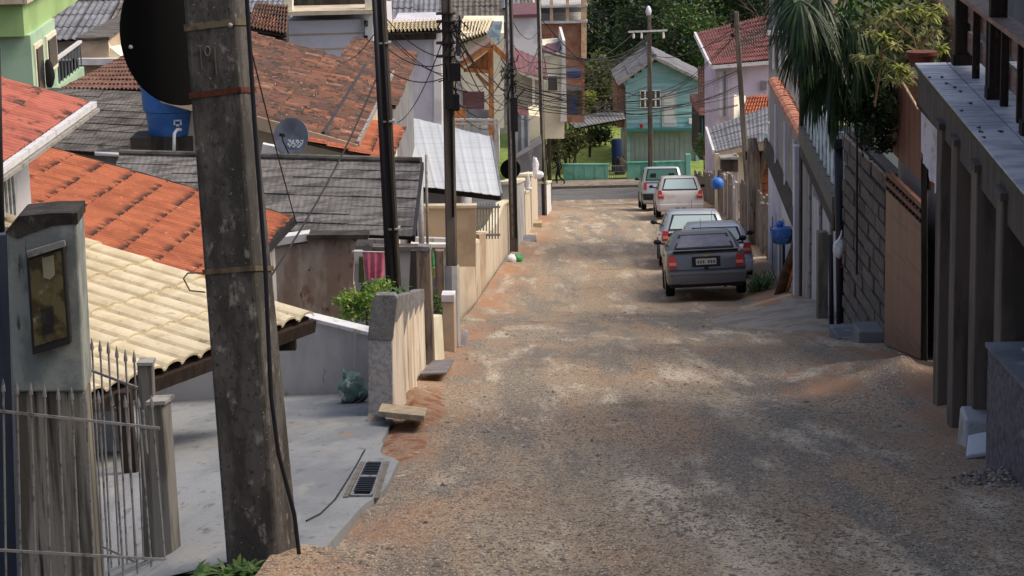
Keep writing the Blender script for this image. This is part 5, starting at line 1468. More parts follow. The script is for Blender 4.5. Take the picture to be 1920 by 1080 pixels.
MB().slab([P(962, 345, 79), P(1016, 340, 79), P(1016, 268, 79), P(962, 300, 79)], V((0, 2, 0))).build('terrace_wall', 'grey_wall', t)
MB().slab([P(1064, 215, 95), P(1092, 215, 95), P(1092, 170, 95), P(1064, 170, 95)], V((0, 2, 0))).build('outhouse', 'concrete_dark', t)
q = P(1074, 212, 94)
single(MB().lathe(P(1076, 145, 95), [(.3, 0), (.33, .1), (.33, .28), (.24, .32)], 14), 'water_tank', 'blue_deep', 'dark blue tank above the outhouse beside the cream house', 'water tank', smooth='auto')
single(MB().slab([P(1070, 214, 93.5), P(1079, 214, 93.5), P(1079, 178, 93.5), P(1070, 178, 93.5)], V((0, .05, 0))), 'tarp', 'blue_deep', 'narrow blue tarp hanging beside the cream house', 'tarp')
# unfinished brick building
t = thing('building', 'unfinished brick building with open timber propped top floor', 'building', V((P(1055, 150, 120).x, 120, zr(120))))
wb = MB().slab([P(1004, 230, 120), P(1096, 230, 120), P(1096, 44, 120), P(1004, 46, 120)], V((0, 8, 0))).build('wall', 'brick', t)
for y0 in (42, 12): MB().slab([P(1000, y0 + 3, 119.6), P(1102, y0 + 1, 119.6), P(1102, y0 - 3, 119.6), P(1000, y0 - 1, 119.6)], V((0, 8, 0))).build('floor_slab', 'pale_grey_wall', t)
for x in (1006, 1034, 1064, 1093): MB().slab([P(x - 3, 44, 119.8), P(x + 3, 44, 119.8), P(x + 3, -60, 119.8), P(x - 3, -60, 119.8)], V((0, .2, 0))).build('prop', 'timber_pale', t)
MB().slab([P(1090, 110, 119.7), P(1100, 110, 119.7), P(1100, -60, 119.7), P(1090, -60, 119.7)], V((0, .4, 0))).build('column', 'timber_pale', t)
MB().slab([P(1004, 10, 127), P(1096, 10, 127), P(1096, -60, 127), P(1004, -60, 127)], V((0, .2, 0))).build('rear_wall', 'grey_wall', t)
MB().slab([P(1010, 42, 125), P(1090, 42, 125), P(1090, 14, 125), P(1010, 14, 125)], V((0, .2, 0))).build('rear_wall', 'grey_wall', t)
t = thing('house', 'plain pale walled house front left of the brick building', 'house', V((P(975, 80, 105).x, 105, zr(105))))
MB().slab([P(955, 200, 105), P(1008, 200, 105), P(1008, 30, 105), P(955, 32, 105)], V((0, 6, 0))).build('wall', 'white_wall', t)
MB().slab([P(952, 34, 104.8), P(1011, 32, 104.8), P(1011, 26, 104.8), P(952, 28, 104.8)], V((0, 6.4, 0))).build('cornice', 'maroon_metal', t)
# ------------------------------------------------------------------ green house, top left
xa = P(46, 68, 48)
zt, zb, zl = P(46, 6, 48).z, xa.z, P(30, 160, 48).z - 2
skew = V((-.62, 9.5, 0))
t = thing('house', 'two tone green house with overhanging upper floor in the top left corner', 'house', V((xa.x - 2, 49, zl)))
f = lambda x, y, z: V((x, y, z))
a0, a1 = V((xa.x, 48, 0)), V((xa.x, 48, 0)) + skew
MB().hexa([f(-17, 48, zb), f(a0.x, 48, zb), f(a1.x, a1.y, zb), f(-17, a1.y, zb), f(-17, 48, zt), f(a0.x, 48, zt), f(a1.x, a1.y, zt), f(-17, a1.y, zt)]).build('upper_floor', 'green_wall', t)
MB().hexa([f(-17, 47.8, zt), f(a0.x + .15, 47.8, zt), f(a1.x + .15, a1.y, zt), f(-17, a1.y, zt), f(-17, 47.8, zt + .3), f(a0.x + .15, 47.8, zt + .3), f(a1.x + .15, a1.y, zt + .3), f(-17, a1.y, zt + .3)]).build('parapet', 'tan_wall', t)
g1 = V((a0.x, 48, 0)) + skew * .46
MB().hexa([f(-17, 48.25, zl), f(a0.x + .07, 48.25, zl), f(g1.x + .07, g1.y, zl), f(-17, g1.y, zl), f(-17, 48.25, zb), f(a0.x + .07, 48.25, zb), f(g1.x + .07, g1.y, zb), f(-17, g1.y, zb)]).build('ground_floor', 'mint_wall', t)
for (u0, u1, yt, yb) in ((.06, .20, 62, 126), (.26, .44, 50, 90)):
    A_, B_ = a0 + skew * u0, a0 + skew * u1
    zt_, zb_ = zb - .25, zb - (1.7 if u0 < .1 else 1.1)
    m_ = MB().wall((A_.x + .09, A_.y), (B_.x + .09, B_.y), zb_, zt_, .06).build('window', 'cream_wall', t)
    MB().wall((A_.x + .13, A_.y + .15), (B_.x + .13, B_.y - .15), zb_ + .1, zt_ - .1, .03).build('pane', 'window_dark', m_)
r0, r1 = P(55, 147, 49), P(150, 78, 57)
t = thing('railing', 'white topped balcony railing below the green house', 'railing', V((r0.x, r0.y, r0.z - 1)))
MB().beam(r0, r1, .10, .06).build('rail', 'gutter_white', t)
for k in range(16):
    p = r0.lerp(r1, k / 15)
    MB().beam(p, p - Z * .75, .03, .03, V((0, 1, 0))).build('bar', 'grey_metal', t)
MB().wall((r0.x, r0.y), (r1.x, r1.y), r0.z - 1.6, r0.z - .62, .12).build('low_wall', 'mint_wall', t)
single(MB().blob(P(92, 138, 50.2), (.12, .1, .32), 3, .25, 2, 4), 'hanging_cloth', 'cloth_black', 'dark cloth hanging on the balcony railing below the green house', 'cloth', smooth=True)
# other roofs between green house and round sign
t = thing('house', 'beige block house with flat grey roofs behind the green house railing', 'house', V((P(180, 150, 74).x, 74, zr(70) - 2)))
c0, c1, c2 = P(148, 76, 74), P(203, 78, 74), P(262, 30, 88)
zz = c0.z
MB().hexa([f(c0.x, 74, zz - 4), f(c1.x, 74, zz - 4), f(c1.x - .6, 88, zz - 4), f(c0.x, 88, zz - 4), f(c0.x, 74, zz), f(c1.x, 74, zz), f(c1.x - .6, 88, zz), f(c0.x, 88, zz)]).build('wall', 'beige_wall', t)
MB().hexa([f(c0.x - .1, 73.9, zz), f(c1.x + .05, 73.9, zz), f(c1.x - .55, 88.1, zz), f(c0.x - .1, 88.1, zz), f(c0.x - .1, 73.9, zz + .1), f(c1.x + .05, 73.9, zz + .1), f(c1.x - .55, 88.1, zz + .1), f(c0.x - .1, 88.1, zz + .1)]).build('roof', 'fibre_cement_old', t)
MB().slab([P(146, 122, 73.7), P(240, 122, 73.7), P(240, 110, 73.7), P(146, 110, 73.7)], V((0, .3, 0))).build('ledge', 'white_wall', t)
MB().slab([P(203, 112, 74), P(245, 112, 74), P(262, 60, 84), P(203, 78, 74)], V((0, .2, -.2))).build('side_wall', 'cream_wall', t)  # sunlit side of the beige house, painted in a paler colour
def bg(label, x0, x1, yt, Y, wm, rm, h=3.2, rise=1.2, dep=6, win=2, kind='sine'):
    a, b = P(x0, yt, Y), P(x1, yt, Y)
    zt_ = (a.z + b.z) / 2
    t = thing('house', label, 'house', V(((a.x + b.x) / 2, Y, zt_ - h)), 'houses crowded in the valley')
    MB().box(((a.x + b.x) / 2, Y + dep / 2, zt_ - h / 2 - 2), (b.x - a.x, dep, h + 4)).build('wall', wm, t)
    c = V(((a.x + b.x) / 2, Y + dep / 2, zt_))
    w2 = (b.x - a.x) / 2 + .3
    sheeted(t, V((c.x - w2, Y - .4, zt_)), V((c.x + w2, Y - .4, zt_)), V((c.x + w2, c.y, zt_ + rise)), V((c.x - w2, c.y, zt_ + rise)), 3, .25, .03, rm, ns=2, kind=kind)
    MB().slab([V((a.x, Y + dep / 2, zt_)), V((a.x, Y + dep / 2, zt_ + rise - .1)), V((a.x, Y, zt_))], V((.1, 0, 0))).build('gable', wm, t)
    for k in range(win):
        x = a.x + (b.x - a.x) * (k + .5) / win
        o_ = MB().box((x, Y - .01, zt_ - 1.3), (1.0, .06, 1.1)).build('window', 'white_paint', t)
        MB().box((x, Y - .045, zt_ - 1.3), (.85, .02, .95)).build('pane', 'window_dark', o_)
    return t
bg('house with blue grey roof directly right of the green house windows', 97, 175, 72, 84, 'pale_grey_wall', 'fibre_cement_blue', dep=9, rise=1.0)
bg('house with dark grey roof strip high behind the beige block house', 112, 250, 34, 108, 'grey_wall', 'fibre_cement', dep=8, rise=1.0)
bg('white walled house at the top edge left of the round sign', 150, 215, 8, 128, 'white_wall', 'maroon_metal')
bg('grey house at the top edge just left of the round sign', 212, 300, 2, 135, 'lavender_wall', 'fibre_cement')
bg('house with bluish roof at the top edge right of the foreground pole', 430, 545, 22, 105, 'white_wall', 'grey_metal', dep=8)
bg('house with grey blue roof above the lavender house eave', 705, 760, 38, 92, 'grey_wall', 'fibre_cement_blue', dep=8)
bg('house with pale patched roof left of the second pole top', 752, 832, 44, 100, 'lavender_wall', 'fibre_cement_blue', dep=9, rise=1.6)
bg('house with greenish grey roof right of the second pole top', 850, 930, 36, 110, 'white_wall', 'fibre_cement_old', dep=8, rise=1.7)
bg('small white house at the top edge left of the third pole', 905, 965, 14, 128, 'cream_wall', 'grey_metal', dep=7)
bg('house roof at the top edge between third and fourth poles', 955, 1010, 6, 138, 'white_wall', 'fibre_cement_old', dep=7)
bg('far house with terracotta coloured sheet roof behind the flat roof of the white house', 560, 690, -6, 140, 'white_wall', 'maroon_metal', dep=8)
bg('far pale house at the top edge above the foreground pole band', 300, 440, -2, 150, 'pale_grey_wall', 'fibre_cement_blue', dep=8)
# ------------------------------------------------------------------ trees
rg = random.Random(21)
spots = [(1112, 152, 7.5, 2.4), (1150, 156, 9.5, 3.2), (1200, 158, 10.5, 3.6), (1245, 148, 9.5, 3.2), (1285, 156, 10.5, 3.8), (1330, 150, 9.5, 3.4), (1375, 160, 11, 3.8), (1425, 152, 11, 3.6), (1475, 160, 12, 4), (1140, 172, 13, 4.2), (1230, 178, 14, 4.6), (1320, 180, 14, 4.8), (1410, 184, 15, 4.8)]
lbs = ['dark tree left of the turquoise house above the lime shrub', 'dark broad tree behind the turquoise roof left side', 'tall dark tree directly behind the crossarm pole', 'dark tree right behind the turquoise roof', 'dark green tree filling the gap right of the crossarm', 'tree just left of the pink house roof', 'tree rising behind the pink house roof ridge', 'tree behind the bare right hand pole top', 'tree hidden behind the right side houses', 'far hillside tree nearest the brick building', 'far hillside tree above the crossarm lamp', 'far hillside tree right of the crossarm lamp', 'far hillside tree above the pink house']
for (x, Y, h, r), lb in zip(spots, lbs):
    q = P(x, 200, Y)
    tree('tree', lb, V((q.x, Y, zr(124))), h, (r, r, h), 6000 if Y < 165 else 4600, .30, rg, rg.choice(['leaf_dark', 'leaf_dark', 'leaf_dark', 'leaf_mid']), 'trees behind the turquoise house', .22, .12, 18)
for k, x in enumerate((60, 190, 330, 470, 600, 730, 860, 980, 1060)):
    Y = 205 + (k % 3) * 12
    q = P(x, 100, Y)
    tree('tree', '%s far hillside tree from the left above the rooftops' % ('first second third fourth fifth sixth seventh eighth ninth'.split()[k]), V((q.x, Y, ground_z(q.x, Y) - .2)), 11, (5.5, 4, 11), 2200, .5, rg, 'leaf_dark', 'trees on the far hillside', .25, .1, 22)
def bush(label, px, py, Y, rad, n, leaf, mt, name='bush', z=None):
    c = P(px, py, Y)
    z0 = zr(min(Y, 124)) if z is None else z
    t = thing(name, label, 'bush', V((c.x, Y, z0)))
    leafy(MB(), c, rad, 0, leaf, rg)
    leafy(MB(), c, rad, n, leaf, rg, 16).build('leaf_mass', mt, t, fix=False)
    m = MB()
    for k in range(5):
        a = rg.uniform(0, 6.28)
        m.tube([V((c.x, Y, z0)), c + V((math.cos(a) * rad[0] * .5, math.sin(a) * rad[1] * .5, 0))], [.06, .02], 5)
    m.build('stem', 'bark', t)
    return t
bush('olive green bush behind the left low teal wall', 1066, 268, 127.6, (1.25, 1.0, 1.05), 2600, .22, 'leaf_olive')
bush('bare greyish bush next to the olive bush', 1040, 282, 125.0, (.8, .6, .8), 1100, .18, 'leaf_olive')
bush('bright lime shrub above the grey sheet awning', 1104, 192, 133.5, (.6, .5, .6), 1300, .18, 'leaf_lime', z=zr(124))
bush('brownish thicket between brick building and turquoise house', 1120, 150, 139, (1.3, 1, 1.6), 2000, .25, 'leaf_olive', z=zr(124))
bush('dark green thicket behind the lawn under the grey sheet awning', 1118, 238, 138, (1.9, 1.0, .95), 2600, .2, 'leaf_dark', z=zr(124))
bush('dark bush between turquoise house and grey roofed house', 1322, 270, 112, (.5, .6, .7), 700, .18, 'leaf_mid')
bush('green shrub top at the foot of the cream house', 1030, 232, 108, (.6, .5, .7), 700, .18, 'leaf_mid')
# ------------------------------------------------------------------ right side: terrace house
F1 = P(1722, 119, 20.4)
T = F1.z
N1 = PZ(1920, 352, T)
ed = V((N1.x - F1.x, N1.y - F1.y, 0)).normalized()          # towards the camera
vd = V((-ed.y, ed.x, 0))
if vd.x < 0: vd = -vd                                       # away from the street
def TP(u, v, z=0): return F1 + ed * u + vd * v + Z * z
LU = 15.0
t = thing('terrace', 'raised terrace with pale lilac tiles on dark concrete pillars at the right', 'terrace', V((TP(3, 1).x, TP(3, 1).y, zr(17))))
sb = MB().hexa([TP(0, .0, -.36), TP(LU, .0, -.36), TP(LU, 5, -.36), TP(0, 5, -.36), TP(0, .0, -.012), TP(LU, .0, -.012), TP(LU, 5, -.012), TP(0, 5, -.012)]).build('slab', 'terrace_edge', t)
MB().hexa([TP(-.02, -.03, -.045), TP(LU, -.03, -.045), TP(LU, 5, -.045), TP(-.02, 5, -.045), TP(-.02, -.03, -.008), TP(LU, -.03, -.008), TP(LU, 5, -.008), TP(-.02, 5, -.008)]).build('joint_bed', 'terrace_joint', sb)
cols = [(-.03, .25), (.262, .80), (.81, 1.5)]
rows = 72
rg = random.Random(2)
for ci, (v0, v1) in enumerate(cols):
    me = None
    for k in range(rows):
        u0 = k * .118
        mb = MB().hexa([TP(u0, v0, -.01), TP(u0 + .112, v0, -.01), TP(u0 + .112, v1, -.01), TP(u0, v1, -.01), TP(u0, v0, .004), TP(u0 + .112, v0, .004), TP(u0 + .112, v1, .004), TP(u0, v1, .004)])
        if me is None:
            base0 = TP(0, 0)
            me = mb.mesh('tile', 'terrace_tile', base0)
        place(me, 'tile', TP(u0, 0) + V((0, 0, rg.uniform(-.002, .002))), sb)
MB().hexa([TP(rows * .118, -.03, -.01), TP(LU, -.03, -.01), TP(LU, 5, -.01), TP(rows * .118, 5, -.01), TP(rows * .118, -.03, .004), TP(LU, -.03, .004), TP(LU, 5, .004), TP(rows * .118, 5, .004)]).build('paving', 'terrace_tile', sb)
MB().hexa([TP(0, 1.51, -.01), TP(rows * .117, 1.51, -.01), TP(rows * .117, 5, -.01), TP(0, 5, -.01), TP(0, 1.51, .004), TP(rows * .117, 1.51, .004), TP(rows * .117, 5, .004), TP(0, 5, .004)]).build('paving', 'terrace_tile', sb)
for k, (x, y) in enumerate(((1765, 232), (1793, 262), (1832, 310), (1881, 362))):
    d_ = ray(x, y)
    c = CAM + d_ * ((-.03 - (CAM - F1).dot(vd)) / d_.dot(vd))
    zt = c.z
    m = MB()
    wv, dv_ = .30, .34
    a = c
    m.hexa([V((p.x, p.y, zr(p.y) - .4)) for p in (a, a + vd * wv, a + vd * wv - ed * dv_, a - ed * dv_)] + [V((p.x, p.y, zt)) for p in (a, a + vd * wv, a + vd * wv - ed * dv_, a - ed * dv_)])
    m.build('pillar', 'pillar_dark', t, bevel=.012)
    MB().hexa([V((p.x, p.y, zt - .05)) for p in (a - vd * .02 + ed * .02, a + vd * (wv + .02) + ed * .02, a + vd * (wv + .02) - ed * dv_, a - vd * .02 - ed * dv_)] + [V((p.x, p.y, zt + .002)) for p in (a - vd * .02 + ed * .02, a + vd * (wv + .02) + ed * .02, a + vd * (wv + .02) - ed * dv_, a - vd * .02 - ed * dv_)]).build('pillar_cap', 'terrace_edge', t)
MB().hexa([V((p.x, p.y, zr(17) - 1)) for p in (TP(0, 1.0), TP(LU, 1.0), TP(LU, 1.2), TP(0, 1.2))] + [TP(0, 1.0, -.37), TP(LU, 1.0, -.37), TP(LU, 1.2, -.37), TP(0, 1.2, -.37)]).build('back_wall', 'pillar_dark', t)
# moss tufts in the joints
for (x, y, s_) in ((1765, 145, .05), (1778, 158, .06), (1742, 146, .03), (1800, 172, .03), (1820, 195, .04), (1876, 248, .06), (1835, 240, .03), (1845, 258, .04), (1838, 248, .035), (1802, 208, .03), (1912, 252, .06), (1790, 165, .04)):
    q = PZ(x, y, T + .005)
    m = MB()
    leafy(m, q + Z * .004, (s_ * .35, s_ * 1.3, .005), 70, .012, rg, 5)
    tag(m.build('moss_tuft', 'moss', fix=False), 'moss tuft growing in a joint of the terrace tiles', 'moss', 'moss tufts on the terrace')
# railing
t = thing('railing', 'dark brown wooden plank railing on the tiled terrace', 'railing', TP(2, .8))
RV = .78
rb = PZ(1868, 186, T)
RV = (rb - F1).dot(vd)
ub = (rb - F1).dot(ed)
for z0, z1, th in ((.13, .31, .03), (.39, .56, .03)):
    MB().hexa([TP(.2, RV + .04, z0), TP(LU * .8, RV + .04, z0), TP(LU * .8, RV + .04 + th, z0), TP(.2, RV + .04 + th, z0), TP(.2, RV + .04, z1), TP(LU * .8, RV + .04, z1), TP(LU * .8, RV + .04 + th, z1), TP(.2, RV + .04 + th, z1)]).build('plank', 'wood_brown', t)
MB().hexa([TP(.2, RV - .07, .615), TP(LU * .8, RV - .07, .615), TP(LU * .8, RV + .10, .615), TP(.2, RV + .10, .615), TP(.2, RV - .07, .655), TP(LU * .8, RV - .07, .655), TP(LU * .8, RV + .10, .655), TP(.2, RV + .10, .655)]).build('top_rail', 'wood_brown', t)
for k in range(-3, 9):
    u_ = ub + k * .92
    if u_ < .25: continue
    MB().box(TP(u_ + .46, RV, .30), (.06, .06, .62), (vd, ed, Z)).build('baluster', 'wood_dark', t)
for u_ in (.18, ub, ub + 2.0, ub + 4):
    MB().box(TP(u_, RV, 1.25), (.13, .13, 2.5), (vd, ed, Z)).build('post', 'wood_dark', t)
    MB().box(TP(u_, RV, .05), (.17, .17, .1), (vd, ed, Z)).build('post_foot', 'wood_dark', t)
# house above the terrace (reaches up out of the picture)
t = thing('house', 'dark timber house wall and roof above the tiled terrace', 'house', TP(4, 3))
MB().hexa([TP(-.5 + .6, 2.0), TP(LU + 2, 2.0), TP(LU + 2, 7), TP(.1, 7), TP(.1, 2.0, 2.7), TP(LU + 2, 2.0, 2.7), TP(LU + 2, 7, 2.7), TP(.1, 7, 2.7)]).build('wall', 'wood_dark', t)
MB().hexa([TP(-.3, .2, 2.55), TP(LU + 2.5, .2, 2.55), TP(LU + 2.5, 4.5, 4.2), TP(-.3, 4.5, 4.2), TP(-.3, .2, 2.7), TP(LU + 2.5, .2, 2.7), TP(LU + 2.5, 4.5, 4.35), TP(-.3, 4.5, 4.35)]).build('roof', 'wood_dark', t)
MB().hexa([TP(-.3, 4.5, 4.2), TP(LU + 2.5, 4.5, 4.2), TP(LU + 2.5, 9, 2.55), TP(-.3, 9, 2.55), TP(-.3, 4.5, 4.35), TP(LU + 2.5, 4.5, 4.35), TP(LU + 2.5, 9, 2.7), TP(-.3, 9, 2.7)]).build('roof', 'wood_dark', t)
for k in range(10): MB().box(TP(1 + k * 1.2, 1.97, 1.3), (.05, .9, 1.9), (vd, ed, Z)).build('window', 'window_dark', t)
t = thing('house', 'plain house block added unseen uphill beside the viewpoint to shade the near street', 'house', V((7, -6, zr(0))))
MB().box((7.6, -5.5, 24.5), (7, 15, 9)).build('wall', 'beige_wall', t)  # out of view, added to throw shade on the near street
MB().slab([V((3.6, -13.5, 29)), V((3.6, 2.4, 29)), V((7.6, 2.4, 31)), V((7.6, -13.5, 31))], V((0, 0, .2))).build('roof', 'fibre_cement', t)
MB().slab([V((11.6, -13.5, 29)), V((11.6, 2.4, 29)), V((7.6, 2.4, 31)), V((7.6, -13.5, 31))], V((0, 0, .2))).build('roof', 'fibre_cement', t)
# stone step block
zs = P(1880, 690, 13.55).z
b0 = G(1856, 884)
t = thing('stone_steps', 'rough grey stepped block with bluish top slab at the right edge', 'steps', b0)
xa_ = P(1856, 700, 15.4)
for k, (y0, y1, dz_, xo) in enumerate(((12.95, 14.12, 0, 0), (12.15, 12.95, -.26, .02), (11.3, 12.15, -.55, .04))):
    x0 = P(1857, 664, 14.12).x - .03 * k - .02
    z1 = zs + dz_
    MB().hexa([V((x0, y0, zr(y0) - .4)), V((x0 + 2, y0, zr(y0) - .4)), V((x0 + 2, y1, zr(y1) - .4)), V((x0, y1, zr(y1) - .4)), V((x0, y0, z1)), V((x0 + 2, y0, z1)), V((x0 + 2, y1, z1)), V((x0, y1, z1))]).build('step', 'gravel_wall', t, bevel=.015)
    MB().hexa([V((x0 - .015, y0 - .02, z1)), V((x0 + 2, y0 - .02, z1)), V((x0 + 2, y1, z1)), V((x0 - .015, y1, z1)), V((x0 - .015, y0 - .02, z1 + .03)), V((x0 + 2, y0 - .02, z1 + .03)), V((x0 + 2, y1, z1 + .03)), V((x0 - .015, y1, z1 + .03))]).build('tread', 'fibre_cement_blue', t)
    if k == 0: MB().box((x0 + .42, 13.5, z1 + .036), (.5, .8, .012)).build('tile', 'tile_white', t)
# pale stones by the steps
q = G(1830, 838)
t = thing('stone_block', 'broken white marble block lying in front of the pillars', 'stone', q)
m = MB().hexa([q + V(p) for p in ((-.10, -.12, -.05), (.14, -.12, -.05), (.14, .2, -.05), (-.10, .2, -.05), (-.09, -.05, .22), (.14, -.08, .20), (.14, .22, .25), (-.08, .2, .26))])
m.build('block', 'tile_white', t, bevel=.02)
q = G(1838, 858)
m = MB().slab([q + V(p) for p in ((-.12, -.1, .02), (.12, -.1, .05), (.16, .12, .14), (-.06, .12, .10))], V((0, 0, .03)))
single(m, 'stone_slab', 'shade_tarp', 'thin pale slab leaning against the white marble block', 'stone', bevel=.008)
q = G(1880, 900)
m = MB()
rg = random.Random(6)
for k in range(420):
    a = V((rg.gauss(0, .16), rg.gauss(0, .28), 0))
    s_ = rg.uniform(.008, .024)
    h_ = max(0, .10 - a.length * .25)
    c = V((q.x + a.x, q.y + a.y, road_z(q.x + a.x, q.y + a.y) + h_ * rg.random()))
    m.add([c + V((p.x * s_ * rg.uniform(.7, 1.3), p.y * s_, p.z * s_ * .7)) for p in ico], icf)
tag(m.build('gravel_heap', 'stone', fix=False), 'small heap of grey gravel at the foot of the stone steps', 'gravel', kind='stuff')
# ------------------------------------------------------------------ tarp, gap, brown gate, stone wall
t = thing('awning', 'stained white tarpaulin with ragged fringe hanging before the terrace', 'awning', P(1745, 300, 21.5))
m = MB()
nk = 18
for k in range(nk + 1):
    u_ = k / nk
    yy = 22.6 + (20.75 - 22.6) * u_
    a = P(1727 + 42 * u_, 196 + 50 * u_, yy)
    b = P(1727 + 42 * u_, 284 + 100 * u_ + (6 if k % 2 else 0), yy)
    wv_ = .03 * math.sin(k * 1.3)
    for j in range(5):
        p = a.lerp(b, j / 4)
        m.v.append(p + V((wv_ * j / 4, 0, 0)))
m.f = [(k * 5 + j, k * 5 + j + 1, k * 5 + 6 + j, k * 5 + 5 + j) for k in range(nk) for j in range(4)]
m.build('sheet', 'shade_tarp', t)
MB().beam(P(1724, 190, 22.7), P(1772, 243, 20.7), .06, .10).build('bar', 'wood_dark', t)
t = thing('boundary_wall', 'dark wall standing in for the shadowed gap between terrace pillars and brown gate', 'wall', P(1750, 690, 22.5))
a, b = P(1772, 600, 20.9), P(1733, 600, 23.9)
MB().wall((a.x + .5, a.y), (b.x + .35, b.y), zr(22) - 1, P(1745, 250, 22.5).z, .2).build('wall', 'concrete_dark', t)  # dark colour stands in for the shade inside the gap
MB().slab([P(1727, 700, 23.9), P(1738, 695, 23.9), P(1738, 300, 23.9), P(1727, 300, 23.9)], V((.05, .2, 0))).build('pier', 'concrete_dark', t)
MB().slab([P(1768, 590, 20.85), P(1774, 590, 20.85), P(1774, 385, 20.85), P(1768, 385, 20.85)], V((.02, .02, 0))).build('white_strip', 'shade_tarp', t)
g0, g1 = P(1661, 640, 26.4), P(1729, 700, 24.0)
t = thing('gate', 'plain brown sheet gate with slatted top at the right', 'gate', g0)
ztop0, ztop1 = P(1661, 330, 26.4).z, P(1729, 450, 24.0).z
zt_ = (ztop0 + ztop1) / 2
for k in range(5):
    a, b = g0.lerp(g1, k / 5), g0.lerp(g1, (k + .985) / 5)
    MB().wall((a.x, a.y), (b.x, b.y), zr(a.y) + .02, zt_, .04, z0b=zr(b.y) + .02).build('panel', 'brown_gate', t)
for z0, z1 in ((.06, .11), (.17, .23)):
    MB().wall((g0.x, g0.y), (g1.x, g1.y), zt_ + z0, zt_ + z1, .05).build('slat', 'brown_slat', t)
for k in range(12):
    p = g0.lerp(g1, k / 11)
    MB().box((p.x, p.y, zt_ + .1), (.03, .05, .24)).build('spindle', 'wood_dark', t)
t = thing('boundary_wall', 'grey retaining wall strip above the brown gate', 'wall', g0 + Z * 2)
MB().wall((g0.x + .25, g0.y + .3), (g1.x + .25, g1.y), zr(25) - .4, zt_ + .40, .15).build('wall', 'grey_wall', t)
t = thing('slat_fence', 'upright brown slat fence on top of the retaining wall', 'fence', g0 + Z * 3)
a0_, a1_ = P(1650, 250, 27.0), P(1724, 330, 23.9)
for k in range(16):
    p, p2 = a0_.lerp(a1_, k / 16), a0_.lerp(a1_, (k + .9) / 16)
    MB().wall((p.x + .12, p.y), (p2.x + .12, p2.y), zt_ + .40, zt_ + 1.5, .025).build('slat', 'brown_slat', t)
single(MB().beam(P(1690, 150, 24.4), P(1722, 205, 23.6), .02, .02), 'pole', 'timber_pale', 'thin pale stick leaning on the brown slat fence', 'stick')
# stone faced wall
XS = P(1662, 500, 26.95).x
t = thing('stone_wall', 'wall faced with rough staggered stone blocks and dark joints', 'wall', V((XS, 28.7, zr(28.7))))
y0_, y1_ = 26.9, 30.6
zt2 = P(1625, 285, 28.7).z
def wx(y): return XS + (y - 26.95) * .012
MB().wall((wx(y0_) + .10, y0_), (wx(y1_) + .10, y1_), zr(29) - 1, zt2, .16).build('wall', 'mortar_dark', t)
ch = .205
k = 0
z = zr(30.6) - .1
rg = random.Random(8)
while z < zt2 - .02:
    y = y0_ - (.45 if k % 2 else 0) + rg.uniform(-.05, .05)
    while y < y1_:
        ln = rg.uniform(.7, .95)
        a, b = max(y, y0_), min(y + ln - .05, y1_)
        if b - a > .12 and z + ch > zr((a + b) / 2) - .05:
            pr = rg.uniform(.02, .05)
            MB().hexa([V((wx(a) - pr, a, z + .02)), V((wx(a) + .05, a, z + .02)), V((wx(b) + .05, b, z + .02 + rg.uniform(-.01, .02))), V((wx(b) - pr, b, z + .02)), V((wx(a) - pr, a, z + ch - .02)), V((wx(a) + .05, a, z + ch - .02)), V((wx(b) + .05, b, z + ch - .02)), V((wx(b) - pr, b, z + ch - rg.uniform(.01, .03)))]).build('stone_block', 'stone_piece', t)
        y += ln
    z += ch
    k += 1
single(MB().tube([P(1607, 235, 28.9), P(1606, 515, 28.9)], .018, 6), 'pipe', 'pipe_dark', 'thin black pipe running down the stone faced wall', 'pipe')
# blocks and earth at the gate
q = V((XS - .16, 27.25, zr(27.25)))
single(MB().box(q + V((0, 0, .02)), (.34, .6, .36)), 'concrete_block', 'grey_wall', 'grey concrete block at the base of the stone faced wall', 'block', bevel=.02)
q = V((XS - .25, 28.3, zr(28.3)))
single(MB().box(q + V((0, 0, -.02)), (.4, .8, .22)), 'concrete_block', 'fibre_cement_blue', 'bluish concrete block beside the dark downpipe foot', 'block', bevel=.02)
def mound(label, px, py, rx, ry, h, seed, mt='street_earth'):
    q = G(px, py)
    m = MB()
    nn = 40 if mt != 'pavement' else 70
    for j in range(nn + 1):
        for i in range(nn + 1):
            x, y = (i / nn * 2 - 1), (j / nn * 2 - 1)
            r = math.sqrt(x * x + y * y)
            hh = h * max(0, 1 - r) ** 1.2 * (1 + .5 * noise.noise(V((x * 3, y * 3, seed))) + (.18 * noise.noise(V((x * 11, y * 11, seed))) if mt != 'pavement' else 0)) - .05 * max(0, r - .95) * 8
            X_, Y_ = q.x + x * rx, q.y + y * ry
            m.v.append(V((X_, Y_, road_z(X_, Y_) + hh - .012 + (.02 if nn == 70 and r < .8 else 0))))
    m.f = [(j * (nn + 1) + i, j * (nn + 1) + i + 1, (j + 1) * (nn + 1) + i + 1, (j + 1) * (nn + 1) + i) for j in range(nn) for i in range(nn)]
    o = m.build('earth_ramp', mt, None, smooth=True)
    at_ = o.data.attributes.new('edge', 'FLOAT', 'POINT')
    at_.data.foreach_set('value', [.9] * len(m.v))
    o['kind'] = 'structure'
    return o
mound('', 1705, 730, 1.3, 3.4, .34, 1)
mound('', 1800, 765, .8, 2.2, .22, 2)
mound('', 1480, 600, 1.3, 4.5, .22, 3, 'pavement')
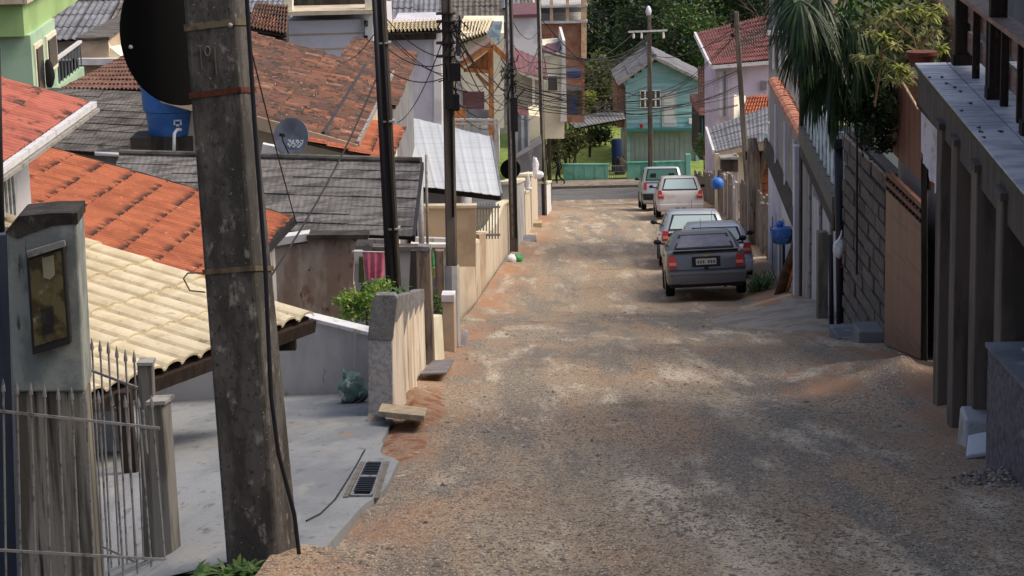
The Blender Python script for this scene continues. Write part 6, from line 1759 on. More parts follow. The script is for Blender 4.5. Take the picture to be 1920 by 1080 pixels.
# ------------------------------------------------------------------ downpipes, bag, balcony house
t = thing('downpipe', 'thick dark downpipe standing at the end of the stone faced wall', 'pipe', P(1573, 660, 30.9))
MB().tube([P(1577, 662, 30.8), P(1575, 470, 30.8), P(1572, 262, 30.8)], .062, 10).build('pipe', 'pipe_dark', t, smooth=True)
MB().box(P(1574, 268, 30.8), (.2, .2, .14)).build('hopper', 'pipe_dark', t)
single(MB().tube([P(1560, 655, 31.0), P(1557, 440, 31.0)], .035, 8), 'pipe', 'pipe_dark', 'narrow dark pipe left of the thick downpipe', 'pipe', smooth=True)
q = P(1573, 483, 30.6)
t = thing('hanging_bag', 'white plastic bag hanging on the thick dark downpipe', 'bag', q)
MB().blob(P(1573, 466, 30.6), (.085, .08, .13), 3, .3, 2.2, 5).build('bag', 'white_plastic', t, smooth=True)
MB().tube([P(1573, 452, 30.6), P(1577, 440, 30.6), P(1578, 432, 30.65)], [.03, .012, .006], 6).build('handle', 'white_plastic', t)
single(MB().beam(P(1576, 500, 30.7), P(1592, 499, 30.7), .01, .03), 'ribbon', 'lamp_red', 'red tape tied round the thick dark downpipe', 'tape')
t = thing('balcony_house', 'house with concrete balcony on square posts left of the downpipe', 'house', V((5.5, 36, zr(36))))
bz0 = P(1497, 262, 39.0).z
b0, b1 = P(1497, 262, 39.0), PZ(1560, 400, bz0)
b1 = b0 + (b1 - b0) * 1.0
bd = (b1 - b0).normalized()
MB().hexa([b0 - Z * .02, b1 - Z * .02, b1 + V((4, 0, -.02)), b0 + V((4, 0, -.02)), b0 + Z * .24, b1 + Z * .24, b1 + V((4, 0, .24)), b0 + V((4, 0, .24))]).build('balcony_slab', 'concrete_pale', t)
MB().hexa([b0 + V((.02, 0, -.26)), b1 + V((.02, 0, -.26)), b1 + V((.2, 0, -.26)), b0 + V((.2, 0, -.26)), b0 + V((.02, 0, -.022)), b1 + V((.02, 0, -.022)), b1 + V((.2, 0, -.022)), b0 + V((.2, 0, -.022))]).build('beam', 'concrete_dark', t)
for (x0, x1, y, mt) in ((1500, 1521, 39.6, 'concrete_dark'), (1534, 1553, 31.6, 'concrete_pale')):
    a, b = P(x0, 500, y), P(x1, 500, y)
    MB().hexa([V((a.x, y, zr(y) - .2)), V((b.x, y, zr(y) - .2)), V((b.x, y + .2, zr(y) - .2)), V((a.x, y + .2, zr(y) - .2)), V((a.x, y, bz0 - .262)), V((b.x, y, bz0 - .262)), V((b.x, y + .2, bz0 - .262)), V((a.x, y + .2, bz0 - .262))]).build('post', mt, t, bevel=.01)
a, b = P(1519, 500, 40.6), P(1600, 500, 40.6)
MB().wall((a.x, 40.6), (b.x + 3, 40.6), zr(40) - .2, bz0 - .03, .15).build('wall', 'white_wall', t)
a = P(1566, 500, 33)
MB().wall((a.x, 31), (a.x + .5, 40.5), zr(36) - 1, bz0 - .03, .15).build('side_wall', 'weathered_wall', t)
for y_ in (32.4, 34.2, 36.2):
    MB().box((a.x + (y_ - 31) * .053 - .1, y_, zr(y_) + 1.0), (.05, .9, 1.9)).build('shutter', 'pale_board', t)
    MB().tube([V((a.x + (y_ - 31) * .053 - .12, y_ + .75, zr(y_) - .1)), V((a.x + (y_ - 31) * .053 - .12, y_ + .75, bz0 - .3))], .03, 6).build('pipe', 'gutter_grey', t)
MB().hexa([V((b1.x + .9, 31.2, bz0 + .24)), V((b1.x + 4, 31.2, bz0 + .24)), V((b1.x + 4, 40, bz0 + .24)), V((b0.x + .9, 40, bz0 + .24)), V((b1.x + .9, 31.2, bz0 + 3.4)), V((b1.x + 4, 31.2, bz0 + 3.4)), V((b1.x + 4, 40, bz0 + 3.4)), V((b0.x + .9, 40, bz0 + 3.4))]).build('upper_wall', 'cream_wall', t)
# balcony railing
t = thing('railing', 'pale blue balcony railing with white handrail behind the palm', 'railing', b0 + Z * .24)
r0_, r1_ = b0 + V((.1, 0, 1.08)), b1 + V((.1, 0, 1.08))
MB().beam(r0_, r1_, .06, .06).build('handrail', 'rail_white', t)
for k in range(10):
    p = r0_.lerp(r1_, (k + .5) / 10)
    MB().box(p - Z * .42, (.03, .22, .80)).build('panel', 'rail_blue', t)
MB().box(r0_ + V((0, .1, -.3)), (.14, .14, 1.3)).build('post', 'concrete_dark', t)
MB().box(r1_ + V((0, -.05, -.4)), (.12, .12, 1.0)).build('post', 'rail_blue', t)
single(MB().lathe(P(1511, 156, 38.5) - V((.15, 0, 0)), [(.05, 0), (.05, .30)], 8, (V((0, 1, 0)), Z, V((1, 0, 0)))), 'ridge_tile', 'coping_tile', 'single red ridge tile on the pier beside the blue railing', 'tile')
# wall with orange coping
c0, c1 = P(1441, 147, 49), P(1497, 258, 40.3)
cz = (c0.z + c1.z) / 2
c0.z = c1.z = cz
t = thing('boundary_wall', 'tall grey lavender wall capped with orange barrel tiles', 'wall', V((c1.x, c1.y, zr(42))))
MB().wall((c0.x + .12, c0.y), (c1.x + .12, c1.y), cz - 1.5, cz - .05, .2).build('wall', 'weathered_wall', t)
for u_ in (.3, .62, .9):
    p = c0.lerp(c1, u_)
    MB().box((p.x + .0, p.y, cz - .85), (.06, .16, 1.3)).build('pilaster', 'lavender_wall', t)
MB().slab([c0 + V((.0, 0, -1.35)), c1 + V((.0, 0, -1.35)), c1 + V((-.09, 0, -1.62)), c0 + V((-.09, 0, -1.62))], V((0, 0, -.10))).build('canopy', 'concrete_dark', t)  # slanted dark band below the wall, built as a thin slab
tm = MB()
for e_ in (0, 1):
    for j in range(7):
        a = math.pi * j / 6
        tm.v.append(V((-math.cos(a) * (.15 + .02 * e_), -.42 * e_, math.sin(a) * (.11 + .015 * e_))))
tm.f = [(j, j + 1, 8 + j, 7 + j) for j in range(6)]
n0 = len(tm.v)
tm.v += [p - V((0, 0, .015)) for p in tm.v[7:14]]
tm.f += [(7 + j, 8 + j, n0 + j + 1, n0 + j) for j in range(6)]
me = tm.mesh('coping_tile', 'coping_tile', fix=False)
nt_ = 24
for k in range(nt_):
    p = c0.lerp(c1, k / nt_)
    o = place(me, 'coping_tile', p + V((.12, 0, -.05 + R.uniform(-.008, .008))), t)
    o.rotation_euler.z = R.uniform(-.03, .03)
a = P(1487, 400, 40.2)
MB().box((a.x + .1, 40.2, (cz + zr(40)) / 2 - .2), (.18, .2, cz - zr(40) + .1)).build('pier', 'lavender_wall', t, bevel=.01)
MB().wall((P(1464, 450, 45).x + .2, 46), (P(1478, 450, 42).x + .3, 41), zr(43) - .3, cz - 1.4, .12).build('lower_wall', 'white_wall', t)
MB().wall((P(1440, 450, 50).x + .2, 51), (P(1462, 450, 45).x + .25, 46), zr(48) - .3, cz - 1.2, .15).build('lower_wall', 'lavender_wall', t)
t = thing('house', 'tall grey house front behind the palm at the top right', 'house', V((7.4, 56, zr(56))))
MB().slab([P(1440, 300, 56), P(1560, 300, 56), P(1560, -80, 56), P(1442, -80, 56)], V((1.1, 8, 0))).build('wall', 'weathered_wall', t)
for k in range(3): MB().slab([P(1448 + k * 12, 130, 55.9), P(1452 + k * 12, 130, 55.9), P(1452 + k * 12, -40, 55.9), P(1448 + k * 12, -40, 55.9)], V((0, .1, 0))).build('pilaster', 'pale_grey_wall', t)
MB().slab([P(1440, 66, 55.8), P(1500, 66, 55.8), P(1500, 58, 55.8), P(1440, 58, 55.8)], V((0, .3, 0))).build('ledge', 'white_wall', t)
# house mass behind the stone wall
t = thing('house', 'grey house wall half hidden behind creeper and stone faced wall', 'house', V((7, 29, zr(29))))
MB().box((8.6, 28.6, zr(29) + 2.4), (4.5, 6.4, 5.6)).build('wall', 'grey_wall', t)
# ------------------------------------------------------------------ weathered fences down the right side
def picket(label, y0, y1, n, h, mts, seed, off=.35, wd=.16):
    rg = random.Random(seed)
    t = thing('fence', label, 'fence', V((xr(y0) + off, y0, zr(y0))))
    for k in range(n):
        y = y0 + (y1 - y0) * k / n
        x = xr(y) + off + rg.uniform(-.04, .04)
        hh = h + rg.uniform(-.18, .18)
        MB().box((x, y, zr(y) + hh / 2 - .1), (.05, (y1 - y0) / n * .72, hh + .3)).build('board', rg.choice(mts), t)
    for zz_ in (.35, .9): MB().wall((xr(y0) + off + .05, y0), (xr(y1) + off + .05, y1), zr(y0) + zz_, zr(y0) + zz_ + .08, .05, z0b=zr(y1) + zz_, z1b=zr(y1) + zz_ + .08).build('rail', 'weathered_wood', t)
    return t
picket('pale weathered board fence beside the dark sedan', 45.5, 52.5, 22, 1.35, ['pale_board', 'weathered_wood', 'pale_board'], 1)
picket('brown weathered plank fence behind the silver cars', 53, 66, 30, 1.5, ['weathered_wood', 'rust_post', 'weathered_wood'], 2)
picket('grey plank fence beside the white hatchback', 67, 82, 30, 1.5, ['weathered_wood', 'pale_board', 'rust_post'], 3)
picket('thin stake fence at the lower right corner of the street', 83, 108, 30, 1.25, ['weathered_wood', 'weathered_wood'], 4)
b = V((xr(57) + .3, 57, zr(57)))
t = thing('old_post', 'thick weathered old trunk post standing in the right fence line', 'post', b)
MB().tube([b - Z * .2, b + V((.03, 0, 1.2)), b + V((-.02, 0, 2.4)), b + V((-.06, 0, 3.0))], [.2, .17, .18, .12], 9).build('trunk', 'rust_post', t, smooth=True)
MB().tube([b + V((.1, 0, 2.0)), b + V((.3, 0, 2.7)), b + V((.28, 0, 3.0))], [.1, .08, .05], 7).build('stub', 'rust_post', t, smooth=True)
b = V((P(1425, 330, 58).x, 58, zr(58)))
t = thing('boundary_wall', 'stub of orange hollow brick wall under a dark beam', 'wall', b)
rg = random.Random(3)
for j in range(9):
    for i in range(5):
        p0 = P(1408 + i * 8 + (3 if j % 2 else 0), 300, 58)
        MB().box((p0.x + .05, 58, zr(58) + .9 + j * .2 + 0), (.108, .1, .18)).build('brick', 'brick_orange', t)
MB().beam(P(1398, 292, 57.6), P(1446, 290, 57.6), .2, .2).build('beam', 'wood_dark', t)
MB().slab([P(1402, 520, 58.2), P(1450, 520, 58.2), P(1450, 330, 58.2), P(1402, 330, 58.2)], V((0, .1, 0))).build('wall', 'pale_grey_wall', t)
t = thing('meter_box', 'dark grey box with pale lid on posts beside the thick trunk post', 'box', P(1368, 390, 68))
MB().slab([P(1353, 322, 68), P(1384, 322, 68), P(1384, 299, 68), P(1353, 299, 68)], V((0, .5, 0))).build('box', 'concrete_dark', t)
MB().slab([P(1351, 299, 67.9), P(1386, 299, 67.9), P(1386, 294, 67.9), P(1351, 296, 67.9)], V((0, .6, 0))).build('lid', 'gutter_grey', t)
for x in (1344, 1378): MB().beam(P(x, 420, 68.1), P(x, 288, 68.1), .12, .12, V((0, 1, 0))).build('post', 'tan_wall' if x < 1350 else 'pale_board', t)
# blue things
q = P(1345, 352, 66)
t = thing('bucket', 'round bright blue tub hung on the grey plank fence', 'tub', q)
MB().lathe(P(1345, 354, 66), [(.10, 0), (.15, .03), (.19, .12), (.19, .2), (.16, .28), (.08, .34)], 16).build('tub', 'blue_bag', t, smooth=True)
MB().beam(V((q.x + .1, 66.25, zr(66) - .1)), P(1349, 318, 66.25), .12, .1, V((0, 1, 0))).build('post', 'weathered_wood', t)
MB().beam(P(1344, 334, 66.0), P(1349, 322, 66.22), .02, .02).build('hook', 'metal_dark', t)
q = P(1466, 458, 44)
t = thing('waste_basket', 'wire waste basket filled with a blue plastic bag', 'basket', q)
cb_ = P(1466, 456, 44)
MB().lathe(cb_, [(.15, 0), (.20, .12), (.225, .26), (.21, .30), (.1, .34)], 16).build('bag', 'blue_bag', t, smooth=True)
MB().blob(P(1462, 420, 44), (.08, .08, .07), 3, .3, 3, 4).build('bag_top', 'blue_bag', t, smooth=True)
for h_, r_ in ((.02, .17), (.15, .215), (.30, .235)):
    MB().tube([cb_ + V((math.cos(a) * r_, math.sin(a) * r_, h_)) for a in [k * math.pi / 10 for k in range(21)]], .009, 5).build('wire_ring', 'strap', t)
for k in range(10):
    a = k * math.pi / 5
    MB().tube([cb_ + V((math.cos(a) * .17, math.sin(a) * .17, .02)), cb_ + V((math.cos(a) * .235, math.sin(a) * .235, .30))], .006, 4).build('wire', 'strap', t)
MB().tube([cb_ + V((.05, .1, 0)), V((cb_.x + .05, cb_.y + .1, zr(44) - .1))], .03, 6).build('stand', 'metal_dark', t)
single(MB().tube([P(1453, 585, 42.4), P(1473, 520, 41.8), P(1494, 458, 41.2)], [.13, .12, .10], 8), 'log', 'log', 'rough brown slab of wood leaning on the pier below the blue bag', 'log', smooth=True)
single(MB().tube([P(1466, 580, 42.2), P(1484, 520, 41.6), P(1497, 470, 41.1)], [.035, .035, .03], 6), 'log', 'wood_orange', 'thin orange stick leaning beside the rough brown slab of wood', 'log', smooth=True)
rg = random.Random(14)
m = MB()
for k in range(260):
    a = rg.uniform(0, 6.28)
    q = P(rg.gauss(1425, 10), 545 - abs(rg.gauss(0, 8)), 44.5 + rg.uniform(-.8, .8))
    q.z = road_z(q.x, q.y) + .02
    blade(m, q, V((math.cos(a) * .5, math.sin(a) * .5, 1)), rg.uniform(.15, .5), .03, rg.uniform(.4, 1.5), 3)
tag(m.build('grass_tuft', 'leaf_mid', fix=False), 'green grass tuft between the dark sedan and the pale fence', 'grass')
# ------------------------------------------------------------------ plants at the top right
rg = random.Random(31)
cr_ = P(1625, -110, 27.2)
t = thing('palm', 'dark fan palm hanging over the right hand walls', 'palm', V((cr_.x, cr_.y, zr(27))))
MB().tube([V((cr_.x + 1.3, cr_.y + .3, zr(27))), V((cr_.x + 1.0, cr_.y + .2, cr_.z - 1)), cr_ + V((.4, 0, -.2)), cr_], [.14, .12, .1, .08], 8).build('trunk', 'bark', t, smooth=True)
ends = [(1500, 0, 25.8), (1525, 45, 26.5), (1550, 80, 26.8), (1575, 110, 27), (1620, 110, 27), (1660, 70, 27.3), (1600, 20, 26.2), (1700, 10, 27.5), (1550, 20, 27.8), (1640, 150, 27.4), (1510, 20, 26), (1540, 10, 26.6), (1565, 50, 26.4), (1590, 70, 26.8), (1625, 60, 26.9), (1560, 130, 26.6), (1600, 150, 26.7), (1655, 20, 27.2), (1520, 80, 27.2), (1545, 110, 27.0), (1575, 30, 27.2), (1610, 95, 26.4), (1580, 140, 27.3), (1640, 30, 26.6), (1490, 10, 26.8), (1535, -10, 26.2), (1600, -10, 26.8), (1505, 75, 26.9), (1530, 140, 27.1), (1565, 170, 27.2), (1615, 180, 26.9), (1660, 110, 26.6), (1480, -20, 26.4)]
for (x, y, Y) in ends:
    e = P(x, y, Y)
    mid = cr_.lerp(e, .5) + V((0, 0, .18))
    MB().tube([cr_, mid, e], [.016, .012, .008], 5).build('frond_stalk', 'leaf_mid', t)
    m = MB()
    d = (e - mid).normalized()
    sdv = d.cross(Z).normalized()
    upv = sdv.cross(d)
    for k in range(64):
        a = (k / 63 - .5) * 2.9
        dirl = (d * math.cos(a) + sdv * math.sin(a) + Z * rg.uniform(-.15, .1)).normalized()
        blade(m, e, dirl, rg.uniform(.45, .8), .026, rg.uniform(.9, 2.4), 5)
    m.build('frond', 'leaf_palm', t, fix=False)
t = thing('creeper', 'dark green creeper hanging over the stone faced wall', 'creeper', P(1640, 310, 26.5))
m = MB()
leafy(m, P(1640, 245, 26.4), (.24, .5, .36), 1900, .06, rg, 14, droop=.5)
leafy(m, P(1610, 190, 27), (.3, .6, .25), 1300, .06, rg, 12, droop=.3)
leafy(m, P(1660, 190, 26.2), (.2, .4, .3), 900, .06, rg, 10, droop=.3)
m.build('leaf_mass', 'leaf_dark', t, fix=False)
def star(label, px, py, Y, n, ln, mt='leaf_yellow', grp='yellow green bromeliad rosettes'):
    c = P(px, py, Y)
    m = MB()
    for k in range(n):
        a = rg.uniform(0, 6.28)
        blade(m, c, V((math.cos(a), math.sin(a), rg.uniform(-.2, 1.2))), ln * rg.uniform(.7, 1.2), ln * .17, rg.uniform(.4, 1.6), 4)
    return m
t = thing('flowering_shrub', 'yellow green spiky leaved shrub above the brown slat fence', 'shrub', P(1690, 160, 24))
for (x, y, Y, ln) in ((1630, 62, 23.6, .13), (1655, 70, 23.5, .16), (1676, 86, 23.4, .13), (1672, 22, 23.8, .15), (1700, 25, 23.8, .16), (1722, 16, 23.8, .16), (1745, 28, 23.6, .16), (1752, 60, 23.6, .15), (1690, 55, 23.7, .14), (1730, 70, 23.7, .15), (1688, 128, 23.2, .16), (1702, 145, 23.1, .15), (1672, 150, 23.3, .14), (1620, 112, 24.0, .14), (1645, 108, 23.9, .15), (1660, 120, 23.8, .14), (1715, 95, 24.0, .15), (1765, 90, 23.9, .14), (1655, 35, 24.0, .14), (1610, 105, 24.2, .12), (1762, 15, 23.9, .14)):
    star('', x, y, Y, 34, ln).build('rosette', 'leaf_yellow' if rg.random() < .7 else 'leaf_lime', t, fix=False)
m = MB()
leafy(m, P(1700, 70, 24.6), (.42, .4, .5), 1500, .09, rg, 16)
m.build('leaf_mass', 'leaf_olive', t, fix=False)
m = MB()
leafy(m, P(1690, 20, 25.2), (.6, .4, .35), 900, .10, rg, 14)
m.build('leaf_mass', 'leaf_mid', t, fix=False)
for pl in (((1720, 98, 23.2), (1712, 70, 23.2), (1686, 50, 23.2), (1678, 40, 23.2)), ((1722, 98, 23.2), (1740, 70, 23.2), (1760, 52, 23.2)), ((1640, 200, 24), (1650, 130, 24), (1655, 80, 23.6))):
    MB().tube([P(*q) for q in pl], .012, 6).build('stem', 'stem_brown', t)
t = thing('potted_plant', 'terracotta pot standing at the far corner of the terrace', 'pot', P(1728, 125, 21.2))
MB().lathe(P(1728, 124, 21.2), [(.10, 0), (.135, .10), (.15, .105), (.15, .14), (.13, .14)], 20).build('pot', 'pot_clay', t, smooth='auto')
MB().lathe(P(1728, 124, 21.2) + Z * .12, [(.125, 0), (.125, .012)], 16).build('soil', 'wood_dark', t)
# ------------------------------------------------------------------ parked cars
def outline(yb, yf, hw, rb, rf, n=5, taper=.0):
    "plan outline, rounded rectangle; rb/rf corner radii at the rear and the front"
    pts = []
    for (cx, cy, r, a0) in ((hw - rb, yb + rb, rb, -90), (hw - rf - taper, yf - rf, rf, 0), (-hw + rf + taper, yf - rf, rf, 90), (-hw + rb, yb + rb, rb, 180)):
        for k in range(n):
            a = math.radians(a0 + 90 * k / (n - 1))
            pts.append((cx + r * math.cos(a), cy + r * math.sin(a)))
    return pts
def layered(mb, layers, cap=True):
    n = None
    b0 = len(mb.v)
    for (z, yb, yf, hw, rb, rf) in layers:
        o = outline(yb, yf, hw, rb, rf)
        n = len(o)
        mb.v += [V((x, y, z)) for x, y in o]
    for k in range(len(layers) - 1):
        for i in range(n):
            mb.f.append((b0 + k * n + i, b0 + k * n + (i + 1) % n, b0 + (k + 1) * n + (i + 1) % n, b0 + (k + 1) * n + i))
    if cap:
        mb.f.append(tuple(b0 + i for i in range(n))[::-1])
        mb.f.append(tuple(b0 + (len(layers) - 1) * n + i for i in range(n)))
    return mb
def car(label, Mx, spec, cat='car', group='cars parked on the right side'):
    """spec in local metres: x right, y forward, z up, rear bumper at y=0"""
    root = bpy.data.objects.new('parked_car', None)
    COL.objects.link(root)
    root.matrix_world = Mx
    tag(root, label, cat, group)
    hw, L, belt, roof = spec['hw'], spec['L'], spec['belt'], spec['roof']
    paint, glass = spec['paint'], spec.get('glass', 'glass')
    def bd(mb, name, mt, parent=None, smooth=False, bevel=0):
        me = mb.mesh(name, mt, V((0, 0, 0)), smooth)
        o = bpy.data.objects.new(name, me)
        COL.objects.link(o)
        o.parent = parent or root
        if smooth == 'auto':
            for p in me.polygons: p.use_smooth = True
            me.set_sharp_from_angle(angle=math.radians(40))
        if bevel:
            b = o.modifiers.new('bevel', 'BEVEL')
            b.width, b.segments, b.limit_method = bevel, 2, 'ANGLE'
        return o
    body = bd(layered(MB(), [(.24, .10, L - .1, hw - .06, .16, .35), (.30, .03, L - .02, hw - .015, .18, .4), (.50, .0, L, hw, .18, .42), (.60, .025, L - .02, hw, .16, .42), (belt - .18, .05, L - .06, hw - .01, .15, .42), (belt - .03, .09, L - .2, hw - .03, .15, .45), (belt, .13, L - .35, hw - .06, .15, .45)]), 'body', paint, smooth='auto')
    gb, gf, rb_, rf_ = spec['gb'], spec['gf'], spec['rb'], spec['rf']           # glasshouse rear/front at belt and at roof
    gw, rw = hw - .07, hw - spec.get('tumble', .22)
    cabin = bd(layered(MB(), [(belt - .01, gb, gf, gw, .12, .2), (belt + (roof - belt) * .5, (gb * .48 + rb_ * .52), (gf * .5 + rf_ * .5), (gw + rw) / 2 + .01, .12, .2), (roof - .06, rb_ - .02, rf_ + .03, rw + .015, .12, .2), (roof - .015, rb_ + .04, rf_ - .04, rw - .03, .13, .2), (roof, rb_ + .2, rf_ - .2, rw - .2, .15, .2)]), 'cabin', paint, smooth='auto')
    def lerp3(a, b, t): return a + (b - a) * t
    def back(x, u, off):        # point on the rear glass, u from belt to roof
        yb = lerp3(gb, rb_ - .02, u)
        z = lerp3(belt, roof - .06, u)
        return V((x, yb - off, z + off * .4))
    def pane(u0, u1, w0, w1, off, name, mt, par):
        return bd(MB().slab([back(-w0, u0, off), back(w0, u0, off), back(w1, u1, off), back(-w1, u1, off)], V((0, .012, 0))), name, mt, par)
    fr = pane(.06, .97, gw - .12, rw - .08, .012, 'rear_window', 'car_trim', root)
    pane(.14, .90, gw - .17, rw - .13, .018, 'pane', glass, fr)
    if spec.get('heads'):
        for s in (-1, 1): bd(MB().box(back(s * .36, .4, .03), (.22, .02, .2)), 'headrest', 'car_trim', fr)
    for s in (-1, 1):                                              # side glass
        x0, x1 = s * (gw + .012), s * (rw + .028)
        zb, zt = belt + .03, roof - .09
        a, b, c, d = V((x0, gb + .22, zb)), V((x0, gf - .28, zb)), V((x1, rf_ + .0, zt)), V((x1, rb_ + .12, zt))
        sw = bd(MB().slab([a, b, c, d], V((-s * .01, 0, 0))), 'side_window', glass if not spec.get('side_dark') else 'glass')
        my = (gb + gf) / 2
        bd(MB().slab([V((x0 + s * .008, my - .05, zb)), V((x0 + s * .008, my + .05, zb)), V((x1 + s * .008, my + .03, zt)), V((x1 + s * .008, my - .07, zt))], V((-s * .01, 0, 0))), 'pillar', 'car_trim', sw)
        mr = MB()
        mr.blob((s * (hw + .10), gf - .45, belt + .10), (.085, .05, .06), 2, .05, 2, 1)
        mr.beam(V((s * (hw - .06), gf - .42, belt + .05)), V((s * (hw + .05), gf - .44, belt + .07)), .05, .04)
        bd(mr, 'mirror', spec.get('mirror', 'car_trim'), smooth=True)
        ln = spec['lamp']
        lm = bd(MB().slab([V((s * (hw - ln[0]), .022 - .028, ln[2])), V((s * (hw - .035), .05 - .028, ln[2])), V((s * (hw - .055), .085 - .02, ln[3])), V((s * (hw - ln[1]), .06 - .02, ln[3]))], V((0, .06, 0))), 'tail_light', 'lamp_red', bevel=.006)
        if spec.get('lamp_clear', True):
            zc = (ln[2] * .62 + ln[3] * .38)
            bd(MB().slab([V((s * (hw - ln[0] + .015), .008 - .02, zc - .03)), V((s * (hw - .06), .03 - .02, zc - .03)), V((s * (hw - .065), .04 - .02, zc + .03)), V((s * (hw - ln[0] + .015), .018 - .02, zc + .03))], V((0, .03, 0))), 'indicator', spec.get('ind', 'lamp_amber'), lm)
        bd(MB().slab([V((s * (hw + .004), y, z)) for y, z in ((.55, .33), (.62, .52), (.78, .62), (1.0, .62), (1.16, .52), (1.23, .33))], V((-s * .02, 0, 0))), 'wheel_arch', 'car_trim')
        for yw in (.90, L - .85):
            wr = spec.get('wr', .29)
            w_ = bd(MB().lathe((s * (hw - .17), yw, wr), [(wr * .6, 0), (wr * .9, 0), (wr, .03), (wr, .16), (wr * .9, .185), (wr * .6, .18)], 24, (V((0, 1, 0)), Z, V((s, 0, 0)))), 'wheel', 'tyre', smooth='auto')
            bd(MB().lathe((s * (hw + .0), yw, wr), [(.03, 0), (wr * .62, 0), (wr * .6, .02), (.03, .012)], 16, (V((0, 1, 0)), Z, V((s, 0, 0)))), 'rim', 'rim', w_)
        bd(MB().box((s * (hw + .004), (gb + gf) / 2 - .5, belt - .12), (.02, .16, .03)), 'door_handle', 'car_trim')
    bz = spec.get('bump', .44)
    bd(layered(MB(), [(bz - .17, .0, .5, hw - .05, .12, .1), (bz - .14, -.05, .5, hw - .02, .14, .1), (bz + .0, -.07, .5, hw + .0, .15, .1), (bz + .07, -.05, .5, hw - .0, .14, .1), (bz + .09, -.02, .5, hw - .03, .12, .1)]), 'bumper', spec.get('bumper', paint), smooth='auto')
    if spec.get('bumper_low'): bd(layered(MB(), [(.22, .02, .5, hw - .08, .1, .1), (.24, -.03, .5, hw - .06, .12, .1), (bz - .15, -.055, .5, hw - .03, .13, .1)]), 'bumper_skirt', 'car_trim', smooth='auto')
    px, pz, pw = spec.get('plate', (0, .75, .2))
    yp = spec.get('plate_y', .0)
    rc = bd(MB().box((0, yp + .012, pz), (pw * 2 + .16, .03, .20)), 'plate_recess', 'car_trim' if spec.get('recess', True) else paint)
    pl = bd(MB().box((0, yp - .01, pz), (pw * 2, .014, .12)), 'licence_plate', 'plate_grey', rc)
    for k in range(7):                                              # unreadable characters on the plate
        if k == 3: continue
        bd(MB().box((-pw * .78 + k * pw * .26, yp - .019, pz - .005), (pw * .17, .004, .06)), 'plate_character', 'plate_text', pl)
    bd(MB().beam(V((0, .06, belt + .0)), V((0, .061, belt + .0)), .02, .02), 'lock', 'car_trim')
    if spec.get('emblem'): bd(MB().box((0, .028, belt - .10), (.12, .02, .045)), 'emblem', 'gold', bevel=.006)
    bd(MB().tube([V((.35, -.06, .22)), V((.35, .4, .24))], .025, 8), 'exhaust', 'car_trim')
    bd(MB().beam(V((0, rf_ - .2, roof)), V((0, rf_ - .32, roof + .22)), .008, .008), 'aerial', 'car_trim')
    for s in (-1, 1): bd(MB().box((s * (hw - .3), L - .03, .62), (.34, .05, .16)), 'headlight', 'lamp_clear')
    return root, bd
def car_matrix(px, py, Y, yaw, roll=0.0, lift=0.0):
    "rear-left wheel contact near the picture point; nose down the hill"
    x = P(px, py, Y).x
    f = V((math.sin(yaw), math.cos(yaw), 0))
    z0, z1 = zr(Y), zr(Y + 3)
    f.z = (z1 - z0) / 3
    f.normalize()
    r = V((math.cos(yaw), -math.sin(yaw), roll)).normalized()
    u = r.cross(f).normalized()
    r = f.cross(u)
    return Matrix((r, f, u)).transposed().to_4x4(), V((x, Y, z0 + lift))
def put(px, py, Y, yaw, roll=0, lift=0):
    rm, p = car_matrix(px, py, Y, yaw, roll, lift)
    return Matrix.Translation(p) @ rm
# dark sedan
q = G(1262, 563)
sed, bd = car('dark grey sedan with red tail lights, nearest of the parked cars', put(1327, 520, q.y - .6, .045, .035, .07), dict(hw=.79, L=4.0, belt=.93, roof=1.28, gb=.70, gf=3.05, rb=1.22, rf=2.35, paint='car_dark', glass='glass_lilac', lamp=(.22, .19, .60, .84), emblem=True, bumper='car_dark', bumper_low=True, plate=(0, .72, .2), plate_y=.01, heads=False))
bd(MB().box((0, .10, .945), (1.3, .12, .02)), 'boot_lip', 'bumper_grey', bevel=.006)
bd(MB().box((0, -.035, .30), (1.05, .03, .04)), 'bumper_strip', 'bumper_grey')
bd(MB().box((0, -.062, .49), (1.46, .03, .05)), 'bumper_strip', 'bumper_grey', bevel=.01)
bd(MB().box((0, .012, .565), (1.5, .02, .012)), 'boot_seam', 'car_trim')
bd(MB().box((0, .0, .60), (.08, .03, .05)), 'lock', 'car_trim')
# two silver cars in front of it
car('light silver car directly in front of the dark sedan', put(1345, 480, q.y + 4.0, .045, .02, .0), dict(hw=.80, L=3.7, belt=.86, roof=1.30, gb=.14, gf=2.9, rb=.5, rf=2.1, paint='car_silver', glass='glass_pale', lamp=(.24, .2, .66, .90), plate=(0, .55, .2)))
car('silver car with dark mirror, second ahead of the dark sedan', put(1303, 460, q.y + 8.6, .045, .0, .0), dict(hw=.82, L=3.9, belt=.88, roof=1.34, gb=.14, gf=3.0, rb=.5, rf=2.1, paint='car_silver', glass='glass_pale', lamp=(.24, .2, .66, .90), plate=(0, .55, .2)))
# white hatchback
q = G(1241, 410)
car('dusty white hatchback parked before the pickup', put(1276, 380, q.y - .5, .03, .0, .02), dict(hw=.82, L=3.8, belt=.95, roof=1.45, gb=.2, gf=3.0, rb=.55, rf=2.2, paint='car_white', glass='glass_pale', lamp=(.26, .16, .70, .98), plate=(0, .36, .2), plate_y=-.07, recess=False, bump=.42))
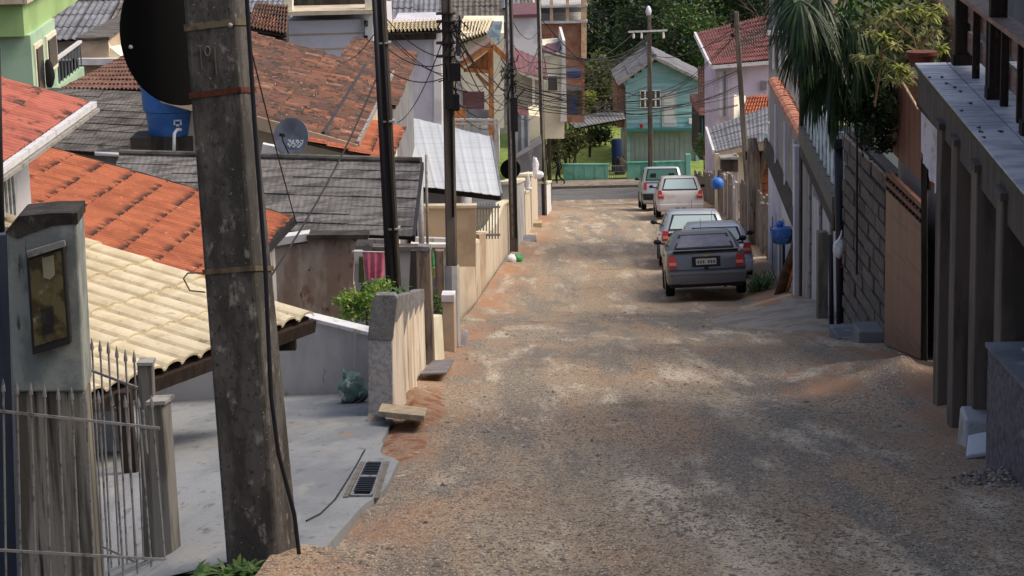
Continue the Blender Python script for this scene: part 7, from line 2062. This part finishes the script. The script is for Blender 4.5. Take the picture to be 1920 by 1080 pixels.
# silver pickup
q2 = G(1212, 395)
pk, bd = car('silver pickup truck with dark rear bumper, farthest parked vehicle', put(1247, 370, max(q2.y, q.y + 4.4) - .4, .02, .0, .02), dict(hw=.86, L=4.9, belt=1.08, roof=1.66, gb=1.75, gf=3.6, rb=1.95, rf=3.0, paint='car_silver', glass='glass_green', lamp=(.17, .17, .80, 1.06), lamp_clear=False, bumper='car_trim', bump=.56, plate=(0, .56, .2), plate_y=-.08, wr=.36, heads=True, tumble=.2), cat='pickup')
bd(MB().box((0, .95, 1.09), (1.4, 1.5, .03)), 'bed', 'car_trim')
bd(MB().box((0, .10, 1.1), (1.6, .08, .06)), 'tailgate_lip', 'car_silver', bevel=.01)
# ------------------------------------------------------------------ overhead wires
def wire(a, b, sag, r, group, label, n=14):
    pts = []
    for k in range(n + 1):
        u_ = k / n
        p = a.lerp(b, u_)
        pts.append(p - Z * (sag * 4 * u_ * (1 - u_)))
    return single(MB().tube(pts, r, 4), 'wire', 'cable', label, 'wire', group)
YC, YD, YE = bC.y, bD.y, bE.y
rg = random.Random(77)
lab = {'BC': 'thin dark wire strung between the dark pole and the second pole', 'CD': 'dark wire strung between the second and third poles', 'DE': 'dark wire strung between the third and fourth poles', 'EF': 'long dark wire running from the fourth pole to the crossarm pole', 'FG': 'dark wire running from the crossarm pole to the bare right hand pole', 'DG': 'long dark wire crossing the street in front of the turquoise house', 'GR': 'dark wire from the bare right hand pole to the right side houses'}
def many(key, A, B, ya, yb, xa_, xb, n, sag, r):
    for k in range(n):
        a = P(xa_ + rg.uniform(-4, 4), rg.uniform(*ya), A)
        b = P(xb + rg.uniform(-2, 2), rg.uniform(*yb), B)
        wire(a, b, sag * rg.uniform(.6, 1.4), r * rg.uniform(.7, 1.3), 'wires ' + key, lab[key])
many('BC', 27, YC, (20, 130), (30, 170), 722, 838, 5, .12, .006)
many('CD', YC, YD, (15, 200), (30, 200), 842, 955, 13, .5, .008)
many('DE', YD, YE, (20, 210), (40, 200), 957, 1012, 8, .4, .012)
many('EF', YE, 123.7, (30, 200), (60, 210), 1013, 1217, 14, .6, .017)
many('FG', 123.7, 72, (58, 200), (28, 70), 1219, 1381, 4, .5, .014)
many('DG', YD, 72, (150, 215), (130, 200), 962, 1384, 11, .5, .011)
many('GR', 72, 49, (30, 70), (-10, 90), 1383, 1470, 4, .3, .010)
wire(P(1005, 128, YE), P(1190, 60, 123.6), .6, .02, 'wires up', 'upper wire from the fourth pole to the left end of the crossarm')
wire(P(1250, 57, 123.6), P(1440, 0, 80), 1.2, .016, 'wires up', 'upper wire from the right end of the crossarm to the top right')
wire(P(1110, 20, 90), P(1460, 10, 75), .5, .012, 'wires up', 'high wire crossing the trees near the top edge')
# service drops on the left
wire(P(704, 150, 26.9), P(500, 530, 16), .12, .010, 'drops', 'black service cable slanting across the dark grey roof')
wire(P(470, 90, 20), P(556, 420, 27), .05, .007, 'drops', 'thin cable from the foreground pole to the orange roof corner')
wire(P(648, 100, 45), P(688, 42, 61.7), .05, .010, 'drops', 'service wire reaching the white flat roofed house')
wire(P(700, 66, 27.1), P(655, 112, 45), .05, .008, 'drops', 'service wire from the dark pole toward the terracotta roof')
wire(P(847, 60, YC), P(925, 150, 55), .1, .012, 'drops', 'thick twisted cable slanting down right of the second pole')
wire(P(832, 70, YC), P(745, 230, 40), .2, .008, 'drops', 'service cable slanting down left of the second pole')
wire(P(850, 90, YC), P(880, 215, 58), .1, .008, 'drops', 'service cable falling to the white rail beside the second pole')
wire(P(1012, 60, YE), P(1030, 160, 91), .1, .012, 'drops', 'service cable dropping from the fourth pole to the cream house')
# wire loop on the cream roof beside the foreground pole
lp = [P(382, 512, 10.6), P(352, 512, 10.7), P(344, 522, 10.7), P(356, 545, 10.7), P(384, 548, 10.6)]
single(MB().tube(lp, .004, 5), 'wire', 'strap', 'small loop of loose wire sticking out left of the foreground pole', 'wire')
